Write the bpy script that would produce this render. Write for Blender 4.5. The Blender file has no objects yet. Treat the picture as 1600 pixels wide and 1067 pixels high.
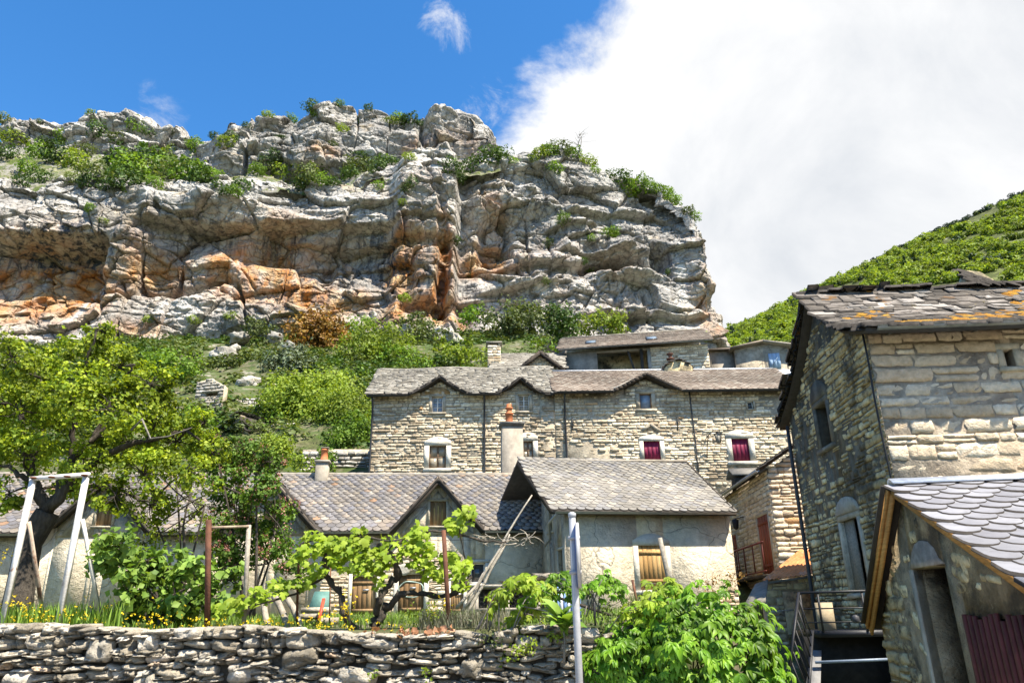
import bpy, math, random
import numpy as np
from mathutils import Matrix, Vector

SC = bpy.context.scene
COL = SC.collection
R = math.radians

# ------------------------------------------------------------------ camera
PITCH, ROLL, LENS = R(20.5), R(1.0), 26.0
EYE = np.array([0.0, 0.0, 1.6])
_a = math.pi / 2 + PITCH
CAMR = (np.array([[1, 0, 0], [0, math.cos(_a), -math.sin(_a)], [0, math.sin(_a), math.cos(_a)]])
        @ np.array([[math.cos(-ROLL), -math.sin(-ROLL), 0], [math.sin(-ROLL), math.cos(-ROLL), 0], [0, 0, 1]]))
FPX = 1600 * LENS / 36.0
_cd = bpy.data.cameras.new('camera')
_cd.lens = LENS; _cd.sensor_width = 36.0; _cd.clip_start = 0.1; _cd.clip_end = 6000
CAM = bpy.data.objects.new('camera', _cd); COL.objects.link(CAM)
CAM.matrix_world = Matrix.Translation(EYE.tolist()) @ Matrix(CAMR.tolist()).to_4x4()
SC.camera = CAM

# ------------------------------------------------------------------ sun, sky, exposure
SUN_EL, SUN_AZ = R(60), R(47)          # azimuth measured from -Y (behind the camera) towards +X
SUNV = np.array([math.sin(SUN_AZ) * math.cos(SUN_EL), -math.cos(SUN_AZ) * math.cos(SUN_EL), math.sin(SUN_EL)])
_ld = bpy.data.lights.new('sun', 'SUN'); _ld.energy = 5.0; _ld.angle = R(0.53); _ld.color = (1.0, 0.925, 0.785)
SUN = bpy.data.objects.new('sun', _ld); COL.objects.link(SUN)
SUN.rotation_euler = Vector((-SUNV).tolist()).to_track_quat('-Z', 'Y').to_euler()
SC.view_settings.view_transform = 'Standard'; SC.view_settings.look = 'None'
SC.view_settings.gamma = 1.0; SC.view_settings.use_curve_mapping = False
SC.view_settings.exposure = 1.3
SC.cycles.max_bounces = 5; SC.cycles.diffuse_bounces = 4; SC.cycles.glossy_bounces = 2; SC.cycles.transparent_max_bounces = 6
SC.cycles.use_denoising = True


def ray(px, py):
    d = CAMR @ np.array([(px - 800) / FPX, -(py - 533.5) / FPX, -1.0])
    return d / np.linalg.norm(d)


def P(px, py, Y):
    d = ray(px, py); return EYE + d * (Y / d[1])


def PX(px, py, X):
    d = ray(px, py); return EYE + d * (X / d[0])


def proj(p):
    q = (np.asarray(p, float) - EYE) @ CAMR
    return np.stack([800 + FPX * q[..., 0] / -q[..., 2], 533.5 - FPX * q[..., 1] / -q[..., 2]], -1)


W = bpy.data.worlds.new('World'); SC.world = W; W.use_nodes = True
SKY_STRENGTH = 0.15


def build_world():
    nt = W.node_tree; nt.nodes.clear(); N = nt.nodes.new; L = nt.links.new
    out = N('ShaderNodeOutputWorld'); bg = N('ShaderNodeBackground'); bg.inputs[1].default_value = SKY_STRENGTH
    sky = N('ShaderNodeTexSky'); sky.sky_type = 'NISHITA'; sky.sun_disc = False
    sky.sun_elevation = SUN_EL
    sky.sun_rotation = math.atan2(SUNV[0], SUNV[1])
    sky.altitude = 500; sky.air_density = 1.0; sky.dust_density = 0.4; sky.ozone_density = 2.0
    tc = N('ShaderNodeTexCoord')

    def math_(op, a, b=None, clamp=False):
        m = N('ShaderNodeMath'); m.operation = op; m.use_clamp = clamp
        for i, v in enumerate((a, b)):
            if v is None: continue
            if isinstance(v, (int, float)): m.inputs[i].default_value = v
            else: L(v, m.inputs[i])
        return m.outputs[0]

    def dot_(v):
        m = N('ShaderNodeVectorMath'); m.operation = 'DOT_PRODUCT'
        L(tc.outputs['Generated'], m.inputs[0]); m.inputs[1].default_value = v; return m.outputs['Value']

    def smooth(val, lo, hi):
        m = N('ShaderNodeMapRange'); m.interpolation_type = 'SMOOTHSTEP'
        L(val, m.inputs[0]); m.inputs[1].default_value = lo; m.inputs[2].default_value = hi
        return m.outputs[0]

    def noise(scale, detail, rough=0.6, dist=0.0):
        n = N('ShaderNodeTexNoise'); L(tc.outputs['Generated'], n.inputs['Vector'])
        n.inputs['Scale'].default_value = scale; n.inputs['Detail'].default_value = detail
        n.inputs['Roughness'].default_value = rough; n.inputs['Distortion'].default_value = dist
        return n.outputs['Fac']
    # a bank of cumulus fills the right half of the sky
    a, b = ray(1010, -60), ray(778, 215)
    n = np.cross(a, b); n /= np.linalg.norm(n)
    if n @ ray(1400, 150) < 0: n = -n
    big = noise(3.2, 12, 0.62, 0.25)
    edge = math_('ADD', dot_(n.tolist()), math_('MULTIPLY', math_('SUBTRACT', big, 0.5), 0.34))
    m_bank = smooth(edge, -0.012, 0.045)
    fine = noise(11, 11, 0.68, 0.6)
    mask = m_bank

    def puff(px, py, rad, amp, thick):
        nonlocal mask
        d = dot_(ray(px, py).tolist())
        rr = math_('MULTIPLY', math_('SUBTRACT', 1.0, d), 1.0 / (1 - math.cos(rad)))     # 0 centre, 1 at rad
        v = math_('SUBTRACT', math_('ADD', math_('MULTIPLY', math_('SUBTRACT', fine, 0.5), amp), 0.55), rr)
        mask = math_('MAXIMUM', mask, math_('MULTIPLY', smooth(v, 0.0, 1.6), thick))
    puff(694, 50, 0.034, 6.5, 0.7)
    puff(748, 166, 0.042, 6.0, 0.85)
    puff(258, 190, 0.045, 5.5, 0.5)
    # other small clouds scattered over the rest of the blue half
    wisp = smooth(noise(2.3, 9, 0.6, 0.2), 0.60, 0.78)
    behind = smooth(dot_((0.0, -1.0, 0.0)), -0.25, 0.2)
    mask = math_('MAXIMUM', mask, math_('MULTIPLY', wisp, behind))
    # cloud colour: bright tops, softly greyer bases
    cr = N('ShaderNodeValToRGB'); cr.color_ramp.elements[0].position = 0.34; cr.color_ramp.elements[1].position = 0.64
    cr.color_ramp.elements[0].color = (2.1, 2.19, 2.32, 1); cr.color_ramp.elements[1].color = (2.95, 2.95, 2.95, 1)
    soft = noise(3.1, 9, 0.58, 0.4)
    zz = math_('MULTIPLY', math_('SUBTRACT', dot_((0, 0, 1.0)), 0.45), 0.35)
    L(math_('ADD', soft, zz), cr.inputs[0])
    sat = N('ShaderNodeHueSaturation'); sat.inputs['Saturation'].default_value = 1.32; sat.inputs['Value'].default_value = 0.76
    L(sky.outputs[0], sat.inputs['Color'])
    mx = N('ShaderNodeMix'); mx.data_type = 'RGBA'
    L(mask, mx.inputs[0]); L(sat.outputs[0], mx.inputs[6]); L(cr.outputs[0], mx.inputs[7])
    L(mx.outputs[2], bg.inputs[0]); L(bg.outputs[0], out.inputs[0])


build_world()

# ------------------------------------------------------------------ numpy noise
def _hash(ix, iy, iz, seed):
    h = (ix.astype(np.int64) * 374761393 + iy.astype(np.int64) * 668265263 + iz.astype(np.int64) * 2147483647 + seed * 974634777) & 0xffffffff
    h = ((h ^ (h >> 13)) * 1274126177) & 0xffffffff
    h = ((h ^ (h >> 16)) * 2246822519) & 0xffffffff
    return ((h ^ (h >> 15)) & 0xffffff) / float(0xffffff)


def vnoise(p, seed=0):
    f = np.floor(p); i = f.astype(np.int64); t = p - f; t = t * t * t * (t * (t * 6 - 15) + 10)
    r = 0
    for dx in (0, 1):
        wx = t[:, 0] if dx else 1 - t[:, 0]
        for dy in (0, 1):
            wy = t[:, 1] if dy else 1 - t[:, 1]
            for dz in (0, 1):
                wz = t[:, 2] if dz else 1 - t[:, 2]
                r = r + wx * wy * wz * _hash(i[:, 0] + dx, i[:, 1] + dy, i[:, 2] + dz, seed)
    return r * 2 - 1


def fbm(p, oct=4, seed=0, gain=0.5):
    r = 0; a = 1; s = 0
    for k in range(oct):
        r = r + a * vnoise(p * (2.03 ** k) + k * 17.3, seed + k); s += a; a *= gain
    return r / s


def ridged(p, oct=4, seed=0, gain=0.55):
    r = 0; a = 1; s = 0
    for k in range(oct):
        r = r + a * (1 - 2 * np.abs(vnoise(p * (2.07 ** k) + k * 11.7, seed + k))); s += a; a *= gain
    return r / s


def worley(p, seed=0):
    """F1, F2 and the random value of the nearest cell"""
    f = np.floor(p).astype(np.int64)
    f1 = np.full(len(p), 9.0); f2 = np.full(len(p), 9.0); rid = np.zeros(len(p))
    for dx in (-1, 0, 1):
        for dy in (-1, 0, 1):
            for dz in (-1, 0, 1):
                c = f + np.array([dx, dy, dz])
                q = c + np.stack([_hash(c[:, 0], c[:, 1], c[:, 2], seed + s) for s in (1, 2, 3)], 1)
                d = np.linalg.norm(q - p, axis=1)
                near = d < f1
                f2 = np.where(near, f1, np.minimum(f2, d))
                rid = np.where(near, _hash(c[:, 0], c[:, 1], c[:, 2], seed + 7), rid)
                f1 = np.where(near, d, f1)
    return f1, f2, rid


def facets(p, seed=0):
    """each cell is a randomly tilted plane: broken, angular rock"""
    f = np.floor(p).astype(np.int64); f1 = np.full(len(p), 9.0); f2 = np.full(len(p), 9.0); val = np.zeros(len(p))
    for dx in (-1, 0, 1):
        for dy in (-1, 0, 1):
            for dz in (-1, 0, 1):
                c = f + np.array([dx, dy, dz]); h = [_hash(c[:, 0], c[:, 1], c[:, 2], seed + s) for s in range(1, 7)]
                o = p - (c + np.stack(h[:3], 1)); d = np.linalg.norm(o, axis=1); near = d < f1
                v = (h[3] - .5) * 1.6 * o[:, 0] + (h[4] - .5) * 1.6 * o[:, 2] + (h[5] - .5)
                f2 = np.where(near, f1, np.minimum(f2, d)); val = np.where(near, v, val); f1 = np.where(near, d, f1)
    return val, f2 - f1


def sstep(x, lo, hi):
    t = np.clip((x - lo) / (hi - lo), 0, 1); return t * t * (3 - 2 * t)


# ------------------------------------------------------------------ object helpers
def tag(o, label, cat, group=None, kind=None):
    o['label'] = label
    if cat: o['category'] = cat
    if group: o['group'] = group
    if kind: o['kind'] = kind
    return o


def thing(name, label, cat, loc=(0, 0, 0), yaw=0.0, group=None):
    o = bpy.data.objects.new(name, None); COL.objects.link(o)
    o.empty_display_size = 0.2
    o.location = tuple(float(v) for v in loc); o.rotation_euler = (0, 0, yaw)
    return tag(o, label, cat, group)


def np_mesh(name, V, loops, starts, mat=None, smooth=False):
    me = bpy.data.meshes.new(name)
    V = np.asarray(V, dtype=np.float32)
    me.vertices.add(len(V)); me.vertices.foreach_set('co', V.ravel())
    me.loops.add(len(loops)); me.loops.foreach_set('vertex_index', np.asarray(loops, dtype=np.int32))
    me.polygons.add(len(starts)); me.polygons.foreach_set('loop_start', np.asarray(starts, dtype=np.int32))
    if smooth: me.polygons.foreach_set('use_smooth', np.ones(len(starts), dtype=bool))
    me.update(calc_edges=True)
    if mat: me.materials.append(mat)
    return me


def link(name, me, parent=None):
    o = bpy.data.objects.new(name, me); COL.objects.link(o)
    if parent is not None: o.parent = parent
    return o


class MB:
    """collects shapes into one mesh"""
    def __init__(s): s.V = []; s.L = []; s.S = []; s.n = 0; s.l = 0

    def raw(s, V, faces):
        V = np.asarray(V, float).reshape(-1, 3)
        for f in faces:
            s.S.append(np.array([s.l])); s.L.append(np.array(f) + s.n); s.l += len(f)
        s.V.append(V); s.n += len(V); return s

    def bulk(s, V, loops, starts):
        s.V.append(V); s.L.append(loops + s.n); s.S.append(starts + s.l); s.n += len(V); s.l += len(loops); return s

    def box(s, x0, x1, y0, y1, z0, z1, M=None):
        V = np.array([[x, y, z] for z in (z0, z1) for y in (y0, y1) for x in (x0, x1)], float)
        if M is not None: V = V @ np.asarray(M)[:3, :3].T + np.asarray(M)[:3, 3]
        return s.raw(V, [(0, 2, 3, 1), (4, 5, 7, 6), (0, 1, 5, 4), (2, 6, 7, 3), (0, 4, 6, 2), (1, 3, 7, 5)])

    def bar(s, a, b, w, h=None, up=(0, 0, 1)):
        """rectangular bar from a to b"""
        h = h or w; a = np.asarray(a, float); b = np.asarray(b, float)
        t = b - a; ln = np.linalg.norm(t); t /= ln
        u = np.asarray(up, float)
        if abs(t @ u) > 0.98: u = np.array([0, 1.0, 0])
        x = np.cross(t, u); x /= np.linalg.norm(x); z = np.cross(x, t)
        M = np.eye(4); M[:3, 0] = x; M[:3, 1] = t; M[:3, 2] = z; M[:3, 3] = a
        return s.box(-w / 2, w / 2, 0, ln, -h / 2, h / 2, M)

    def tube(s, pts, rad, n=6, cap=True):
        pts = np.asarray(pts, float); k = len(pts)
        rad = np.full(k, rad) if np.isscalar(rad) else np.asarray(rad, float)
        T = np.gradient(pts, axis=0); T /= np.linalg.norm(T, axis=1)[:, None] + 1e-9
        ref = np.array([0.13, 0.31, 0.94]) if abs(T[0, 2]) < 0.9 else np.array([0.94, 0.31, 0.13])
        V = []
        for i in range(k):
            x = np.cross(T[i], ref); x /= np.linalg.norm(x) + 1e-9; y = np.cross(T[i], x)
            a = np.arange(n) * 2 * math.pi / n
            V.append(pts[i] + rad[i] * (np.cos(a)[:, None] * x + np.sin(a)[:, None] * y))
        F = []
        for i in range(k - 1):
            for j in range(n):
                F.append((i * n + j, i * n + (j + 1) % n, (i + 1) * n + (j + 1) % n, (i + 1) * n + j))
        if cap:
            F.append(tuple(range(n))[::-1]); F.append(tuple((k - 1) * n + j for j in range(n)))
        return s.raw(np.concatenate(V), F)

    def lathe(s, prof, n=12, c=(0, 0, 0)):
        V = []; F = []
        for r, z in prof:
            a = np.arange(n) * 2 * math.pi / n
            V.append(np.stack([c[0] + r * np.cos(a), c[1] + r * np.sin(a), np.full(n, c[2] + z)], 1))
        k = len(prof)
        for i in range(k - 1):
            for j in range(n):
                F.append((i * n + j, i * n + (j + 1) % n, (i + 1) * n + (j + 1) % n, (i + 1) * n + j))
        F.append(tuple(range(n))[::-1]); F.append(tuple((k - 1) * n + j for j in range(n)))
        return s.raw(np.concatenate(V), F)

    def prism(s, poly, d, axis_y=(0, 1, 0)):
        """polygon (list of 3-D points) pushed along a vector of length d"""
        V = np.asarray(poly, float); a = np.asarray(axis_y, float) * d; n = len(V)
        F = [tuple(range(n)), tuple(range(2 * n - 1, n - 1, -1))]
        F += [(i, i + n, (i + 1) % n + n, (i + 1) % n) for i in range(n)]
        return s.raw(np.concatenate([V, V + a]), F)

    def build(s, name, mat, parent=None, smooth=False, M=None):
        V = np.concatenate(s.V)
        if M is not None: V = V @ np.asarray(M)[:3, :3].T + np.asarray(M)[:3, 3]
        me = np_mesh(name, V, np.concatenate(s.L), np.concatenate(s.S), mat, smooth)
        return link(name, me, parent)


class Unit:
    """a small mesh that gets copied many times"""
    def __init__(s, V, F):
        s.V = np.asarray(V, float); s.F = [tuple(f) for f in F]
        s.loops = np.concatenate([np.array(f) for f in s.F])
        s.starts = np.concatenate([[0], np.cumsum([len(f) for f in s.F])[:-1]])
        s.cache = {}; s.mi = None

    def mesh(s, name, mat):
        k = (name, mat.name)
        if k not in s.cache:
            s.cache[k] = me = np_mesh(name, s.V, s.loops, s.starts, mat)
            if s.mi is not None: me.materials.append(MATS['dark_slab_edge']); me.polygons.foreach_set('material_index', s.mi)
        return s.cache[k]


def merge_units(mb, unit, Ms):
    """Ms: (N,4,4)"""
    Ms = np.asarray(Ms); N = len(Ms)
    if N == 0: return
    V = np.einsum('nij,vj->nvi', Ms[:, :3, :3], unit.V) + Ms[:, None, :3, 3]
    nv = len(unit.V); nl = len(unit.loops)
    loops = (unit.loops[None, :] + (np.arange(N) * nv)[:, None]).ravel()
    starts = (unit.starts[None, :] + (np.arange(N) * nl)[:, None]).ravel()
    mb.bulk(V.reshape(-1, 3), loops, starts)


def mat_world(o):
    if o is None: return np.eye(4)
    m = Matrix.Translation(o.location) @ o.rotation_euler.to_matrix().to_4x4()
    if o.parent: return mat_world(o.parent) @ np.array(m)
    return np.array(m)


class Pieces:
    """many alike pieces: the ones that show largest become objects of their own, the rest one joined part"""
    def __init__(s, units): s.u = units; s.k = []; s.M = []

    def add(s, M, k=None, rng=random):
        s.k.append(rng.randrange(len(s.u)) if k is None else k); s.M.append(M)

    def emit(s, name, mass, mat, parent, keep=300, wm=None, massmat=None):
        if not s.M: return
        Ms = np.array(s.M); ks = np.array(s.k)
        wm = mat_world(parent) if wm is None else wm
        c = Ms[:, :3, 3] @ wm[:3, :3].T + wm[:3, 3]
        q = (c - EYE) @ CAMR; dep = -q[:, 2]
        px = proj(c)
        sc = np.sort(np.linalg.norm(Ms[:, :3, :3], axis=1), axis=1)
        area = sc[:, 1] * sc[:, 2] / np.maximum(dep, 0.1) ** 2
        vis = (dep > 0) & (px[:, 0] > -20) & (px[:, 0] < 1620) & (px[:, 1] > -20) & (px[:, 1] < 1090)
        area = np.where(vis, area, -1)
        order = np.argsort(-area); top = set(order[:keep].tolist()) if len(Ms) > keep else set(range(len(Ms)))
        for i in top:
            o = bpy.data.objects.new(name, s.u[ks[i]].mesh(name, mat)); COL.objects.link(o)
            o.parent = parent; o.matrix_local = Matrix(Ms[i].tolist())
        rest = [i for i in range(len(Ms)) if i not in top]
        if rest:
            mb = MB()
            for k in range(len(s.u)):
                idx = [i for i in rest if ks[i] == k]
                if idx: merge_units(mb, s.u[k], Ms[idx])
            o = mb.build(mass, massmat or mat, parent); o['kind'] = 'stuff'
            if s.u[0].mi is not None:
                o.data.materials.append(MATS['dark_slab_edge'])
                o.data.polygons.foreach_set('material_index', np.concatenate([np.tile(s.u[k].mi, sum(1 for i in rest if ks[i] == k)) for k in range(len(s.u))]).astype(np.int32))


def TRS(loc, Rm, sx, sy, sz):
    M = np.eye(4); M[:3, :3] = np.asarray(Rm) @ np.diag([sx, sy, sz]); M[:3, 3] = loc; return M


def rot(ax, a):
    c, s_ = math.cos(a), math.sin(a)
    return np.array({'x': [[1, 0, 0], [0, c, -s_], [0, s_, c]], 'y': [[c, 0, s_], [0, 1, 0], [-s_, 0, c]], 'z': [[c, -s_, 0], [s_, c, 0], [0, 0, 1]]}[ax])


class Frame:
    """a house frame: x along its front, y into its depth, z up"""
    def __init__(s, o, yaw): s.o = np.asarray(o, float); s.yaw = yaw; s.Rm = rot('z', yaw)

    def loc(s, px, py, y=0.0):
        d = s.Rm.T @ ray(px, py); e = s.Rm.T @ (EYE - s.o); return e + d * ((y - e[1]) / d[1])

    def locx(s, px, py, x=0.0):
        d = s.Rm.T @ ray(px, py); e = s.Rm.T @ (EYE - s.o); return e + d * ((x - e[0]) / d[0])

    def world(s, p): return s.Rm @ np.asarray(p, float) + s.o


# ------------------------------------------------------------------ materials
MATS = {}


def mat(name, ramp, var=(6.0, 0.35), patches=(), bump=(25.0, 0.3), rough=0.9, transl=0.0, metal=0.0, coarse=(0.6, 0.25),
        spec=0.3, rand=True, stretch=(1, 1, 1), extra=None, bump2=None, cracks=None):
    """ramp: [(position, rgb)] picked per piece; var: fine mottling; patches: [(rgb, scale, lo, hi, strength, stretch)] stains with a noise shape"""
    m = bpy.data.materials.new(name); m.use_nodes = True; MATS[name] = m
    nt = m.node_tree; nt.nodes.clear(); N = nt.nodes.new; L = nt.links.new
    out = N('ShaderNodeOutputMaterial'); bs = N('ShaderNodeBsdfPrincipled')
    bs.inputs['Roughness'].default_value = rough; bs.inputs['Metallic'].default_value = metal
    bs.inputs['Specular IOR Level'].default_value = spec
    geo = N('ShaderNodeNewGeometry')

    def noise(scale, detail=5, st=(1, 1, 1), rgh=0.6):
        v = geo.outputs['Position']
        if st != (1, 1, 1):
            mp = N('ShaderNodeVectorMath'); mp.operation = 'MULTIPLY'; L(v, mp.inputs[0]); mp.inputs[1].default_value = st; v = mp.outputs[0]
        n = N('ShaderNodeTexNoise'); L(v, n.inputs['Vector']); n.inputs['Scale'].default_value = scale
        n.inputs['Detail'].default_value = detail; n.inputs['Roughness'].default_value = rgh
        return n.outputs['Fac']

    def mth(op, a, b):
        q = N('ShaderNodeMath'); q.operation = op
        for i, v in enumerate((a, b)):
            if isinstance(v, (int, float)): q.inputs[i].default_value = v
            else: L(v, q.inputs[i])
        return q.outputs[0]

    def rng(v, lo, hi, a=0.0, b=1.0):
        q = N('ShaderNodeMapRange'); q.interpolation_type = 'SMOOTHSTEP'; L(v, q.inputs[0])
        q.inputs[1].default_value = lo; q.inputs[2].default_value = hi; q.inputs[3].default_value = a; q.inputs[4].default_value = b
        return q.outputs[0]
    cr = N('ShaderNodeValToRGB'); els = cr.color_ramp.elements
    while len(els) < len(ramp): els.new(0.5)
    for e, (p_, c) in zip(els, ramp): e.position = p_; e.color = (*c, 1)
    if rand:
        oi = N('ShaderNodeObjectInfo')
        r = mth('FRACT', mth('ADD', oi.outputs['Random'], geo.outputs['Random Per Island']), 0.0)
        L(r, cr.inputs[0])
    else:
        L(rng(noise(coarse[0] * 2.3, 4), 0.3, 0.7), cr.inputs[0])
    col = cr.outputs[0]

    def mulc(c, f):
        q = N('ShaderNodeMix'); q.data_type = 'RGBA'; q.blend_type = 'MULTIPLY'; q.inputs[0].default_value = 1.0
        L(c, q.inputs[6]); L(f, q.inputs[7]); return q.outputs[2]
    f1 = rng(noise(var[0], 6, stretch), 0.25, 0.75, 1 - var[1], 1 + var[1])
    f2 = rng(noise(coarse[0], 3), 0.3, 0.7, 1 - coarse[1], 1 + coarse[1])
    col = mulc(col, mth('MULTIPLY', f1, f2))
    for pt in patches:
        rgb, sc_, lo, hi, st = pt[:5]; stv = pt[5] if len(pt) > 5 else (1, 1, 1)
        q = N('ShaderNodeMix'); q.data_type = 'RGBA'
        L(rng(noise(sc_, 7, stv, 0.65), lo, hi, 0, st), q.inputs[0]); L(col, q.inputs[6]); q.inputs[7].default_value = (*rgb, 1)
        col = q.outputs[2]
    if extra: col = extra(nt, N, L, col, noise, rng, mth, geo)
    L(col, bs.inputs['Base Color'])
    if bump[1] > 0:
        b = N('ShaderNodeBump'); b.inputs['Strength'].default_value = bump[1]; b.inputs['Distance'].default_value = 1.0 / bump[0]
        L(noise(bump[0], 6, stretch, 0.65), b.inputs['Height'])
        nrm = b.outputs[0]
        if bump2:
            b2 = N('ShaderNodeBump'); b2.inputs['Strength'].default_value = bump2[1]; b2.inputs['Distance'].default_value = 1.0 / bump2[0]
            L(noise(bump2[0], 6, bump2[2] if len(bump2) > 2 else (1, 1, 1), 0.6), b2.inputs['Height']); L(nrm, b2.inputs['Normal']); nrm = b2.outputs[0]
        if cracks:
            wv = N('ShaderNodeVectorMath'); wv.operation = 'MULTIPLY_ADD'
            nz = N('ShaderNodeTexNoise'); L(geo.outputs['Position'], nz.inputs['Vector']); nz.inputs['Scale'].default_value = cracks[0] * .8; nz.inputs['Detail'].default_value = 4
            L(nz.outputs['Color'], wv.inputs[0]); wv.inputs[1].default_value = (1.2 / cracks[0],) * 3; L(geo.outputs['Position'], wv.inputs[2])
            mp = N('ShaderNodeVectorMath'); mp.operation = 'MULTIPLY'; L(wv.outputs[0], mp.inputs[0]); mp.inputs[1].default_value = cracks[2]
            vo = N('ShaderNodeTexVoronoi'); vo.feature = 'DISTANCE_TO_EDGE'; L(mp.outputs[0], vo.inputs['Vector']); vo.inputs['Scale'].default_value = cracks[0]
            hgt = rng(vo.outputs['Distance'], 0.0, 2 * cracks[4] if len(cracks) > 4 else 0.10)
            b3 = N('ShaderNodeBump'); b3.inputs['Strength'].default_value = cracks[1]; b3.inputs['Distance'].default_value = .35 / cracks[0]; L(hgt, b3.inputs['Height']); L(nrm, b3.inputs['Normal']); nrm = b3.outputs[0]
            q = N('ShaderNodeMix'); q.data_type = 'RGBA'; q.blend_type = 'MULTIPLY'; q.inputs[0].default_value = 1.0
            gv = rng(vo.outputs['Distance'], 0.0, cracks[4] if len(cracks) > 4 else 0.05, cracks[3], 1.0); L(col, q.inputs[6]); L(gv, q.inputs[7]); col = q.outputs[2]; L(col, bs.inputs['Base Color'])
        L(nrm, bs.inputs['Normal'])
    sh = bs.outputs[0]
    if transl > 0:
        tr = N('ShaderNodeBsdfTranslucent'); ms = N('ShaderNodeMixShader'); ms.inputs[0].default_value = transl
        tcol = N('ShaderNodeMix'); tcol.data_type = 'RGBA'; tcol.blend_type = 'MULTIPLY'; tcol.inputs[0].default_value = 1.0
        L(col, tcol.inputs[6]); tcol.inputs[7].default_value = (1.25, 1.2, 0.45, 1); L(tcol.outputs[2], tr.inputs['Color'])
        L(bs.outputs[0], ms.inputs[1]); L(tr.outputs[0], ms.inputs[2]); sh = ms.outputs[0]
    L(sh, out.inputs[0])
    return m


def plain(name, rgb, rough=0.8, metal=0.0, var=0.2, scale=8.0, bump=0.15, **k):
    return mat(name, [(0, rgb), (1, rgb)], var=(scale, var), bump=(scale * 3, bump), rough=rough, metal=metal, rand=False, coarse=(1.0, 0.1), **k)


M_glass = plain('window_glass', (0.03, 0.04, 0.05), rough=0.08, var=0.1, bump=0.0, spec=0.6)
# ================================================================== terrain, cliff, hill
def ground_h(X, Y):
    X = np.asarray(X, float); Y = np.asarray(Y, float)
    yy = np.array([-3000, 11.2, 11.5, 24, 28, 31, 34, 40, 46, 60, 90, 128, 140, 4000], float)
    zz = np.array([0, 0, 1.48, 1.75, 1.9, 3.6, 6.2, 8.8, 13.0, 19.5, 34.0, 50.5, 52, 52], float)
    z = np.interp(Y, yy, zz)
    yr = np.array([-3000, 13, 20, 26, 32, 36, 40, 46, 60, 90, 128, 140, 4000], float)
    zr = np.array([0, 0, 0.6, 1.4, 3.4, 6.6, 9.2, 13.0, 17.5, 28, 38, 36, 30], float)
    k = sstep(X, 3.2, 3.5)
    z = z * (1 - k) + np.interp(Y, yr, zr) * k
    far = sstep(X, 45, 120)
    return z * (1 - far * 0.9 * sstep(Y, 60, 130))


def grid_mesh(name, V, nu, nv, mat_, smooth=True):
    i = np.arange(nu - 1)[:, None]; j = np.arange(nv - 1)[None, :]
    a = i * nv + j
    q = np.stack([a, a + nv, a + nv + 1, a + 1], -1).reshape(-1, 4)
    return np_mesh(name, V, q.ravel(), np.arange(len(q)) * 4, mat_, smooth)


def stretch_axis(a, b, n, lim):
    mid = np.linspace(a, b, n); out = lim * np.linspace(0.02, 1, 12) ** 2
    return np.concatenate([(a - out)[::-1], mid, b + out])


M_ground = mat('hillside_soil', [(0, (0.045, 0.06, 0.016)), (0.5, (0.085, 0.09, 0.035)), (1, (0.15, 0.13, 0.085))], rand=False, var=(3.0, 0.4), coarse=(0.25, 0.3),
               patches=[((0.27, 0.245, 0.20), 0.5, 0.55, 0.64, 0.8), ((0.05, 0.085, 0.015), 0.9, 0.48, 0.58, 0.8)], bump=(4, 0.7), rough=1.0)


def build_ground():
    xs = stretch_axis(-110, 90, 201, 2600); ys = stretch_axis(-10, 140, 301, 2600)
    XX, YY = np.meshgrid(xs, ys, indexing='ij')
    Z = ground_h(XX, YY)
    p = np.stack([XX.ravel(), YY.ravel(), np.zeros(XX.size)], 1)
    n = fbm(p / 9, 4, 5).reshape(XX.shape) * sstep(YY, 36, 60) * 2.2 * (YY < 140) + fbm(p / 1.3, 3, 9).reshape(XX.shape) * sstep(YY, 12, 40) * 0.22
    V = np.stack([XX, YY, Z + n - 0.02], -1).reshape(-1, 3)
    o = link('ground', grid_mesh('ground', V, len(xs), len(ys), M_ground)); o['kind'] = 'structure'; o['label'] = 'grassy rocky hillside and garden ground rising towards the cliff'


build_ground()


def cliff_color(nt, N, L, col, noise, rng, mth, geo):
    at = N('ShaderNodeAttribute'); at.attribute_name = 'stain'
    sp = N('ShaderNodeSeparateColor'); L(at.outputs['Color'], sp.inputs[0])
    # orange iron stains
    q = N('ShaderNodeMix'); q.data_type = 'RGBA'
    orr = N('ShaderNodeValToRGB'); e = orr.color_ramp.elements
    e[0].color = (0.44, 0.30, 0.165, 1); e[1].color = (0.42, 0.175, 0.05, 1)
    L(rng(noise(0.28, 6), 0.38, 0.62), orr.inputs[0])
    f = mth('MULTIPLY', sp.outputs[0], rng(noise(0.22, 6, (1.5, 1, 0.6)), 0.3, 0.5, 0.4, 1.0))
    L(f, q.inputs[0]); L(col, q.inputs[6]); L(orr.outputs[0], q.inputs[7]); col = q.outputs[2]
    # dark seepage streaks running down
    q = N('ShaderNodeMix'); q.data_type = 'RGBA'
    f = mth('MULTIPLY', mth('ADD', mth('MULTIPLY', sp.outputs[1], 0.9), 0.22), rng(noise(0.5, 5, (1.6, 1.6, 0.10)), 0.46, 0.62))
    L(f, q.inputs[0]); L(col, q.inputs[6]); q.inputs[7].default_value = (0.075, 0.078, 0.09, 1); col = q.outputs[2]
    # pale calcite streak
    q = N('ShaderNodeMix'); q.data_type = 'RGBA'
    L(mth('MULTIPLY', sp.outputs[2], 0.8), q.inputs[0]); L(col, q.inputs[6]); q.inputs[7].default_value = (0.62, 0.62, 0.62, 1)
    return q.outputs[2]


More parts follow.
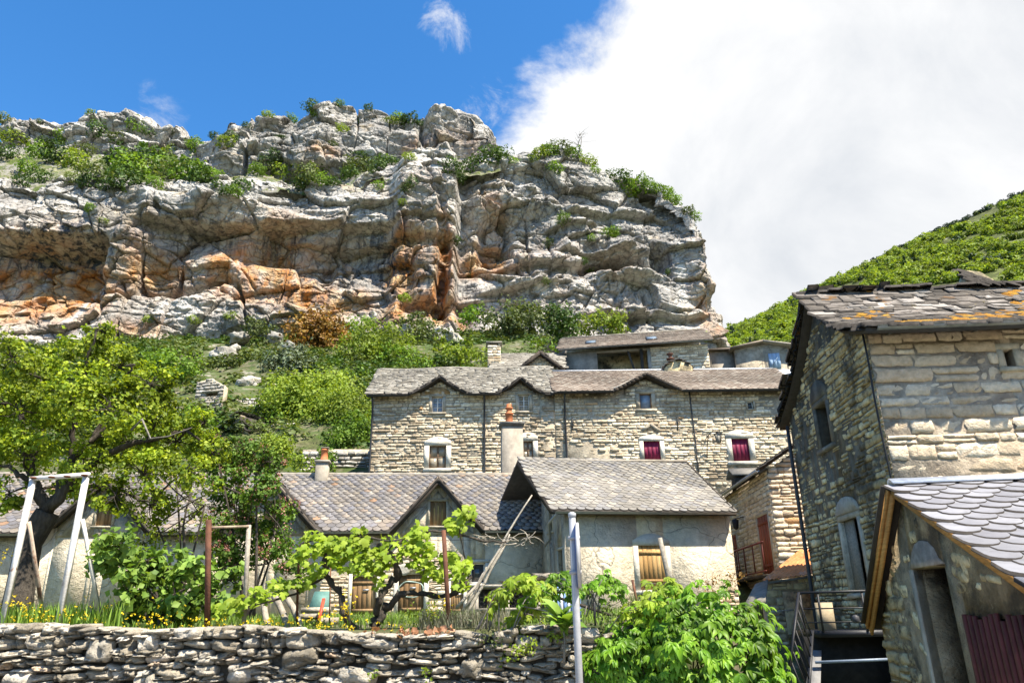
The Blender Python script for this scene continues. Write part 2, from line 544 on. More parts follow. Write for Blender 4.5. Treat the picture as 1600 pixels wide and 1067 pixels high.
M_cliff = mat('limestone_cliff', [(0, (0.26, 0.248, 0.233)), (0.5, (0.375, 0.36, 0.338)), (1, (0.495, 0.477, 0.45))], rand=False, coarse=(0.05, 0.18), var=(0.7, 0.28),
              patches=[((0.15, 0.148, 0.15), 0.5, 0.56, 0.68, 0.6, (1.8, 1.8, 0.13)), ((0.55, 0.53, 0.49), 0.6, 0.6, 0.7, 0.5, (1.8, 1.8, 0.15)), ((0.56, 0.54, 0.50), 0.4, 0.60, 0.7, 0.55), ((0.46, 0.37, 0.25), 0.16, 0.55, 0.68, 0.6),
                       ((0.12, 0.118, 0.115), 1.7, 0.62, 0.72, 0.5)],
              bump=(1.3, 0.6), bump2=(6.0, 0.45, (1, 1, 2.2)), rough=1.0, spec=0.1, extra=cliff_color, cracks=(0.42, 0.5, (1.2, 1.2, 1.2), 0.62))


def pxbump(px, py, x0, y0, rx, ry, k=2.0):
    d = (np.abs((px - x0) / rx) ** 2 + np.abs((py - y0) / ry) ** 2)
    return np.exp(-d ** k * 0.7)


def crag(p, Z, seed, amp=1.0):
    """outward relief of limestone: warped strata, blocks, cracks"""
    w = np.stack([fbm(p / 14, 3, seed + 40), fbm(p / 14 + 50, 3, seed + 41), fbm(p / 14 + 90, 3, seed + 42)], 1)
    q = p + w * 1.1
    d = 3.4 * fbm(p / 26, 3, seed) + 0.6 * ridged(q / np.array([13, 13, 9]), 3, seed + 3)
    # beds: protrude towards their top edge, then cut back under
    zz = Z + 3.5 * fbm(p / 30, 3, seed + 8) + p[:, 0] * 0.03
    for per, am, sd in ((9.5, 1.7, 60), (4.0, 0.5, 61), (1.25, 0.16, 62)):
        s_ = zz / per + 0.35 * vnoise(p / (per * 3), seed + sd); fr = s_ - np.floor(s_)
        saw = np.where(fr < 0.82, fr / 0.82, (1 - fr) / 0.18) - 0.5
        d += am * saw * (0.35 + 0.9 * sstep(vnoise(p / (per * 2.2) + 7, seed + sd + 5), -0.4, 0.5))
    # joint-bounded blocks
    for sc_, am, cr in ((np.array([10, 12, 6.5]), 2.0, 0.8), (np.array([4.2, 6, 2.6]), 0.8, 0.5), (np.array([1.5, 2, 1.0]), 0.28, 0.2)):
        val, gp = facets(q / sc_, seed + int(sc_[0] * 10))
        rough_ = 0.35 + 0.95 * sstep(vnoise(p / 13 + am * 9, seed + 25), -0.25, 0.45)
        d += (am * 1.2 * val - cr * 0.8 * (1 - sstep(gp, 0.0, 0.06))) * (rough_ if am < 1.5 else 1.0)
    # vertical fissures
    v = np.abs(vnoise(np.stack([q[:, 0] / 6.5, q[:, 1] / 10, q[:, 2] / 38], 1), seed + 20))
    d -= 2.6 * (1 - sstep(v, 0.0, 0.06)) * sstep(vnoise(p / 18, seed + 21), -0.2, 0.3)
    d += 0.14 * fbm(p / 1.4, 3, seed + 30) + 0.12 * ridged(q / np.array([2.6, 2.6, 1.5]), 3, seed + 33)
    return d * amp * 1.12


TURN = 0.14


def cliff_sheet(name, label, Y0, px_lo, px_hi, nu, nv, topline, zbot, shape, turn_px, turn_depth, seed, back, topback, lean):
    xs_px = np.linspace(px_lo, px_hi, int(nu * 0.86)); kk = np.array([P(x, 420, 1.0)[0] for x in xs_px]); Xs = kk * Y0 / (1 - TURN * kk)
    C = np.stack([Xs, Y0 + TURN * Xs], 1); Nn = np.tile(np.array([TURN, -1.0]) / math.hypot(TURN, 1), (len(Xs), 1)); Y0 = C[-1, 1]
    a = np.linspace(0, 1, nu - len(Xs) + 1)[1:] * math.pi / 2
    rx = P(turn_px, 420, Y0)[0] - Xs[-1]
    C2 = np.stack([Xs[-1] + rx * np.sin(a), Y0 + turn_depth * (1 - np.cos(a))], 1)
    N2 = np.stack([turn_depth * np.sin(a), -rx * np.cos(a)], 1); N2 /= np.linalg.norm(N2, axis=1)[:, None]
    C = np.concatenate([C, C2]); Nn = np.concatenate([Nn, N2])
    tx = np.concatenate([xs_px, px_hi + (turn_px - px_hi) * np.sin(a)])
    tl = np.array(topline, float); ytop = np.interp(tx, tl[:, 0], tl[:, 1])
    jag = fbm(np.stack([tx / 13, tx * 0, tx * 0], 1), 4, seed + 2) * 6
    bk_ = np.interp(tx, *topback)
    ztop = np.array([P(x, y, yy_ + b_)[2] for x, y, yy_, b_ in zip(tx, ytop + jag, np.minimum(C[:, 1], C[len(Xs) - 1, 1] + 4), bk_)])
    nu = len(C); v = np.linspace(0, 1, nv)
    Z = zbot + v[None, :] * (ztop[:, None] - zbot)
    p = np.stack([np.repeat(C[:, 0:1], nv, 1), np.repeat(C[:, 1:2], nv, 1), Z], -1).reshape(-1, 3)
    pp = proj(p); px, py = pp[:, 0], pp[:, 1]
    # past the turn, keep the feature coordinate running
    fx = np.repeat(tx[:, None], nv, 1).ravel()
    v_ = np.tile(v[None, :], (nu, 1)).ravel()
    d = crag(p, p[:, 2], seed)
    big, stain = shape(fx, py, p)
    d += big - lean * (p[:, 2] - zbot)
    # rounded shoulder at the top
    d -= 5.0 * sstep(v_, 0.9, 1.0) ** 2
    nrm = np.repeat(Nn[:, None, :], nv, 1).reshape(-1, 2)
    d *= np.repeat(np.concatenate([np.ones(len(xs_px)), np.linspace(1, .45, len(a))])[:, None], nv, 1).ravel()
    V = p.copy(); V[:, :2] += nrm * d[:, None]
    V = V.reshape(nu, nv, 3)
    # the plateau behind the edge
    ex = []
    for k, (bk, dn) in enumerate(back):
        e = V[:, -1, :].copy(); e[:, 1] += bk; e[:, 2] += dn; ex.append(e[:, None, :])
    V = np.concatenate([V] + ex, 1); nv2 = V.shape[1]
    me = grid_mesh(name, V.reshape(-1, 3), nu, nv2, M_cliff, smooth=False)
    st = np.zeros((nu, nv2, 4), np.float32); st[..., 3] = 1
    st[:, :nv, :3] = stain.reshape(nu, nv, 3)
    ca = me.color_attributes.new('stain', 'FLOAT_COLOR', 'POINT'); ca.data.foreach_set('color', st.ravel())
    o = link(name, me); o['kind'] = 'structure'; o['label'] = label
    return o


def lower_shape(x, y, p):
    b = np.zeros(len(x))
    nz = fbm(p / 9, 3, 77)
    xw = x + 9 * nz; yw = y + 7 * fbm(p / 7, 3, 78)
    # left alcove with its brow
    brow = sstep(yw, 372, 362) if False else 1 - sstep(yw, 360, 372)
    left = 1 - sstep(xw, 140, 172)
    b += left * (4.2 * brow * sstep(yw, 285, 330) - 5.0 * sstep(yw, 368, 378) * (1 - sstep(yw, 395, 520)))
    # pale pillar
    b += 2.2 * pxbump(xw, yw, 195, 400, 34, 130, 3)
    # long brow over the orange band
    mid = sstep(xw, 195, 225) * (1 - sstep(xw, 590, 640))
    b += mid * (0.5 + 0.9 * sstep(fbm(p / 11, 2, 79), -0.3, 0.3)) * (3.6 * sstep(yw, 285, 310) * (1 - sstep(yw, 338, 345)) - 4.2 * sstep(yw, 340, 346) * (1 - sstep(yw, 372, 460)))
    b += 3.2 * pxbump(xw, yw, 300, 500, 120, 45, 2) + 2.5 * pxbump(xw, yw, 430, 505, 60, 40, 2)
    b -= 3.4 * pxbump(xw, yw, 532, 436, 17, 13, 2) + 3.0 * pxbump(xw, yw, 505, 415, 11, 32, 2)
    # buttress with a sharp right edge
    b += 4.8 * sstep(xw, 598, 625) * (1 - sstep(xw, 704, 724)) * (1 - 0.4 * sstep(yw, 400, 500))
    b -= 2.4 * sstep(xw, 708, 722) * (1 - sstep(xw, 722, 752))
    b -= 3.5 * pxbump(xw, yw, 650, 372, 62, 9, 2) + 4.5 * pxbump(xw, yw, 672, 488, 38, 17, 3) + 3.5 * pxbump(xw, yw, 692, 450, 10, 24, 2)
    b -= 3.0 * pxbump(xw, yw, 632, 425, 14, 40, 2)
    # alcove to the right of the buttress
    b -= 3.4 * pxbump(xw, yw, 780, 355, 26, 42, 3) - 2.2 * pxbump(xw, yw, 815, 292, 60, 26, 3)
    b -= 2.8 * pxbump(xw, yw, 765, 398, 36, 13, 3)
    # ledges and the eye-shaped cave
    for x0, y0, x1, y1, am in ((740, 402, 930, 398, 2.2), (880, 376, 1010, 372, 2.4), (745, 455, 900, 430, 1.6), (900, 490, 1100, 488, 2.6), (900, 305, 1060, 300, 2.0), (860, 340, 960, 318, 1.6)):
        yl = y0 + (y1 - y0) * (x - x0) / (x1 - x0) + 5 * nz
        m = sstep(xw, x0 - 10, x0 + 20) * (1 - sstep(xw, x1 - 20, x1 + 10))
        b += am * m * (sstep(yw, yl - 26, yl - 3) * (1 - sstep(yw, yl - 1, yl + 3)) - 0.55 * sstep(yw, yl, yl + 3) * (1 - sstep(yw, yl + 6, yl + 28)))
    eye = pxbump(x, y, 968, 399, 44, 13, 3); b -= 9.5 * eye; b += 2.6 * pxbump(x, y, 968, 380, 58, 7, 2) + 1.6 * pxbump(x, y, 975, 418, 60, 8, 2)
    b -= 4.5 * pxbump(xw, yw, 1046, 388, 16, 20, 3) + 3.5 * pxbump(xw, yw, 945, 372, 26, 14, 2)
    b -= 3.0 * pxbump(xw, yw, 830, 352, 5, 5, 2) + 3.0 * pxbump(xw, yw, 834, 372, 5, 4, 2)
    # dome: the right end leans back towards the top
    b -= 7.0 * sstep(x, 930, 1110) * (1 - sstep(y, 250, 400)) ** 2
    b += 2.0 * pxbump(x, y, 1120, 440, 30, 22, 2)
    # foot spreads
    b += 3.0 * sstep(y, 480, 545)
    # ---- stains
    o = np.zeros(len(x))
    for x0, y0, rx, ry, am in ((60, 440, 90, 50, 1.0), (20, 495, 60, 16, 0.9), (118, 425, 30, 30, .7), (225, 405, 40, 26, .8), (310, 400, 80, 40, .5), (410, 405, 80, 42, .95), (400, 455, 60, 22, .55), (420, 370, 60, 20, .7), (490, 465, 45, 40, .9), (530, 470, 36, 16, .9),
                               (628, 415, 26, 45, .9), (690, 430, 14, 60, 1.0), (660, 492, 50, 26, .9), (690, 505, 30, 12, 1), (775, 395, 36, 20, 1.0), (778, 335, 24, 40, .5), (968, 404, 26, 7, .9), (1105, 480, 18, 50, .4), (1110, 400, 16, 50, .2), (230, 525, 40, 14, .7), (860, 430, 120, 90, .12), (640, 300, 60, 60, .1)):
        o = np.maximum(o, am * pxbump(xw, yw, x0, y0, rx * 1.15, ry * 1.2, 1.1))
    o = np.clip(o * 1.25, 0, 1); o *= 0.6 + 0.75 * sstep(fbm(p / 4.5, 4, 90), -0.45, 0.35)
    s_ = np.zeros(len(x))
    for x0, y0, rx, ry, am in ((80, 375, 120, 32, 1.0), (330, 352, 150, 22, .6), (500, 420, 60, 70, .6), (600, 400, 60, 80, .8), (820, 365, 50, 60, .45), (1045, 395, 30, 40, .7), (990, 350, 80, 30, .5), (680, 460, 60, 50, .6), (880, 300, 60, 20, .6)):
        s_ = np.maximum(s_, am * pxbump(x, y, x0, y0, rx, ry, 1.5))
    c = 0.9 * pxbump(x + 0.25 * (y - 440) + 4 * nz, y, 146, 440, 9, 70, 2) * sstep(fbm(p / np.array([1.2, 1.2, 9]), 3, 95), -0.3, 0.2)
    c += 0.5 * pxbump(x + 4 * nz, y, 362, 415, 5, 34, 2) + 0.4 * pxbump(x, y, 805, 365, 10, 50, 2) + 0.35 * pxbump(x, y, 1075, 420, 8, 50, 2)
    return b, np.stack([np.clip(o, 0, 1), np.clip(s_, 0, 1), np.clip(c, 0, 1)], 1)


def upper_shape(x, y, p):
    b = np.zeros(len(x)); nz = fbm(p / 10, 3, 177)
    xw = x + 10 * nz
    b += 1.3 * np.sin(xw / 34.0) + 0.8 * np.sin(xw / 15.0 + 1)
    b -= 1.6 * sstep(xw, 640, 648) * (1 - sstep(xw, 654, 670))
    b -= 11 * (1 - sstep(y, 200, 285)) * (1 - sstep(x, 260, 330))      # the left end lies back as a slope
    b -= 3.0 * (1 - sstep(y, 160, 230))
    o = 0.5 * pxbump(x, y, 490, 240, 26, 12) + 0.35 * pxbump(x, y, 640, 230, 20, 20) + .3 * pxbump(x, y, 700, 215, 60, 30)
    s_ = 0.6 * pxbump(x, y, 690, 210, 70, 30)
    return b, np.stack([o, s_, 0 * o], 1)


LOW_TOP = [(-120, 292), (0, 295), (60, 290), (100, 285), (140, 290), (170, 302), (205, 300), (222, 290), (250, 288), (330, 285), (400, 283), (470, 290), (520, 292), (560, 275), (585, 266), (620, 262), (645, 244), (690, 243), (706, 262), (735, 260), (780, 250), (830, 247), (880, 244), (930, 248), (965, 268), (1000, 280), (1040, 300), (1075, 322), (1100, 338), (1120, 350), (1160, 385)]
UP_TOP = [(-160, 180), (0, 178), (12, 168), (40, 172), (100, 166), (150, 178), (188, 182), (203, 203), (230, 208), (272, 204), (300, 200), (340, 188), (380, 176), (420, 175), (460, 165), (500, 156), (540, 152), (590, 158), (640, 172), (690, 158), (715, 170), (745, 176), (768, 178), (780, 184), (790, 206)]
cliff_sheet('cliff', 'grey and orange limestone cliff face above the village', 130.0, -90, 1108, 1180, 390, LOW_TOP, 38.0, lower_shape, 1156, 30.0, 3, [(2, 0.5), (30, 6.0), (45, -30)], ([0, 780, 900, 1000, 1110], [11, 12, 15, 20, 27]), 0.13)
cliff_sheet('upper_cliff', 'upper grey limestone crag behind the terrace of shrubs', 152.0, -140, 770, 760, 200, UP_TOP, 84.0, upper_shape, 787, 26.0, 51, [(3, 0.5), (25, -6), (40, -40)], ([0, 250, 330, 600, 690, 790], [17, 16, 8, 8, 4, 5]), 0.08)

# the green terrace between both tiers
M_terrace = mat('terrace_turf', [(0, (0.07, 0.10, 0.025)), (0.5, (0.13, 0.14, 0.05)), (1, (0.26, 0.24, 0.18))], rand=False, var=(1.2, 0.4), coarse=(0.12, 0.3),
                patches=[((0.25, 0.235, 0.205), 0.22, 0.46, 0.54, 0.95), ((0.07, 0.10, 0.02), 0.6, 0.5, 0.58, 0.8)], bump=(1.2, 0.9), rough=1.0)


def build_terrace():
    xs = np.linspace(-85, 782, 260); ws = np.linspace(0, 1, 24); V = []
    tl = np.array(LOW_TOP); 
    for x in xs:
        yt = np.interp(x, tl[:, 0], tl[:, 1])
        kx = P(x, 420, 1.0)[0]; yc = TURN * kx * 130 / (1 - TURN * kx); a = P(x, yt + 16, 134.5 + yc); b = P(x, min(yt + 2, 292) - np.interp(x, [0, 120, 230, 330, 560, 640, 790], [60, 56, 34, 14, 10, 2, 6]), 156 + yc)
        for w in ws: V.append(a + (b - a) * w)
    V = np.array(V); V[:, 2] += fbm(V / 5, 4, 33) * 1.2 + facets(V / np.array([5, 5, 4]), 35)[0] * 1.6
    o = link('terrace', grid_mesh('terrace', V, len(xs), len(ws), M_terrace)); o['kind'] = 'structure'; o['label'] = 'grassy ledge between the two cliff tiers'


build_terrace()


def blob_leaf_unit(n, seed, spread=(1, 1, 0.8), leaf=0.22, up=0.3, wide=0.75):
    """a ragged clump of n leaf faces filling a unit ball: dense shell, uneven outline"""
    g = np.random.default_rng(seed)
    d = g.normal(size=(n, 3)); d /= np.linalg.norm(d, axis=1)[:, None]
    lump = 0.72 + 0.5 * fbm(d * 2.1 + seed, 2, seed)
    r = lump * g.uniform(0.35, 1.0, n) ** 0.45
    c = d * r[:, None] * np.array(spread)
    V, loops = leaf_cards(c, d + np.array([0, 0, up]), leaf * g.uniform(0.6, 1.3, n), g, wide)
    return Unit(V, loops.reshape(-1, 4)) if False else (V, loops)


def leaf_cards(c, out, size, g, wide=0.75):
    """folded leaf faces (two triangles each) at c, roughly facing 'out'"""
    n = len(c)
    nrm = out / (np.linalg.norm(out, axis=1)[:, None] + 1e-6) + g.normal(size=(n, 3)) * 0.55
    nrm /= np.linalg.norm(nrm, axis=1)[:, None]
    t = np.cross(nrm, g.normal(size=(n, 3))); t /= np.linalg.norm(t, axis=1)[:, None] + 1e-6
    s_ = np.cross(nrm, t)
    sz = np.broadcast_to(np.asarray(size), (n,))[:, None]
    fold = g.uniform(0.05, 0.3, n)[:, None] * sz
    V = np.stack([c - t * sz * 0.5, c + s_ * sz * 0.5 * wide + nrm * fold, c + t * sz * 0.5, c - s_ * sz * 0.5 * wide + nrm * fold], 1).reshape(-1, 3)
    b = (np.arange(n) * 4)[:, None]
    loops = (b + np.array([[0, 1, 2, 0, 2, 3]])).ravel()
    return V, loops


def leaf_obj(name, V, loops, mat_, parent=None):
    me = np_mesh(name, V, loops, np.arange(len(loops) // 3) * 3, mat_); return link(name, me, parent)


def leafmat(name, c0, c1, c2, transl=0.35, coarse=(0.3, 0.3), rough=0.55):
    return mat(name, [(0, c0), (0.5, c1), (1, c2)], var=(2.0, 0.15), coarse=coarse, bump=(10, 0), rough=rough, transl=transl, spec=0.25)


M_leaf_hill = leafmat('spring_wood', (0.105, 0.165, 0.02), (0.18, 0.25, 0.03), (0.25, 0.31, 0.05), coarse=(0.13, 0.5), transl=0.4)
M_leaf_pine = leafmat('dark_pine', (0.02, 0.045, 0.018), (0.03, 0.06, 0.025), (0.05, 0.085, 0.03), transl=0.1)
M_hill = mat('wooded_hill_ground', [(0, (0.05, 0.065, 0.015)), (1, (0.10, 0.11, 0.035))], rand=False, var=(0.3, 0.5), coarse=(0.06, 0.4), patches=[((0.26, 0.25, 0.22), 0.03, 0.58, 0.64, 0.7)], bump=(0.3, 0.5), rough=1)


def build_hill():
    sky = np.array([(980, 590), (1118, 524), (1150, 508), (1180, 497), (1240, 462), (1300, 436), (1380, 392), (1440, 367), (1500, 342), (1560, 312), (1600, 294), (1680, 255), (1800, 215), (2000, 180)], float)
    xs = np.linspace(980, 2000, 140); ws = np.linspace(0, 1, 40); V = []
    for x in xs:
        a = P(x, np.interp(x, sky[:, 0], sky[:, 1]) + 5, 520.0); b = P(x, 640, 240.0)
        V += [a + (b - a) * w for w in ws]
        
    V = np.array(V); V[:, 2] += fbm(V / 60, 4, 12) * 9 * np.tile(np.minimum(1, ws * 4), len(xs))
    V = V.reshape(140, 40, 3); e = V[:, 0:1, :].copy(); e[..., 1] += 200; e[..., 2] -= 60; V = np.concatenate([e, V], 1)
    o = link('hill', grid_mesh('hill', V.reshape(-1, 3), 140, 41, M_hill)); o['kind'] = 'structure'; o['label'] = 'steep hillside beyond the stone houses'
    V = V[:, 1:, :]
    g = np.random.default_rng(8)
    mb = [[], []]; off = [0, 0]; LL = [[], []]
    clumps = [blob_leaf_unit(170, 200 + k, leaf=0.30, up=0.9) for k in range(6)]
    cone = []
    for k in range(3):
        n = 90; h = g.uniform(0, 1, n) ** 0.8; a = g.uniform(0, 6.28, n); r = (1 - h) * 0.42 * g.uniform(0.5, 1, n) + 0.03
        c = np.stack([r * np.cos(a), r * np.sin(a), h * 2 - 0.9], 1); cone.append(leaf_cards(c, np.stack([np.cos(a), np.sin(a), 0.2 + 0 * a], 1), 0.34, g))
    N = 7800
    for i in range(N):
        u = g.uniform(0, 138.99); v = 38.99 * (i / N if i > 260 else 0.03 * g.uniform()) 
        iu, iv = int(u), int(v); fu, fv = u - iu, v - iv
        c = V[iu, iv] * (1 - fu) * (1 - fv) + V[iu + 1, iv] * fu * (1 - fv) + V[iu, iv + 1] * (1 - fu) * fv + V[iu + 1, iv + 1] * fu * fv
        pp = proj(c)
        if pp[0] < 1085 or pp[0] > 1650 or pp[1] > 610: continue
        gap = fbm(c[None] / 45, 3, 66)[0]
        if gap > 0.34: continue
        top = v < 1.5
        pine = (top and pp[0] > 1340 and g.uniform() < 0.85) or (gap < -0.42 and g.uniform() < 0.7) or g.uniform() < 0.06
        s_ = g.uniform(1.8, 4.2) if g.uniform() < .65 else g.uniform(4, 6.5) * (0.8 if pine else 1) * (0.75 if top else 1)
        (cv, cl) = cone[g.integers(3)] if (pine and not top and not g.uniform() < 0.65) else clumps[g.integers(6)]
        a = g.uniform(0, 6.28); Rz = rot('z', a)
        j = 1 if pine else 0
        mb[j].append(cv @ Rz.T * np.array([s_, s_, s_ * g.uniform(0.8, 1.15)]) + c + np.array([0, 0, s_ * 0.35])); LL[j].append(cl + off[j]); off[j] += len(cv)
    for j, (nm, lb, m_) in enumerate((('spring_wood', 'bright spring-green wood covering the far hillside', M_leaf_hill), ('pine_wood', 'dark pines along the crest of the far hillside', M_leaf_pine))):
        o = leaf_obj(nm, np.concatenate(mb[j]), np.concatenate(LL[j]), m_); tag(o, lb, 'wood', kind='stuff')


build_hill()
# ================================================================== building kit
def unit_stone(seed, nx=4, nz=3, rough=0.12, edge=0.07, corner=0.03):
    """rough stone: irregular bulging front, sides running back (unit box, front at y=-0.5)"""
    g = np.random.default_rng(seed)
    xs = np.linspace(-0.5, 0.5, nx); zs = np.linspace(-0.5, 0.5, nz); V = []; bd = []
    for i, x in enumerate(xs):
        for j, z in enumerate(zs):
            b = i in (0, nx - 1) or j in (0, nz - 1); cn = i in (0, nx - 1) and j in (0, nz - 1)
            dx, dz = g.uniform(-1, 1, 2) * (0.045, 0.07)
            f = 1 - (corner * g.uniform(0.4, 1.6) if cn else 0)
            y = -0.5 + (edge * g.uniform(0.6, 1.3) if b else g.uniform(-rough, rough)) + (edge * 0.5 if cn else 0)
            V.append((x * f + dx, y, z * f + dz)); bd.append(b)
    F = [(i * nz + j, (i + 1) * nz + j, (i + 1) * nz + j + 1, i * nz + j + 1) for i in range(nx - 1) for j in range(nz - 1)]
    ring = [i * nz for i in range(nx)] + [(nx - 1) * nz + j for j in range(1, nz)] + [i * nz + nz - 1 for i in range(nx - 2, -1, -1)] + [j for j in range(nz - 2, 0, -1)]
    n0 = len(V)
    for r in ring: V.append((V[r][0] * 0.98, 0.5, V[r][2] * 0.98))
    k = len(ring)
    F += [(ring[i], n0 + i, n0 + (i + 1) % k, ring[(i + 1) % k]) for i in range(k)]
    return Unit(V, F)


STONES = [unit_stone(300 + i) for i in range(8)]
STONES_FINE = [unit_stone(330 + i, 6, 4, 0.12, 0.06, 0.025) for i in range(10)]


def unit_slate(seed, rnd=True, n=8, th=0.05):
    """fish-scale slate: x width, y up the slope, rounded lower end at y=-0.5"""
    g = np.random.default_rng(seed); pts = [(-0.5, 0.5), ]
    if rnd:
        for a in np.linspace(math.pi, 2 * math.pi, n):
            pts.append((0.5 * math.cos(a), -0.12 + 0.38 * math.sin(a)))
    else:
        pts += [(-0.5 + g.uniform(0, .04), -0.5 + g.uniform(0, .08)), (-0.2, -0.5 + g.uniform(0, .05)), (0.2, -0.5 + g.uniform(0, .05)), (0.5 - g.uniform(0, .04), -0.5 + g.uniform(0, .08))]
    pts.append((0.5, 0.5))
    pts = np.array(pts) + g.normal(size=(len(pts), 2)) * 0.012
    m = len(pts); V = [(x, y, 0.5) for x, y in pts] + [(x, y, -0.5) for x, y in pts]
    F = [tuple(range(m))] + [(i, i + m, i + 1 + m, i + 1) for i in range(m - 1)]
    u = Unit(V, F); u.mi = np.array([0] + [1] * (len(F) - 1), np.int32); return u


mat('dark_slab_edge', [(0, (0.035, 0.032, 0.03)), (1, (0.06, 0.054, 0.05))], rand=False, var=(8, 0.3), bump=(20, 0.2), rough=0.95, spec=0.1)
SLATES = [unit_slate(400 + i) for i in range(5)]
LAUZES = [unit_slate(420 + i, False) for i in range(7)]


def holes_split(x0, x1, holes, z):
    """free intervals of x0..x1 at height z"""
    iv = [(x0, x1)]
    for hx0, hx1, hz0, hz1 in holes:
        if hz0 < z < hz1:
            nv = []
            for a, b in iv:
                if hx1 <= a or hx0 >= b: nv.append((a, b)); continue
                if hx0 > a: nv.append((a, hx0))
                if hx1 < b: nv.append((hx1, b))
            iv = nv
    return iv


def simplify(t, tol=0.012):
    if len(t) < 3: return t
    a, b = t[0], t[-1]
    zi = np.interp(t[:, 0], [a[0], b[0]], [a[1], b[1]]); d = np.abs(t[:, 1] - zi); k = int(np.argmax(d))
    if d[k] < tol: return np.array([a, b])
    return np.concatenate([simplify(t[:k + 1], tol)[:-1], simplify(t[k:], tol)])


def wall_core(mb, top, z0, holes, th, M, y=0.0):
    """wall with openings: top = [(x,z)...] polyline; y front face, y+th back"""
    top = simplify(np.array(top, float))
    xs = sorted(set([float(t) for t in top[:, 0]] + [h for hl in holes for h in hl[:2] if top[0, 0] < h < top[-1, 0]]))
    for a, b in zip(xs[:-1], xs[1:]):
        if b - a < 1e-4: continue
        xm = (a + b) / 2; za, zb = np.interp(a, top[:, 0], top[:, 1]), np.interp(b, top[:, 0], top[:, 1])
        hs = sorted([h for h in holes if h[0] < xm < h[1]], key=lambda h: h[2]); zc = z0
        segs = []
        for h in hs:
            if h[2] > zc: segs.append((zc, zc, h[2], h[2]))
            zc = max(zc, h[3])
        segs.append((zc, zc, za, zb))
        for l0, r0, l1, r1 in segs:
            if min(l1, r1) <= l0 + 1e-4 and max(l1, r1) <= l0 + 1e-4: continue
            poly = np.array([(a, y, l0), (b, y, r0), (b, y, r1), (a, y, l1)])
            V = np.concatenate([poly, poly + np.array([0, th, 0])])
            V = V @ M[:3, :3].T + M[:3, 3]
            mb.raw(V, [(0, 1, 2, 3), (7, 6, 5, 4), (0, 4, 5, 1), (1, 5, 6, 2), (2, 6, 7, 3), (3, 7, 4, 0)])


def lay_stones(pc, top, z0, holes, M, rng, course=(0.11, 0.2), length=(0.2, 0.55), depth=0.16, proud=0.03, gap=0.014, zmax=None, wav=0.0, tilt=0.012, big=0.0, jit=0.3, flush=0.0):
    top = np.array(top, float); z = z0; zt = top[:, 1].max()
    while z < zt:
        h = rng.uniform(*course); zm = z + h * 0.5
        # the span of the wall at this height
        xs = np.linspace(top[0, 0], top[-1, 0], 200); ok = np.interp(xs, top[:, 0], top[:, 1]) > z + h * 0.62
        runs = []; cur = None
        for x, k in zip(xs, ok):
            if k and cur is None: cur = [x, x]
            elif k: cur[1] = x
            elif cur: runs.append(cur); cur = None
        if cur: runs.append(cur)
        for a, b in runs:
            for u, v in holes_split(a, b, holes, zm):
                x = u
                while x < v - 0.02:
                    w = rng.uniform(*length) * (1.5 if rng.random() < 0.15 else 1)
                    if v - (x + w) < length[0] * 0.6: w = v - x
                    w = min(w, v - x)
                    hh = h * rng.uniform(0.86, 1.0); dz = (h - hh) * rng.uniform(-0.5, 0.5)
                    if big and rng.random() < big: hh *= 1.35
                    elif w > length[0] * 1.2 and rng.random() < 0.16 and course[0] > 0.08:      # two thin stones instead of one
                        for q in (-1, 1):
                            pr = proud * rng.uniform(1 - jit * 2, 1 + jit * 2)
                            L_ = np.array([x + w / 2, depth / 2 - pr, zm + q * h * 0.25])
                            pc.add(M @ TRS(L_, rot('y', rng.gauss(0, tilt)), w - gap, depth, h * 0.5 - gap), rng=rng)
                        x += w; continue
                    pr = proud * rng.uniform(1 - jit * 2, 1 + jit * 2)
                    if flush and vnoise(np.array([[x * .45, zm * .6, flush]]), 4)[0] + rng.uniform(-.25, .25) > .28: pr = -.012 + .02 * rng.random()
                    L_ = np.array([x + w / 2, depth / 2 - pr, zm + dz + wav * math.sin(x * 1.7 + z * 3)])
                    pc.add(M @ TRS(L_, rot('y', rng.gauss(0, tilt)) @ rot('z', rng.gauss(0, tilt)), max(w - gap, 0.03), depth, max(hh - gap, 0.02)), rng=rng)
                    x += w
        z += h


def lay_roof(pc, hfun, x0, x1, y0, y1, rng, w=0.26, expo=0.17, ln=0.36, th=0.014, jit=0.02, inside=None, tip=0.05, wj=0.0, lift=0.02):
    """rows of slates over the height field hfun(x, y) from eave y0 to ridge y1 (plan)"""
    e = 0.05; y = y0; row = 0
    while y < y1:
        s0 = (hfun((x0 + x1) / 2, y + e) - hfun((x0 + x1) / 2, y)) / e
        step = expo / math.sqrt(1 + min(s0 * s0, 4))
        x = x0 - (w / 2 if row % 2 else 0) + w * 0.5
        while x < x1 + w * 0.3:
            ww = w * (1 + rng.uniform(-wj, wj)); xc = min(max(x, x0), x1)
            if inside is None or inside(xc, y):
                xx = x + rng.uniform(-jit, jit); yy = y + rng.uniform(-jit, jit)
                z = hfun(xx, yy); gx = (hfun(xx + e, yy) - hfun(xx - e, yy)) / (2 * e); gy = (hfun(xx, yy + e) - hfun(xx, yy - e)) / (2 * e)
                X = np.array([1, 0, gx]); X /= np.linalg.norm(X); nn = np.array([-gx, -gy, 1]); nn /= np.linalg.norm(nn)
                Y = np.cross(nn, X); B = np.stack([X, Y, nn], 1)
                B = B @ rot('z', rng.gauss(0, jit * 1.2)) @ rot('x', -tip * 1.5 + rng.gauss(0, jit * 0.6)) @ rot('y', rng.gauss(0, jit * 0.5))
                pc.add(TRS(np.array([xx, yy, z]) + nn * lift + B[:, 1] * ln * 0.28, B, ww * 0.96, ln, 1.5 * th * rng.uniform(0.7, 1.4)), rng=rng)
            x += ww
        y += step; row += 1


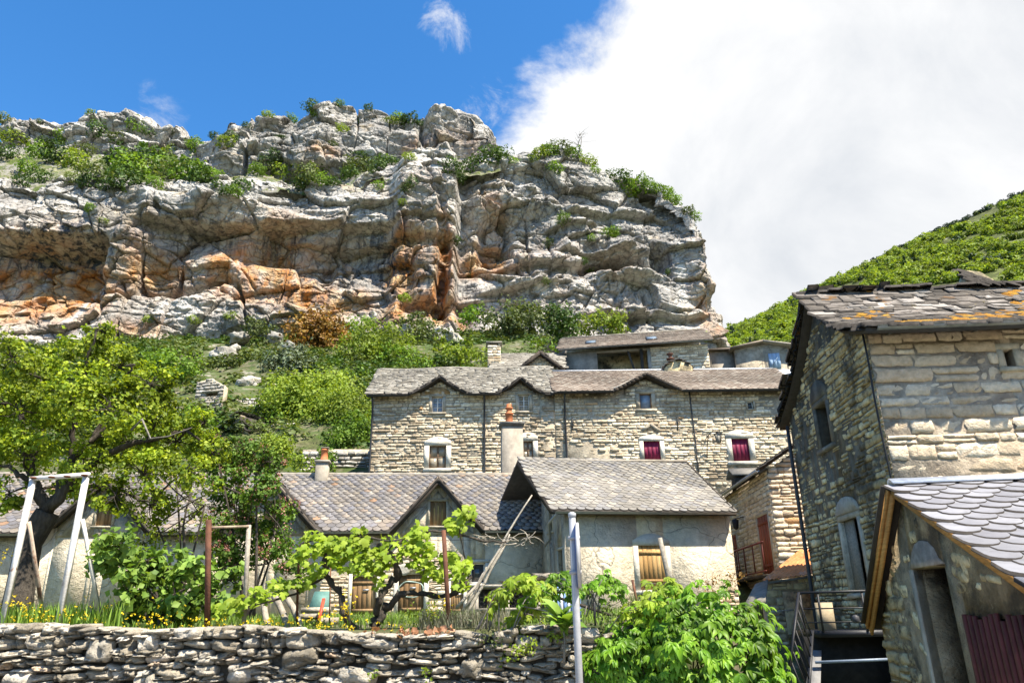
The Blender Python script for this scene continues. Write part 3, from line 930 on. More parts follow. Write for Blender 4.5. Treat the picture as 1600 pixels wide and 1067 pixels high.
def roof_deck(hfun, x0, x1, y0, y1, nx, ny, th=0.1):
    mb = MB(); xs = np.linspace(x0, x1, nx); ys = np.linspace(y0, y1, ny)
    T = np.array([[x, y, hfun(x, y)] for x in xs for y in ys]); B = T - np.array([0, 0, th]); n = len(T)
    F = []
    for i in range(nx - 1):
        for j in range(ny - 1):
            a = i * ny + j; F += [(a, a + ny, a + ny + 1, a + 1), (n + a + 1, n + a + ny + 1, n + a + ny, n + a)]
    for i in range(nx - 1):
        a = i * ny; F.append((a, n + a, n + a + ny, a + ny)); a = i * ny + ny - 1; F.append((a, a + ny, n + a + ny, n + a))
    for j in range(ny - 1):
        a = j; F.append((a, a + 1, n + a + 1, n + a)); a = (nx - 1) * ny + j; F.append((a, n + a, n + a + 1, a + 1))
    mb.raw(np.concatenate([T, B]), F); return mb


I4 = np.eye(4)
# ------------------------------------------------------------------ materials of the houses
LICH = ((0.05, 0.05, 0.045), 1.6, 0.60, 0.72, 0.65)
M_stone_main = mat('cream_rubble', [(0, (0.33, 0.255, 0.17)), (0.25, (0.48, 0.395, 0.275)), (0.55, (0.57, 0.48, 0.345)), (0.85, (0.66, 0.575, 0.43)), (0.96, (0.70, 0.63, 0.50)), (1, (0.48, 0.30, 0.15))], var=(9, 0.3), coarse=(0.35, 0.28), patches=[((0.20, 0.17, 0.13), 2.2, 0.60, 0.72, 0.5)], bump=(14, 0.6))
M_mortar_main = mat('cream_mortar', [(0, (0.34, 0.28, 0.20)), (1, (0.46, 0.39, 0.285))], rand=False, var=(6, 0.3), bump=(16, 0.6))
M_stone_big = mat('dressed_limestone', [(0, (0.47, 0.36, 0.24)), (0.35, (0.60, 0.475, 0.33)), (0.65, (0.68, 0.56, 0.405)), (0.93, (0.75, 0.64, 0.485)), (1, (0.50, 0.29, 0.13))], var=(7, 0.22), coarse=(0.5, 0.12), patches=[((0.30, 0.24, 0.17), 3.5, 0.58, 0.72, 0.5), ((0.66, 0.60, 0.50), 2.6, 0.62, 0.72, 0.4)], bump=(11, 0.8), bump2=(40, 0.4))
M_mortar_big = mat('pale_brown_mortar', [(0, (0.32, 0.255, 0.185)), (1, (0.44, 0.36, 0.265))], rand=False, var=(5, 0.3), bump=(12, 0.8))
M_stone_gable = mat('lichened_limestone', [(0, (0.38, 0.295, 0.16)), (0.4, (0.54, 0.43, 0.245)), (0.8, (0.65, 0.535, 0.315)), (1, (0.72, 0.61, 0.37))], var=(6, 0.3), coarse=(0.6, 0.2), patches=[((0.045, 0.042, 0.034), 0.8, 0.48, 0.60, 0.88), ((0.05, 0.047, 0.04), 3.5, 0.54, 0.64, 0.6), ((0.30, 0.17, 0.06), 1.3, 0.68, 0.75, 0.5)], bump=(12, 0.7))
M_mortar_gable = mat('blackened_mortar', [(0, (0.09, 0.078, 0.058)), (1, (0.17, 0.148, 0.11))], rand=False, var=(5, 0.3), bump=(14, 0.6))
M_plaster = mat('rough_cream_plaster', [(0, (0.58, 0.485, 0.35)), (1, (0.69, 0.60, 0.455))], rand=False, var=(4, 0.16), coarse=(0.5, 0.15), patches=[((0.30, 0.25, 0.19), 1.1, 0.56, 0.70, 0.6), ((0.60, 0.55, 0.47), 2.2, 0.6, 0.68, 0.5)], bump=(9, 0.8), bump2=(30, 0.5), cracks=(0.55, 0.3, (1, 1, .7), 0.45, 0.008))
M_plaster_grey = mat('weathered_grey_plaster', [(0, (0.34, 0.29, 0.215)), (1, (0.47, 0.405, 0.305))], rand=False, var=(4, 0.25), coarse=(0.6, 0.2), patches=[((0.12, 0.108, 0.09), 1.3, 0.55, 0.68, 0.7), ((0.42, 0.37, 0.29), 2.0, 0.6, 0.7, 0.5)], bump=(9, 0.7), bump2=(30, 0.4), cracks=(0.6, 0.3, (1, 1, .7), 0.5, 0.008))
M_surround = mat('whitewashed_stone', [(0, (0.47, 0.43, 0.35)), (1, (0.58, 0.54, 0.46))], rand=False, var=(6, 0.15), patches=[((0.38, 0.33, 0.26), 2.5, 0.6, 0.72, 0.5)], bump=(14, 0.4))
M_surround_old = mat('weathered_window_stone', [(0, (0.36, 0.31, 0.235)), (1, (0.47, 0.41, 0.31))], rand=False, var=(6, 0.2), patches=[((0.22, 0.19, 0.15), 2.2, 0.58, 0.7, 0.5)], bump=(14, 0.5))
M_slate = mat('mixed_slate', [(0, (0.125, 0.118, 0.122)), (0.25, (0.19, 0.167, 0.142)), (0.5, (0.15, 0.145, 0.158)), (0.75, (0.21, 0.175, 0.135)), (0.93, (0.26, 0.235, 0.205)), (1, (0.26, 0.155, 0.09))], var=(5, 0.2), coarse=(0.45, 0.22), patches=[((0.165, 0.115, 0.075), 0.6, 0.55, 0.68, 0.4), ((0.10, 0.105, 0.125), 0.5, 0.58, 0.68, 0.5), ((0.40, 0.37, 0.32), 3.0, 0.67, 0.74, 0.5)], bump=(20, 0.25), rough=0.7, spec=0.35)
M_slate_grey = mat('warm_grey_slate', [(0, (0.155, 0.14, 0.12)), (0.3, (0.205, 0.187, 0.157)), (0.6, (0.17, 0.163, 0.16)), (0.9, (0.25, 0.225, 0.187)), (1, (0.30, 0.265, 0.215))], var=(5, 0.2), coarse=(0.5, 0.18), patches=[((0.24, 0.21, 0.165), 2.2, 0.6, 0.7, 0.5), ((0.11, 0.118, 0.15), 0.8, 0.58, 0.68, 0.5)], bump=(20, 0.25), rough=0.7, spec=0.35)
M_slate_brown = mat('brown_slate', [(0, (0.135, 0.10, 0.075)), (0.4, (0.18, 0.14, 0.108)), (0.8, (0.22, 0.18, 0.145)), (1, (0.27, 0.235, 0.19))], var=(5, 0.2), coarse=(0.5, 0.2), bump=(20, 0.25), rough=0.75)
M_slate_new = mat('new_violet_grey_slate', [(0, (0.16, 0.157, 0.172)), (0.5, (0.195, 0.192, 0.208)), (1, (0.23, 0.227, 0.243))], var=(4, 0.14), coarse=(0.9, 0.14), patches=[((0.10, 0.098, 0.10), 2.5, 0.58, 0.68, 0.5)], bump=(30, 0.15), rough=0.8, spec=0.2)
M_lauze = mat('grey_stone_slab', [(0, (0.15, 0.136, 0.11)), (0.4, (0.21, 0.192, 0.158)), (0.8, (0.265, 0.245, 0.207)), (1, (0.33, 0.31, 0.27))], var=(5, 0.25), coarse=(0.5, 0.2), patches=[((0.10, 0.092, 0.078), 1.6, 0.58, 0.70, 0.6)], bump=(15, 0.5))
M_lauze_moss = mat('mossy_stone_slab', [(0, (0.07, 0.06, 0.05)), (0.4, (0.13, 0.112, 0.095)), (0.75, (0.195, 0.17, 0.15)), (1, (0.34, 0.31, 0.28))], var=(6, 0.3), coarse=(0.7, 0.2), patches=[((0.06, 0.052, 0.044), 2.0, 0.55, 0.66, 0.7), ((0.20, 0.09, 0.012), 1.5, 0.60, 0.66, 0.85), ((0.20, 0.16, 0.02), 2.4, 0.64, 0.70, 0.7)], bump=(16, 0.7))
M_moss = mat('orange_moss', [(0, (0.20, 0.09, 0.012)), (0.5, (0.29, 0.14, 0.015)), (1, (0.30, 0.19, 0.03))], var=(20, 0.35), bump=(40, 0.9), rough=1)
M_deck = plain('roof_boards', (0.05, 0.042, 0.035), rough=0.9)
M_darkwood = mat('dark_old_wood', [(0, (0.035, 0.028, 0.022)), (1, (0.07, 0.055, 0.042))], rand=False, var=(5, 0.3), stretch=(6, 6, 1), bump=(20, 0.4))
M_plank = mat('brown_plank', [(0, (0.17, 0.10, 0.045)), (0.5, (0.23, 0.14, 0.065)), (1, (0.29, 0.19, 0.095))], var=(6, 0.3), stretch=(8, 8, 0.7), bump=(20, 0.4), rough=0.8)
M_plank_gold = mat('honey_plank', [(0, (0.33, 0.19, 0.065)), (0.5, (0.40, 0.24, 0.09)), (1, (0.46, 0.30, 0.13))], var=(6, 0.25), stretch=(8, 8, 0.7), bump=(20, 0.4), rough=0.8)
M_newwood = mat('new_pine_board', [(0, (0.36, 0.17, 0.045)), (1, (0.45, 0.24, 0.07))], rand=False, var=(5, 0.25), stretch=(1, 1, 8), bump=(20, 0.2), rough=0.7)
M_purple = mat('plum_painted_board', [(0, (0.135, 0.008, 0.035)), (1, (0.185, 0.014, 0.05))], var=(4, 0.15), bump=(30, 0.1), rough=0.6)
M_redwood = mat('dark_red_board', [(0, (0.15, 0.03, 0.018)), (0.5, (0.20, 0.045, 0.025)), (1, (0.25, 0.065, 0.035))], var=(5, 0.25), stretch=(6, 6, 0.7), bump=(25, 0.25), rough=0.7)
M_redpaint = mat('oxblood_board', [(0, (0.085, 0.018, 0.016)), (1, (0.13, 0.03, 0.024))], var=(5, 0.3), bump=(25, 0.25), rough=0.7)
M_blueshut = mat('pale_blue_board', [(0, (0.30, 0.42, 0.58)), (1, (0.36, 0.48, 0.64))], var=(5, 0.12), bump=(25, 0.15), rough=0.6)
M_zinc = plain('zinc_gutter', (0.30, 0.31, 0.33), rough=0.45, metal=0.6, var=0.15)
M_pipe = plain('dark_downpipe', (0.045, 0.045, 0.048), rough=0.5, var=0.2)
M_iron = plain('black_iron', (0.015, 0.015, 0.017), rough=0.5, var=0.2)
M_whiteframe = plain('white_window_paint', (0.68, 0.67, 0.64), rough=0.5, var=0.08)
M_brownframe = plain('brown_window_frame', (0.17, 0.10, 0.055), rough=0.6, var=0.2)
M_greywood = mat('grey_weathered_wood', [(0, (0.27, 0.235, 0.19)), (1, (0.40, 0.355, 0.29))], var=(6, 0.3), stretch=(3, 3, 3), bump=(25, 0.4))
M_cement = mat('grey_cement_render', [(0, (0.235, 0.205, 0.165)), (1, (0.33, 0.29, 0.235))], rand=False, var=(5, 0.18), coarse=(0.8, 0.15), patches=[((0.19, 0.17, 0.145), 1.2, 0.56, 0.7, 0.5, (1.5, 1.5, 0.3))], bump=(20, 0.3))
M_terra = mat('terracotta', [(0, (0.40, 0.13, 0.05)), (1, (0.50, 0.17, 0.07))], rand=False, var=(6, 0.2), bump=(25, 0.15), rough=0.75)
M_curtain = mat('dusty_pane', [(0, (0.22, 0.19, 0.14)), (1, (0.30, 0.26, 0.19))], var=(4, 0.2), bump=(10, 0), rough=0.25, spec=0.5)
M_pane_blue = mat('sky_pane', [(0, (0.14, 0.19, 0.25)), (1, (0.20, 0.26, 0.33))], var=(4, 0.2), bump=(10, 0), rough=0.15, spec=0.6)
M_rust = mat('rusty_sheet', [(0, (0.40, 0.14, 0.04)), (1, (0.50, 0.21, 0.08))], rand=False, var=(4, 0.25), stretch=(1, 1, 1), patches=[((0.42, 0.33, 0.27), 1.8, 0.58, 0.68, 0.6), ((0.17, 0.055, 0.02), 2.2, 0.55, 0.68, 0.7)], bump=(25, 0.2), rough=0.75)
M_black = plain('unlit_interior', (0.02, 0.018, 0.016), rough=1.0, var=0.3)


def gutter(mb, a, b, r=0.07, n=7):
    """half-round gutter from a to b (open side up)"""
    a = np.asarray(a, float); b = np.asarray(b, float); t = (b - a) / np.linalg.norm(b - a)
    x = np.cross(t, (0, 0, 1.0)); x /= np.linalg.norm(x); V = []
    for e in (a, b):
        for rr in (r, r * 0.86):
            for k in range(n):
                an = math.pi + math.pi * k / (n - 1); V.append(e + x * rr * math.cos(an) + np.array([0, 0, rr * math.sin(an)]))
    F = []
    for k in range(n - 1):
        F += [(k, k + 1, 2 * n + k + 1, 2 * n + k), (n + k + 1, n + k, 3 * n + k, 3 * n + k + 1), (k, n + k, n + k + 1, k + 1), (2 * n + k, 2 * n + k + 1, 3 * n + k + 1, 3 * n + k)]
    for k in (0, n - 1): F.append((k, 2 * n + k, 3 * n + k, n + k))
    mb.raw(V, F)


def planks(parent, name, x0, x1, z0, z1, y, n, mat_, th=0.03, M=I4, gap=0.008, rails=()):
    """vertical boards, each an object; horizontal rails as one part each"""
    w = (x1 - x0) / n
    for i in range(n):
        mb = MB().box(x0 + i * w + gap / 2, x0 + (i + 1) * w - gap / 2, y - 0.004 * (i % 2), y + th, z0, z1, M)
        mb.build(name, mat_, parent)
    for zr in rails: MB().box(x0 + 0.02, x1 - 0.02, y - 0.028, y - 0.006, zr - 0.045, zr + 0.045, M).build('rail', mat_, parent)


def window(root, cx, z0, w, h, y=0.0, M=I4, style='mull', frame_m=None, pane_m=None, sur_m=None, sur=0.16, arch=0.0, recess=0.12, cols=2, rows=3, proud=0.05, name='window', sill=True):
    """stone surround (a frame round the opening, optionally arched) + frame + panes"""
    wn = bpy.data.objects.new(name, None); COL.objects.link(wn); wn.parent = root
    mb = MB(); x0, x1, z1 = cx - w / 2, cx + w / 2, z0 + h
    if sur_m:
        o0, o1 = x0 - sur, x1 + sur
        mb.box(o0, x0, y - proud, y + recess + 0.05, z0 - 0.02, z1, M); mb.box(x1, o1, y - proud, y + recess + 0.05, z0 - 0.02, z1, M)
        n = 9; top = [(o0, z1), (o1, z1)]
        arc = [(o1 - (o1 - o0) * k / (n - 1), z1 + sur * 0.9 + arch * math.sin(math.pi * k / (n - 1))) for k in range(n)]
        poly = np.array([(x, y - proud - 0.004, z) for x, z in [(o0, z1 + 0.001), (o1, z1 + 0.001)] + arc])
        poly = poly @ M[:3, :3].T + M[:3, 3]
        mb.prism(poly, recess + 0.05 + proud, M[:3, 1])
        mb.build('surround', sur_m, wn)
        if sill:
            MB().box(o0 - 0.02, o1 + 0.02, y - proud - 0.05, y + recess, z0 - sur * 0.8, z0 - 0.021, M).build('sill', sur_m, wn)
    if frame_m:
        mb = MB(); f = 0.045; yy = y + recess - 0.04
        mb.box(x0, x1, yy, yy + 0.04, z0, z0 + f, M).box(x0, x1, yy, yy + 0.04, z1 - f, z1, M)
        mb.box(x0, x0 + f, yy, yy + 0.04, z0 + f, z1 - f, M).box(x1 - f, x1, yy, yy + 0.04, z0 + f, z1 - f, M)
        b = 0.028
        for k in range(1, cols):
            xc = x0 + (x1 - x0) * k / cols; bb = b * (1.9 if cols == 2 else 1); mb.box(xc - bb / 2, xc + bb / 2, yy + 0.004, yy + 0.036, z0 + f, z1 - f, M)
        for k in range(1, rows):
            zc = z0 + (z1 - z0) * k / rows; mb.box(x0 + f, x1 - f, yy + 0.008, yy + 0.032, zc - b / 2, zc + b / 2, M)
        mb.build('frame', frame_m, wn)
    if pane_m:
        for i in range(cols):
            for j in range(rows):
                a, b_ = x0 + (x1 - x0) * i / cols, x0 + (x1 - x0) * (i + 1) / cols; c, d = z0 + h * j / rows, z0 + h * (j + 1) / rows
                MB().box(a + 0.004, b_ - 0.004, y + recess - 0.018, y + recess - 0.010, c + 0.004, d - 0.004, M).build('pane', pane_m, wn)
    return wn


def smax(a, b, k):
    h = max(k - abs(a - b), 0.0) / k; return max(a, b) + h * h * k * 0.25
# ================================================================== houses
def ztop_from(hfun, x0, x1, y, off=0.1, n=120):
    return [(x, hfun(x, y) - off) for x in np.linspace(x0, x1, n)]


def pxwin(fr, x0, x1, y0, y1, y=0.0):
    a = fr.loc((x0 + x1) / 2, y0, y); b = fr.loc((x0 + x1) / 2, y1, y); l = fr.loc(x0, (y0 + y1) / 2, y); r = fr.loc(x1, (y0 + y1) / 2, y)
    return (l[0] + r[0]) / 2, b[2], r[0] - l[0], a[2] - b[2]


def chimney_pot(parent, c, r=0.11, h=0.42, tiers=1, name='chimney_pot'):
    mb = MB()
    prof = [(r * 1.1, 0), (r * 1.15, 0.05), (r, 0.08), (r * 0.85, h * 0.85), (r * 1.02, h * 0.87), (r * 1.02, h), (r * 0.7, h), (r * 0.7, h * 0.6)]
    if tiers == 2:
        prof = [(r * 1.1, 0), (r * 1.1, .05), (r, .08), (r, h * .42), (r * 1.18, h * .44), (r * 1.18, h * .5), (r * .78, h * .53), (r * .74, h * .70), (r * 1.05, h * .72), (r * 1.05, h * .80), (r * .6, h * .84), (r * .75, h * .97), (r * .3, h)]
    mb.lathe(prof, 12, c); return mb.build(name, M_terra, parent)


# ---------- long stone house, left half: stone-slab roof with two eyebrow dormers
FA = Frame((P(577, 740, 35)[0], 35.0, 5.4), R(1.0))


def house_main_left():
    rng = random.Random(1); f = FA
    root = thing('stone_house', 'cream rubble house with grey stone-slab roof and two eyebrow dormers', 'house', f.o, f.yaw)
    x1 = f.loc(866, 640)[0]; ze = f.loc(640, 616.5, -0.45)[2]; RY = 3.1; zr = f.loc(700, 577, RY)[2]
    dorm = []
    for px, py, hw in ((687, 586, 46), (813, 589, 36)):
        a = f.loc(px, py, -0.45); dorm.append((a[0], a[2], f.loc(px + hw, 612, -0.45)[0] - a[0]))

    def h(x, y):
        z = ze + (y + 0.45) / (RY + 0.45) * (zr - ze) if y <= RY else zr - (y - RY) * 0.55
        for xc, za, hw in dorm:
            u = abs(x - xc) / hw
            zd = za - (za - ze) * min(u, 1.6) ** 0.92 + 0.02 * (y + 0.45)
            z = smax(z, zd, 0.16)
        return z + 0.05 * math.sin(x * 1.3) * math.sin(y + 1)
    roof_deck(h, -0.22, x1, -0.47, RY * 2 + 0.2, 90, 16, 0.10).build('roof_deck', M_deck, root)
    pc = Pieces(LAUZES); lay_roof(pc, h, -0.25, x1, -0.42, RY, rng, 0.30, 0.15, 0.34, 0.035, 0.045, wj=0.35, tip=0.06, lift=0.03)
    pc.emit('roof_slab', 'roof_slabs', M_lauze, root)
    pr = [(x, RY, h(x, RY) + 0.02) for x in np.linspace(-0.25, x1, 30)]
    MB().tube(pr, 0.085, 6).build('ridge', M_lauze, root)
    wins = [pxwin(f, 675, 692, 620, 644), pxwin(f, 670.5, 697, 696, 731), pxwin(f, 810, 827, 617, 642), pxwin(f, 817, 833, 689, 717)]
    holes = [(c - w / 2, c + w / 2, z, z + hh) for c, z, w, hh in wins]
    sur = [0.14, 0.24, 0.14, 0.24]
    big = [(c - w / 2 - s * 0.92, c + w / 2 + s * 0.92, z - s * 0.75, z + hh + s * 0.8) for (c, z, w, hh), s in zip(wins, sur)]
    top = ztop_from(h, 0, x1, 0.0, 0.13)
    mb = MB(); wall_core(mb, top, 0, holes, 0.5, I4); mb.box(0, 0.5, 0.5, RY * 2, 0, ze - 0.2).box(x1 - 0.5, x1, 0.5, RY * 2, 0, ze - 0.2).box(0.5, x1 - 0.5, RY * 2 - 0.4, RY * 2, 0, ze - 0.2)
    mb.build('wall', M_mortar_main, root)
    pc = Pieces(STONES); lay_stones(pc, top, 0.9, big, I4, rng, (0.065, 0.20), (0.12, 0.5), 0.16, 0.035, 0.014, tilt=0.025, wav=0.015, flush=3.3, jit=.45)
    pc.emit('stone', 'stonework', M_stone_main, root)
    for k, ((c, z, w, hh), s) in enumerate(zip(wins, sur)):
        window(root, c, z, w, hh, 0, I4, frame_m=M_whiteframe if k in (0, 2) else M_brownframe, pane_m=M_pane_blue if k == 0 else M_curtain, sur_m=M_surround if k % 2 else M_surround_old, sur=s, arch=0.22 if k % 2 else 0.0, cols=2, rows=3 if k % 2 == 0 else 2, recess=0.14)
    # arched relieving stone above the first dormer window
    c, z, w, hh = wins[0]
    poly = [(c - 0.62, -0.045, z + hh + 0.14), (c + 0.62, -0.045, z + hh + 0.14)] + [(c + 0.62 * math.cos(a), -0.045, z + hh + 0.14 + 0.34 * math.sin(a)) for a in np.linspace(0.2, math.pi - 0.2, 9)]
    MB().prism(np.array(poly), 0.1).build('lintel', plain('ochre_lintel', (0.40, 0.25, 0.11), var=0.3, bump=0.4), root)
    for px in (580, 757):
        x = f.loc(px, 680, -0.1)[0]; zt = h(x, -0.4) - 0.1
        MB().tube([(x, -0.42, zt), (x, -0.3, zt - 0.15), (x, -0.1, zt - 0.4), (x, -0.1, 2.5), (x, -0.1, 0)], 0.05, 8).build('downpipe', M_pipe, root)
    for a, b in ((572, 636), (733, 782)):
        xa, xb = f.loc(a, 615, -0.5)[0], f.loc(b, 615, -0.5)[0]; mb = MB(); gutter(mb, (xa, -0.5, ze - 0.02), (xb, -0.5, ze - 0.02), 0.07); mb.build('gutter', M_pipe, root)
    return x1


XA1 = house_main_left()

# ---------- long stone house, right half: brown slate roof with one gabled dormer
FB = Frame(FA.world((XA1 + 0.02, -0.03, 0)), R(1.0))


def house_main_right():
    rng = random.Random(2); f = FB
    root = thing('stone_house', 'cream rubble house with brown slate roof and plum-painted shutters', 'house', f.o, f.yaw)
    x1 = f.loc(1250, 640)[0]; ze = f.loc(1000, 609.5, -0.45)[2]; RY = 2.7; zr = f.loc(1000, 579, RY)[2]
    a = f.loc(1010, 583, -0.5); xc, za = a[0], a[2]; hw = f.loc(1064, 606, -0.45)[0] - xc

    def h(x, y):
        z = ze + (y + 0.45) / (RY + 0.45) * (zr - ze) if y <= RY else zr - (y - RY) * 0.5
        return max(z, za - (za - ze) * abs(x - xc) / hw)
    roof_deck(h, -0.05, x1, -0.52, RY * 2, 80, 14, 0.1).build('roof_deck', M_deck, root)
    pc = Pieces(SLATES); lay_roof(pc, h, 0.0, x1, -0.45, RY, rng, 0.27, 0.17, 0.34, 0.018, 0.02, tip=0.05)
    pc.emit('slate', 'slates', M_slate_brown, root)
    MB().tube([(x, RY, zr + 0.02) for x in np.linspace(0, x1, 12)], 0.06, 6).build('ridge', M_zinc, root)
    for s in (-1, 1):
        mb = MB()
        for k in range(8):
            u0, u1 = hw * k / 8, hw * (k + 1) / 8
            mb.bar((xc + s * u0, -0.50, h(xc + s * u0, -0.5) - 0.02), (xc + s * u1, -0.50, h(xc + s * u1, -0.5) - 0.02), 0.05, 0.16)
        mb.build('verge_board', M_darkwood, root)
    mb = MB().bar((xc - hw, -0.5, ze + 0.10), (xc - 0.3, 0.35, za + 0.06), 0.09, 0.05)
    mb.build('valley_flashing', plain('pale_flashing', (0.55, 0.5, 0.43)), root)
    wins = [pxwin(f, 999.5, 1018, 615, 638.5), pxwin(f, 1006, 1032, 689, 719), pxwin(f, 1144, 1171, 685, 720), pxwin(f, 1168, 1177, 627, 639)]
    holes = [(c - w / 2, c + w / 2, z, z + hh) for c, z, w, hh in wins]
    sur = [0.2, 0.2, 0.26, 0.08]
    big = [(c - w / 2 - s * 0.92, c + w / 2 + s * 0.92, z - s * 0.75, z + hh + s * 0.8) for (c, z, w, hh), s in zip(wins, sur)]
    top = ztop_from(h, 0, x1, 0.0, 0.13)
    mb = MB(); wall_core(mb, top, 0, holes, 0.5, I4); mb.box(x1 - 0.5, x1, 0.5, RY * 2, 0, ze - 0.2).box(0, x1 - 0.5, RY * 2 - 0.4, RY * 2, 0, ze - 0.2)
    mb.build('wall', M_mortar_main, root)
    c, z, w, hh = wins[1]; tri = f.loc(1015, 673)[2]
    pc = Pieces(STONES); lay_stones(pc, top, 0.2, big + [(c - 0.22, c + 0.25, tri, tri + 0.22)], I4, rng, (0.07, 0.20), (0.13, 0.52), 0.16, 0.035, 0.014, tilt=0.02, flush=5.1, jit=.45)
    pc.emit('stone', 'stonework', M_stone_main, root)
    for k, ((c, z, w, hh), s) in enumerate(zip(wins, sur)):
        wn = window(root, c, z, w, hh, 0, I4, frame_m=M_brownframe if k == 0 else (M_whiteframe if k == 3 else None), pane_m=M_pane_blue if k == 0 else (M_glass if k == 3 else None), sur_m=M_surround_old if k in (0, 3) else M_surround, sur=s, arch=(0, .12, .2, 0)[k], cols=1, rows=1, recess=0.12)
        if k in (1, 2): planks(wn, 'board', c - w / 2 + 0.005, c + w / 2 - 0.005, z, z + hh, 0.06, 4, M_purple)
    c = wins[1][0]
    for s in (-1, 1): MB().bar((c + s * 0.42, -0.03, tri - 0.02), (c, -0.03, tri + 0.33), 0.16, 0.1, up=(0, 1, 0)).build('relieving_stone', M_surround_old, root)
    MB().box(c - 0.3, c + 0.3, 0.02, 0.03, tri - 0.02, tri + 0.25).build('relieving_recess', M_black, root)
    x = f.loc(884, 680, -0.1)[0]
    MB().tube([(x, -0.42, ze - 0.08), (x, -0.3, ze - .25), (x, -0.1, ze - .45), (x + .02, -0.1, 2.5), (x + .02, -0.1, 0)], 0.05, 8).build('downpipe', M_pipe, root)
    pts = [f.loc(px, py, -0.07) for px, py in ((1077, 609), (1079, 630), (1083, 660), (1087, 690), (1089, 715), (1092, 745))]
    MB().tube(pts, 0.03, 6).build('cable_duct', M_pipe, root)
    for px in (894, 1059):
        a = f.loc(px, 652, -0.06); b = f.loc(px, 672, -0.06); MB().bar(a, b, 0.05, 0.03).bar(a + [0, 0, -.12], a + [0.1, 0, -.3], 0.03).build('iron_tie', M_iron, root)
    mb = MB(); gutter(mb, (0, -0.5, ze - 0.05), (x1, -0.5, ze - 0.05), 0.06)
    # the gutter breaks at the dormer
    mb = MB(); gutter(mb, (0.1, -0.5, ze - 0.04), (xc - hw - 0.05, -0.5, ze - 0.04), 0.06); mb.build('gutter', M_pipe, root)
    mb = MB(); gutter(mb, (xc + hw + 0.05, -0.5, ze - 0.04), (x1, -0.5, ze - 0.04), 0.06); mb.build('gutter', M_pipe, root)
    return f, x1


house_main_right()

# ---------- long low row house with slate roof and gabled dormers
FR = Frame((P(0, 833, 25)[0], 25.0, 1.62), R(6.0))


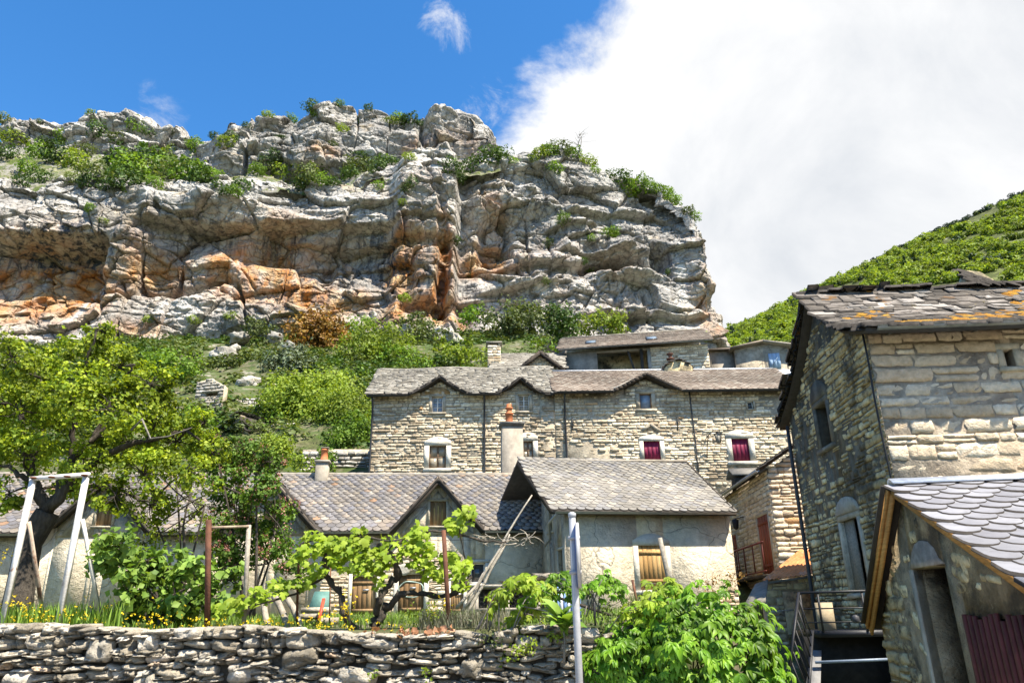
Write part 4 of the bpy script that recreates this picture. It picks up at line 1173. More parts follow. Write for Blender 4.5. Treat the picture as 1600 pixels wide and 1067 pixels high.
def house_row():
    rng = random.Random(3); f = FR
    root = thing('row_house', 'low plastered house with fish-scale slate roof and steep gabled dormers', 'house', f.o, f.yaw)
    x0 = -3.5; x1 = f.loc(850, 828)[0]; OV = 0.38; ze = f.loc(600, 828, -OV)[2]; RY = 2.7; zr = f.loc(600, 742, RY)[2]
    D = []
    for px in (685, 425, 165):
        a = f.loc(px, 745, -OV); D.append((a[0], a[2], f.loc(px + 71, 828, -OV)[0] - a[0]))

    def h(x, y):
        z = ze + (y + OV) / (RY + OV) * (zr - ze) if y <= RY else zr - (y - RY) * 0.7
        for xc, za, hw in D: z = max(z, za - (za - ze) * abs(x - xc) / hw)
        return z
    roof_deck(h, x0, x1, -OV - 0.07, RY * 2, 200, 16, 0.12).build('roof_deck', M_deck, root)
    pc = Pieces(SLATES); lay_roof(pc, h, x0, x1, -OV, RY, rng, 0.285, 0.175, 0.36, 0.02, 0.016, tip=0.055, lift=0.025)
    pc.emit('slate', 'slates', M_slate, root)
    MB().tube([(x, RY, zr + 0.02) for x in np.linspace(x0, x1, 12)], 0.06, 6).build('ridge', M_cement, root)
    top = ztop_from(h, x0, x1, 0, 0.14, 260)
    doors = [pxwin(f, 549, 587, 900, 972), pxwin(f, 622, 662, 897, 972), pxwin(f, 704, 724, 914, 972), pxwin(f, 735, 758, 879, 911), pxwin(f, 214, 226, 862, 890)]
    dw = [pxwin(f, px - 13, px + 12, 783, 821) for px in (685, 425, 165)]
    holes = [(c - w / 2, c + w / 2, max(z, 0.02), z + hh) for c, z, w, hh in doors + dw]
    mb = MB(); wall_core(mb, top, 0, holes, 0.45, I4); mb.box(x0, x0 + .4, .45, RY * 2 - .2, 0, ze).box(x1 - .4, x1, .45, RY * 2 - .2, 0, ze).box(x0 + .4, x1 - .4, RY * 2 - .6, RY * 2 - .2, 0, ze)
    mb.build('wall', M_plaster, root)
    # the plaster around the dormers is thinner and greyer
    for xc, za, hw in D:
        t = [(xc - hw * .82, ze - 0.12), (xc - hw * 0.7, ze + .05), (xc, za - 0.42), (xc + hw * .7, ze + .05), (xc + hw * .82, ze - 0.12)]
        t = [(x, min(z, h(x, 0) - 0.16)) for x, z in t]
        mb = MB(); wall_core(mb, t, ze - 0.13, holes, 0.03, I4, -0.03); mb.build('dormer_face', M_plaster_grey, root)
        for s in (-1, 1):
            mb = MB()
            mb.bar((xc, -OV - 0.02, za - 0.09), (xc + s * hw * 0.99, -OV - 0.02, ze - 0.09), 0.05, 0.2); mb.build('verge_board', M_darkwood, root)
            MB().bar((xc + s * hw * .99, -OV - 0.055, ze + 0.0), (xc, -OV - 0.055, za + 0.0), 0.02, 0.05).build('verge_edge', M_slate_brown, root)
    for k, (c, z, w, hh) in enumerate(dw):
        wn = window(root, c, z, w, hh, -0.03, I4, sur_m=M_surround_old, sur=0.09, recess=0.1, proud=0.02, cols=1, rows=1)
        planks(wn, 'board', c - w / 2, c + w / 2, z, z + hh, 0.03, 4, M_plank)
    # rubble where the plaster is gone, round the doors
    pc = Pieces(STONES)
    dh = [(c - w / 2 - .12, c + w / 2 + .12, -1, z + hh + .1) for c, z, w, hh in doors[:4]]
    xa, xb = f.loc(600, 920)[0], f.loc(712, 920)[0]
    lay_stones(pc, [(xa, 2.0), (xa + .6, 2.35), (xb - .8, 2.1), (xb, 1.7)], 0.0, dh, I4, rng, (0.09, 0.2), (0.14, 0.4), 0.1, 0.03, 0.02, tilt=0.05)
    xa, xb = f.loc(500, 920)[0], f.loc(556, 920)[0]
    lay_stones(pc, [(xa, 1.2), (xa + .4, 1.5), (xb, 1.4)], 0.0, dh, I4, rng, (0.09, 0.2), (0.14, 0.4), 0.1, 0.03, 0.02, tilt=0.05)
    pc.emit('stone', 'stonework', M_stone_big, root)
    for k, (c, z, w, hh) in enumerate(doors):
        z = max(z, 0.02)
        wn = window(root, c, z, w, hh if k < 3 else hh, 0, I4, sur_m=M_surround, sur=0.12 if k != 1 else 0.16, recess=0.16, proud=0.035, cols=1, rows=1, name='door' if k < 3 else 'window', sill=k >= 3, pane_m=M_glass if k >= 3 else None, frame_m=M_whiteframe if k == 3 else None)
        if k < 3:
            planks(wn, 'board', c - w / 2, c + w / 2, z, z + hh, 0.09, 5, M_plank, rails=(z + hh * .2, z + hh * .8))
            MB().box(c - .04, c + .16, .05, .06, z + hh * .62, z + hh * .66).build('latch', M_zinc, wn)
    # round white vent above the second door
    c, z, w, hh = doors[1]
    MB().lathe([(0.20, 0), (0.20, 0.05), (0.12, 0.06)], 14).build('round_stone', M_surround, root, M=np.block([[rot('x', math.pi / 2), np.array([[c - 0.25], [-0.03], [z + hh + 0.16]])], [np.zeros((1, 3)), 1]]))
    segs = [(x0, D[2][0] - D[2][2]), (D[2][0] + D[2][2], D[1][0] - D[1][2]), (D[1][0] + D[1][2], D[0][0] - D[0][2]), (D[0][0] + D[0][2], x1)]
    for a, b in segs:
        mb = MB(); gutter(mb, (a + .03, -OV - 0.09, ze - 0.06), (b - .03, -OV - 0.09, ze - 0.06), 0.065); mb.build('gutter', M_zinc, root)
    # small chimney
    a, b = f.loc(491, 757, RY - .45), f.loc(510.5, 757, RY - .45); zt = f.loc(500, 722, RY - .45)[2]; xc = (a[0] + b[0]) / 2; hw = (b[0] - a[0]) / 2; yc = RY - .45 + hw
    ch = MB().box(xc - hw, xc + hw, yc - hw, yc + hw, zr - 1.3, zt).build('chimney', M_cement, root)
    MB().box(xc - hw - .05, xc + hw + .05, yc - hw - .05, yc + hw + .05, zt + .003, zt + .09).build('chimney_cap', M_cement, ch)
    chimney_pot(ch, (xc + .03, yc, zt + .09), 0.145, 0.46); MB().box(xc - .12, xc + .2, yc - .14, yc + .14, zt + .585, zt + .615).build('cowl', M_cement, ch)
    # tall rendered chimney at the right end
    yb = RY + 0.3
    a, b = f.loc(784, 700, yb), f.loc(819, 700, yb); zt = f.loc(800, 665, yb)[2]; xc = (a[0] + b[0]) / 2; hw = (b[0] - a[0]) / 2
    mb = MB(); w1 = hw * .92
    V = [(xc + sx * (hw if k == 0 else w1), yb + .45 + sy * (.45 if k == 0 else .40), z) for k, z in ((0, zr - 1.5), (1, zt)) for sx, sy in ((-1, -1), (1, -1), (1, 1), (-1, 1))]
    mb.raw(V, [(0, 1, 5, 4), (1, 2, 6, 5), (2, 3, 7, 6), (3, 0, 4, 7), (4, 5, 6, 7)])
    ch = mb.build('tall_chimney', M_cement, root)
    mb = MB(); e = 0.09
    V = [(xc + sx * (w1 + o), yb + .45 + sy * (.40 + o), z) for o, z in ((0.0, zt - .01), (e, zt + .10), (e, zt + .17), (-.05, zt + .2)) for sx, sy in ((-1, -1), (1, -1), (1, 1), (-1, 1))]
    mb.raw(V, [(4 * k + i, 4 * k + (i + 1) % 4, 4 * k + 4 + (i + 1) % 4, 4 * k + 4 + i) for k in range(3) for i in range(4)] + [(12, 13, 14, 15), (3, 2, 1, 0)])
    mb.build('chimney_cap', mat('dark_cement', [(0, (0.13, 0.125, 0.115)), (1, (0.19, 0.18, 0.165))], rand=False), ch)
    chimney_pot(ch, (xc - .1, yb + .4, zt + .2), 0.15, 0.85, tiers=2)
    MB().box(xc + .05, xc + hw + .01, yb - .03, yb - .005, zr + .25, zr + .45).build('meter_box', M_whiteframe, ch)
    return root, h, x1, zr


ROW = house_row()

# ---------- plastered slate house right of it
FS = Frame((P(882, 803, 23.6)[0], 23.6, 1.55), R(12.0))


def house_slate():
    rng = random.Random(4); f = FS
    root = thing('slate_house', 'cream plastered house with broad grey slate roof and honey-coloured shutter door', 'house', f.o, f.yaw)
    OV = 0.32; RY = 2.9
    eL, eR = f.loc(861, 796, -OV), f.loc(1148, 798, -OV); rL, rR = f.loc(809, 720.5, RY), f.loc(1073, 721.5, RY)
    ze = (eL[2] + eR[2]) / 2; zr = (rL[2] + rR[2]) / 2

    def xl(y): t = (y + OV) / (RY + OV); return eL[0] + (rL[0] - eL[0]) * min(t, 1)
    def xr(y): t = (y + OV) / (RY + OV); return eR[0] + (rR[0] - eR[0]) * min(t, 1)

    def h(x, y): return ze + (y + OV) / (RY + OV) * (zr - ze) + 0.03 * math.sin(x * .9 + 1) * math.sin((y + OV) * 1.0)
    # deck follows the skewed outline
    mb = MB(); ny, nx = 12, 30; T = []
    for i in range(nx):
        for y in np.linspace(-OV - .07, RY, ny): x = xl(y) + (xr(y) - xl(y)) * i / (nx - 1); T.append((x, y, h(x, y)))
    T = np.array(T); n = len(T); B = T - [0, 0, .11]
    F = [q for i in range(nx - 1) for j in range(ny - 1) for a in [i * ny + j] for q in ((a, a + ny, a + ny + 1, a + 1), (n + a + 1, n + a + ny + 1, n + a + ny, n + a))]
    F += [q for i in range(nx - 1) for a in [i * ny] for q in ((a, n + a, n + a + ny, a + ny),)] + [(j, j + 1, n + j + 1, n + j) for j in range(ny - 1)] + [((nx - 1) * ny + j, n + (nx - 1) * ny + j, n + (nx - 1) * ny + j + 1, (nx - 1) * ny + j + 1) for j in range(ny - 1)]
    mb.raw(np.concatenate([T, B]), F)
    bk = [(rL[0], RY, zr), (rR[0], RY, zr), (rR[0] - .5, RY + 3, zr - 2), (rL[0] - .5, RY + 3, zr - 2)]
    mb.prism(np.array(bk), 0.1, (0, 0, -1)); mb.build('roof_deck', M_deck, root)
    pc = Pieces(SLATES); lay_roof(pc, h, min(rL[0], eL[0]), max(eR[0], rR[0]), -OV, RY, rng, 0.285, 0.175, 0.36, 0.02, 0.016, inside=lambda x, y: xl(y) + .02 < x < xr(y) - .02, tip=0.055, lift=0.025)
    pc.emit('slate', 'slates', M_slate_grey, root)
    MB().tube([rL + [0, 0, .03], rR + [0, 0, .03]], 0.055, 6).build('ridge', M_cement, root)
    MB().bar(eL + [0, -.02, -.07], rL + [0, 0, -.07], 0.05, 0.14).build('verge_board', M_darkwood, root)
    MB().bar(eR + [0, -.02, -.07], rR + [0, 0, -.07], 0.05, 0.14).build('verge_board', M_darkwood, root)
    x1 = f.loc(1139, 802)[0]
    d = pxwin(f, 999, 1041, 852, 921)
    hd = [(d[0] - d[2] / 2, d[0] + d[2] / 2, d[1], d[1] + d[3])]
    mb = MB(); wall_core(mb, [(0, ze - .02), (x1, ze - .02)], -0.8, hd, 0.45, I4)
    mb.build('wall', M_plaster, root)
    # gable side, skewed to meet the row house
    b = f.loc(846, 800, 3.0); ang = math.atan2(b[0], 3.0)
    G = np.eye(4); G[:3, :3] = rot('z', math.pi / 2 + ang) ; L_ = 3.0 / math.cos(ang)
    # in G the wall runs from the front corner (x=0) backwards (x=L); its outside is -y' -> flip so that the outer face looks left
    G2 = np.eye(4); G2[:3, 0] = [-math.sin(-ang) * 1.0 * 0 + math.sin(ang), math.cos(ang), 0]; G2[:3, 1] = [math.cos(ang), -math.sin(ang), 0]; G2[:3, 2] = [0, 0, 1]
    go = [(0.35, 0.95, 1.2, 2.05), (1.5, 2.0, 2.75, 3.75)]
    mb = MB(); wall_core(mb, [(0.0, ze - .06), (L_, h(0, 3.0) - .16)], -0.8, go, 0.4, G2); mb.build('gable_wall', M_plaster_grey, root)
    for hx0, hx1, hz0, hz1 in go:
        wn = window(root, (hx0 + hx1) / 2, hz0, hx1 - hx0, hz1 - hz0, 0, G2, sur_m=M_surround, sur=0.09, recess=0.12, proud=0.02, cols=1, rows=1, pane_m=M_glass)
    MB().box(x1 - .4, x1, .45, 4, -.8, ze).build('side_wall', M_plaster_grey, root)
    wn = window(root, d[0], d[1], d[2], d[3], 0, I4, sur_m=M_surround, sur=0.17, arch=0.22, recess=0.12, proud=0.02, cols=1, rows=1, name='shutter_door')
    planks(wn, 'board', d[0] - d[2] / 2, d[0] + d[2] / 2, d[1], d[1] + d[3], 0.03, 6, M_plank_gold, rails=(d[1] + d[3] * .84, d[1] + d[3] * .2))
    # bare stones at the foot on the right
    pc = Pieces(STONES); xa = f.loc(1085, 900)[0]
    lay_stones(pc, [(xa, .1), (xa + .5, .75), (x1, .95)], -0.6, [], I4, rng, (.1, .2), (.16, .4), .1, .03, .02, tilt=.05)
    xa = f.loc(885, 930)[0]; lay_stones(pc, [(0.02, .35), (1.6, .1), (2.4, -.2)], -0.6, [], I4, rng, (.1, .2), (.16, .4), .1, .03, .02, tilt=.05)
    pc.emit('stone', 'stonework', M_stone_big, root)
    mb = MB(); gutter(mb, eL + [0.1, -.09, -.07], eR + [0, -.09, -.07], 0.065); mb.build('gutter', M_zinc, root)
    a = f.loc(868, 800, -.2); MB().tube([eL + [.15, -.09, -.12], a + [-.15, .3, -.3], [-.25, .9, ze - .75], [-.32, 1.4, ze - .95]], .045, 8).build('downpipe', M_zinc, root)
    # leaning grey post beside the door
    return root


house_slate()


# ---------- houses behind the long stone house
def house_rear():
    rng = random.Random(5); f = Frame((P(880, 575, 43)[0], 43.0, 12.3), R(-8.0))
    root = thing('hillside_house', 'stone house with slate roof, two skylights and dark open porch below the cliff', 'house', f.o, f.yaw)
    OV = .4; RY = 3.4; eL, eR = f.loc(873, 543, -OV), f.loc(1112, 532, -OV); rL, rR = f.loc(864, 525.5, RY), f.loc(1081, 521.5, RY)
    ze = (eL[2] + eR[2]) / 2; zr = max((rL[2] + rR[2]) / 2, ze + .6)
    def h(x, y): return ze + (y + OV) / (RY + OV) * (zr - ze)
    x0 = f.loc(880, 560)[0]; x1 = f.loc(1108, 560)[0]
    roof_deck(h, x0 - .25, x1 + .25, -OV, RY, 6, 4, .12).build('roof_deck', M_deck, root)
    pc = Pieces(SLATES); lay_roof(pc, h, x0 - .25, x1 + .25, -OV - .02, RY, rng, .3, .18, .36, .02, .02, tip=.05); pc.emit('slate', 'slates', M_slate_brown, root)
    MB().box(x0 - .25, x1 + .25, RY - .08, RY + .08, zr, zr + .07).build('ridge', M_cement, root)
    pa, pb = f.loc(933, 560)[0], f.loc(1012, 560)[0]
    holes = [(pa, pb, 0.3, ze - .28)]
    mb = MB(); wall_core(mb, [(x0, ze - .14), (pb + .2, ze - .14)], 0, holes, .3, I4); mb.build('wall', M_cement, root)
    mb = MB(); wall_core(mb, [(pb + .2, ze - .14), (x1, ze - .14)], 0, [], .4, I4); mb.box(x0, x1, RY, RY + .3, 0, zr - .3).box(x0, x0 + .3, .3, RY, 0, ze - .1).build('rear_wall', M_mortar_main, root)
    pc = Pieces(STONES); lay_stones(pc, [(pb + .2, ze - .16), (x1, ze - .16)], 0.2, [], I4, rng, (.12, .22), (.2, .5), .12, .03, .015); pc.emit('stone', 'stonework', M_stone_main, root)
    MB().box(pa, pb, 1.6, 1.9, 0, ze).build('porch_wall', M_stone_gable, root)
    x = f.loc(1003, 560)[0]; MB().box(x - .09, x + .09, -.05, .13, 0, ze - .2).build('porch_post', M_darkwood, root)
    MB().bar((x, .04, 1.2), (x - .8, .04, ze - .3), .12).build('porch_brace', M_darkwood, root)
    for px in (923, 1019):
        a = f.loc(px, 534, .6); x = a[0]; w = .34
        sk = bpy.data.objects.new('skylight', None); COL.objects.link(sk); sk.parent = root
        q = np.array([(x - w, .5, h(x, .5) + .06), (x + w, .5, h(x, .5) + .06), (x + w, 1.5, h(x, 1.5) + .06), (x - w, 1.5, h(x, 1.5) + .06)])
        MB().prism(q, .05, (0, 0, 1)).build('frame', M_pipe, sk); c = q.mean(0); MB().prism((q - c) * .82 + c + [0, 0, .055], .01, (0, 0, 1)).build('pane', M_pane_blue, sk)
    mb = MB(); gutter(mb, (x0 - .25, -OV - .08, ze - .06), (x1 + .25, -OV - .08, ze - .06), .06); mb.build('gutter', M_zinc, root)

    # blue-shuttered house
    f = Frame((P(1112, 575, 46)[0], 46.0, 12.8), R(-6.0))
    root = thing('rendered_house', 'grey-brown rendered house with pale blue shutter at the right', 'house', f.o, f.yaw)
    x0 = f.loc(1111, 560)[0]; xm = f.loc(1147, 560)[0]; x1 = f.loc(1260, 560)[0]
    z1 = f.loc(1125, 549)[2]; z2 = f.loc(1191, 541)[2]
    MB().box(x0, xm, 0, 3, 0, z1).build('wing_wall', M_cement, root)
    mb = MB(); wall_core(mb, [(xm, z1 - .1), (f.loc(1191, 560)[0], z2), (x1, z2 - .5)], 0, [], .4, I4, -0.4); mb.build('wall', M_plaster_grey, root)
    MB().prism(np.array([(x0 - .1, -.3, z1), (xm + .1, -.3, z1), (xm + .1, 3, z1 + .8), (x0 - .1, 3, z1 + .8)]), .12, (0, 0, 1)).build('wing_roof', M_slate_brown, root)
    xa = f.loc(1191, 560)[0]
    for a, b in (((xm - .3, z1 - .12), (xa, z2 + .06)), ((xa, z2 + .06), (x1 + .2, z2 - .5))):
        MB().prism(np.array([(a[0], -.8, a[1]), (b[0], -.8, b[1]), (b[0], 4, b[1]), (a[0], 4, a[1])]), .12, (0, 0, 1)).build('roof', M_slate_brown, root)
    c, z, w, hh = pxwin(f, 1205, 1223, 552, 576, -.4)
    wn = window(root, c + .1, z, w * 1.4, hh, -.4, I4, sur_m=M_cement, sur=.06, recess=.1, pane_m=M_glass, cols=1, rows=1, proud=.01, sill=False)
    planks(wn, 'shutter_board', c - w / 2 - .15, c + w / 2 - .15, z, z + hh, -.45, 3, M_blueshut)
    MB().bar((c - w / 2 - .1, -.485, z + .1), (c + w / 2 - .2, -.485, z + hh - .15), .06, .02).build('shutter_brace', M_blueshut, wn)
    # pale sheet roof in front of it
    a, b, c_, d_ = P(1180, 577, 40), P(1262, 577, 40), P(1262, 604, 38.2), P(1218, 592, 38.2)
    tag(MB().prism(np.array([a, b, c_, d_]), .08, (0, 0, -1)).build('sheet_roof', plain('pale_blue_sheet', (0.42, 0.45, 0.50), rough=.5, var=.1)), 'pale grey sheet roof behind the right end of the long house', 'roof')

    # small stone gable and chimney behind the left half
    f = Frame((P(775, 578, 40.5)[0], 40.5, 10.0), R(2.0))
    root = thing('gabled_cottage', 'small stone cottage with slab roof and pointed gable peeping over the ridge', 'house', f.o, f.yaw)
    x0, x1 = f.loc(768, 570)[0], f.loc(884, 570)[0]; a = f.loc(844, 548, -.35); xc, za = a[0], a[2]; zb = f.loc(844, 577, -.35)[2]; hw = f.loc(881, 577, -.35)[0] - xc
    zr = f.loc(800, 553, 2.6)[2]; ze = zr - 1.9
    def h2(x, y):
        z = ze + (y + .3) / 2.9 * (zr - ze) if y < 2.6 else zr
        return max(z, za - (za - zb) * abs(x - xc) / hw)
    roof_deck(h2, x0, x1, -.3, 2.6, 50, 8, .12).build('roof_deck', M_deck, root)
    pc = Pieces(LAUZES); lay_roof(pc, h2, x0, x1, -.35, 2.6, rng, .3, .16, .34, .035, .04, wj=.3, lift=.03); pc.emit('roof_slab', 'roof_slabs', M_lauze, root)
    for s in (-1, 1): MB().bar((xc, -.4, za - .1), (xc + s * hw, -.4, zb - .1), .06, .2).build('verge_board', M_darkwood, root)
    top = [(x, h2(x, 0) - .14) for x in np.linspace(x0, x1, 60)]; mb = MB(); wall_core(mb, top, 0, [], .4, I4); mb.build('wall', M_mortar_main, root)
    pc = Pieces(STONES); lay_stones(pc, [(x, z) for x, z in top if abs(x - xc) < hw * .95], zb - 1.0, [], I4, rng, (.12, .2), (.2, .5), .12, .03, .015); pc.emit('stone', 'stonework', M_stone_main, root)
    a, b = f.loc(762, 555, .6), f.loc(782, 555, .6); zt = f.loc(772, 541, .6)[2]
    ch = MB().box(a[0], b[0], .6, 1.3, 0, zt).build('chimney', M_stone_main, root)
    pc = Pieces(STONES); lay_stones(pc, [(a[0], zt), (b[0], zt)], zt - 2, [], np.block([[np.eye(3), np.array([[0], [.6], [0]])], [np.zeros((1, 3)), 1]]), rng, (.12, .2), (.2, .4), .1, .03, .015); pc.emit('stone', 'stonework', M_stone_main, ch)
    for s in (0, 1): MB().box(a[0] + s * (b[0] - a[0] - .12), a[0] + s * (b[0] - a[0] - .12) + .12, .62, 1.28, zt, zt + .2).build('cap_support', M_stone_main, ch)
    MB().box(a[0] - .1, b[0] + .1, .5, 1.4, zt + .203, zt + .28).build('cap_slab', M_lauze, ch)

    # stone ventilator mound on the ridge with a small finial pot
    c = P(1058, 577, 38.0)
    root = thing('roof_ventilator', 'low domed stone-slab hood on the brown slate ridge', 'roof hood', c, R(1))
    mb = MB(); n = 14
    pts = [(-.72, 0), (-.5, .25), (-.2, .40), (.15, .42), (.45, .30), (.75, .05)]
    mb.prism(np.array([(x, -.3, z) for x, z in pts] + [(.75, -.3, -.6), (-.72, -.3, -.6)])[::-1], .9); mb.build('hood', M_stone_gable, root)
    pc = Pieces(LAUZES)
    for k in range(26):
        t = k / 25; x = -.75 + 1.5 * t; z = np.interp(x, [p[0] for p in pts], [p[1] for p in pts])
        pc.add(TRS((x, -.25 + .3 * rng.random(), z + .03), rot('y', rng.gauss(0, .1) - (t - .5) * -.8) @ rot('x', rng.gauss(0, .1)), .28, .5, .03), rng=rng)
    pc.emit('roof_slab', 'roof_slabs', M_lauze, root)
    pot = thing('finial_pot', 'dark rusty chimney finial beside the domed hood', 'chimney pot', P(1048, 566, 39.0)); MB().lathe([(.10, -.6), (.10, .1), (.22, .16), (.22, .22), (.08, .26), (.12, .42), (.2, .5), (.05, .56)], 10).build('pot', plain('rusty_iron', (.10, .045, .03)), pot)


house_rear()


# ---------- house with the red shutters, left wall in shade
def house_mid():
    rng = random.Random(6); f = Frame((P(1207, 800, 25.5)[0], 25.5, 1.1), R(-2.0))
    root = thing('corner_house', 'tall stone house with dark red shutters and slate roof behind the slate house', 'house', f.o, f.yaw)
    # left wall: gable frame G, x runs backwards, outside looks left
    G = np.eye(4); G[:3, 0] = [0, 1, 0]; G[:3, 1] = [1, 0, 0]
    def lw(px, py): q = f.locx(px, py, 0.0); return q[1], q[2]
    y1, _ = lw(1131, 800); ze = lw(1215, 720)[1] ; ze = f.locx(1222, 708, -.25)[2]
    x1 = 4.2; slope = .62
    def h(x, y): return ze + (x + .3) * slope
    sh = [lw(1186, 800), lw(1212, 893)]; dy0, dy1 = min(sh[0][0], sh[1][0]), max(sh[0][0], sh[1][0])
    ya, za = lw(1197, 803); yb, zb = lw(1199, 880)
    ym = (lw(1186, 830)[0] + lw(1203, 830)[0]) / 2; w = abs(lw(1186, 830)[0] - lw(1203, 830)[0])
    holes = [(ym - w / 2, ym + w / 2, zb - .5, za)]
    y2 = lw(1147, 830)[0]; holes2 = holes + [(y2 - .3, y2 + .3, lw(1147, 862)[1], lw(1147, 836)[1])]
    mb = MB(); wall_core(mb, [(0, ze), (y1 + .5, ze)], -.6, holes2, .45, G); mb.build('side_wall', M_mortar_big, root)
    mb = MB(); wall_core(mb, [(0.45, ze + .2), (x1, h(x1, 0) - .1)], -.6, [], .4, I4); mb.build('front_wall', M_mortar_big, root)
    MB().box(.45, x1, y1, y1 + .4, 0, ze).build('back_wall', M_mortar_big, root)
    pc = Pieces(STONES); lay_stones(pc, [(0, ze), (y1 + .5, ze)], -.5, [(a - .14, b + .14, c, d + .14) for a, b, c, d in holes2], G, rng, (.12, .22), (.2, .5), .14, .03, .014)
    n0 = len(pc.M)
    lay_stones(pc, [(0.0, ze - .05), (x1, h(x1, 0) - .12)], -.5, [], I4, rng, (.14, .24), (.24, .55), .16, .04, .014)
    pc.emit('stone', 'stonework', M_stone_big, root)
    for k, (a, b, c, d) in enumerate(holes2):
        wn = window(root, (a + b) / 2, c, b - a, d - c, 0, G, sur_m=M_surround_old, sur=.13, recess=.12, proud=.03, cols=1, rows=1, sill=False, name='shutter_window')
        planks(wn, 'board', a, b, c, d, -.01, 4, M_redwood, M=G, rails=(c + (d - c) * .2, d - (d - c) * .12))
    deck = MB().prism(np.array([(-.3, -.25, h(-.3, 0)), (x1, -.25, h(x1, 0)), (x1, y1 + .4, h(x1, 0)), (-.3, y1 + .4, h(-.3, 0))]), .1, (0, 0, -1)); deck.build('roof_deck', M_deck, root)
    # slates: rows along y, rising towards +x
    Q = np.eye(4); Q[:3, 0] = [0, -1, 0]; Q[:3, 1] = [1, 0, 0]
    pc = Pieces(SLATES); lay_roof(pc, lambda x, y: ze + (y + .3) * slope, -y1 - .4, .28, -.32, x1, rng, .28, .17, .34, .02, .016, tip=.05)
    pc.M = [Q @ m for m in pc.M]; pc.emit('slate', 'slates', M_slate_grey, root)
    MB().box(-.3, x1, -.30, -.25, ze - .1, ze + .02).build('eave_board', M_darkwood, root) if False else None
    MB().bar((-.3, -.28, ze - .02), (x1, -.28, h(x1, 0) - .05), .05, .16).build('verge_board', M_darkwood, root)
    mb = MB(); gutter(mb, (-.4, -.3, ze - .08), (-.4, y1 + .3, ze - .08), .07); mb.build('gutter', M_zinc, root)
    # small dormer facing left
    dz = ze + .25; yd = 2.3
    yd = 4.2; t = MB().box(.02, 1.0, yd, yd + .8, ze - .1, ze + .5); t.build('dormer_cheeks', M_darkwood, root)
    MB().prism(np.array([(-.15, yd - .15, ze + .50), (-.15, yd + .4, ze + .82), (1.4, yd + .4, ze + .82), (1.4, yd - .15, ze + .50)]), .07, (0, 0, 1)).build('dormer_roof', M_slate_grey, root)
    MB().prism(np.array([(-.15, yd + .4, ze + .82), (-.15, yd + .95, ze + .50), (1.4, yd + .95, ze + .50), (1.4, yd + .4, ze + .82)]), .07, (0, 0, 1)).build('dormer_roof', M_slate_grey, root)
    # balcony with dark red balusters
    zf = lw(1180, 903)[1]; zt_ = lw(1180, 856)[1]
    bal = bpy.data.objects.new('balcony', None); COL.objects.link(bal); bal.parent = root
    ya, yb = .15, y1 - .05
    MB().box(-.45, -.03, ya, yb, zf - .1, zf).build('slab', M_darkwood, bal)
    MB().bar((-.42, ya, zt_), (-.42, yb, zt_), .05).build('top_rail', M_redpaint, bal); MB().bar((-.42, ya, zf + .1), (-.42, yb, zf + .1), .04).build('bottom_rail', M_redpaint, bal)
    n = 22
    for k in range(n):
        y = ya + (yb - ya) * (k + .5) / n
        if y < yb - 3.2 and k % 4: continue
        MB().box(-.435, -.405, y - .035, y + .035, zf + .1, zt_).build('baluster', M_redpaint, bal)
    # bracket lantern on the side wall
    y, z = lw(1163, 812); l = thing('wall_lantern', 'small black lantern on the shaded wall beside the red shutters', 'lantern', f.world((-.35, y, z)))
    MB().bar((0, 0, .05), (.35, 0, .12), .03).build('bracket', M_iron, l); MB().lathe([(.05, .04), (.14, 0), (.10, -.3), (.04, -.36)], 6).build('lamp_body', M_iron, l)


house_mid()

# ---------- big house at the right
FG = Frame((P(1352, 515, 15.0)[0], 15.0, 0.2), R(-3.0))


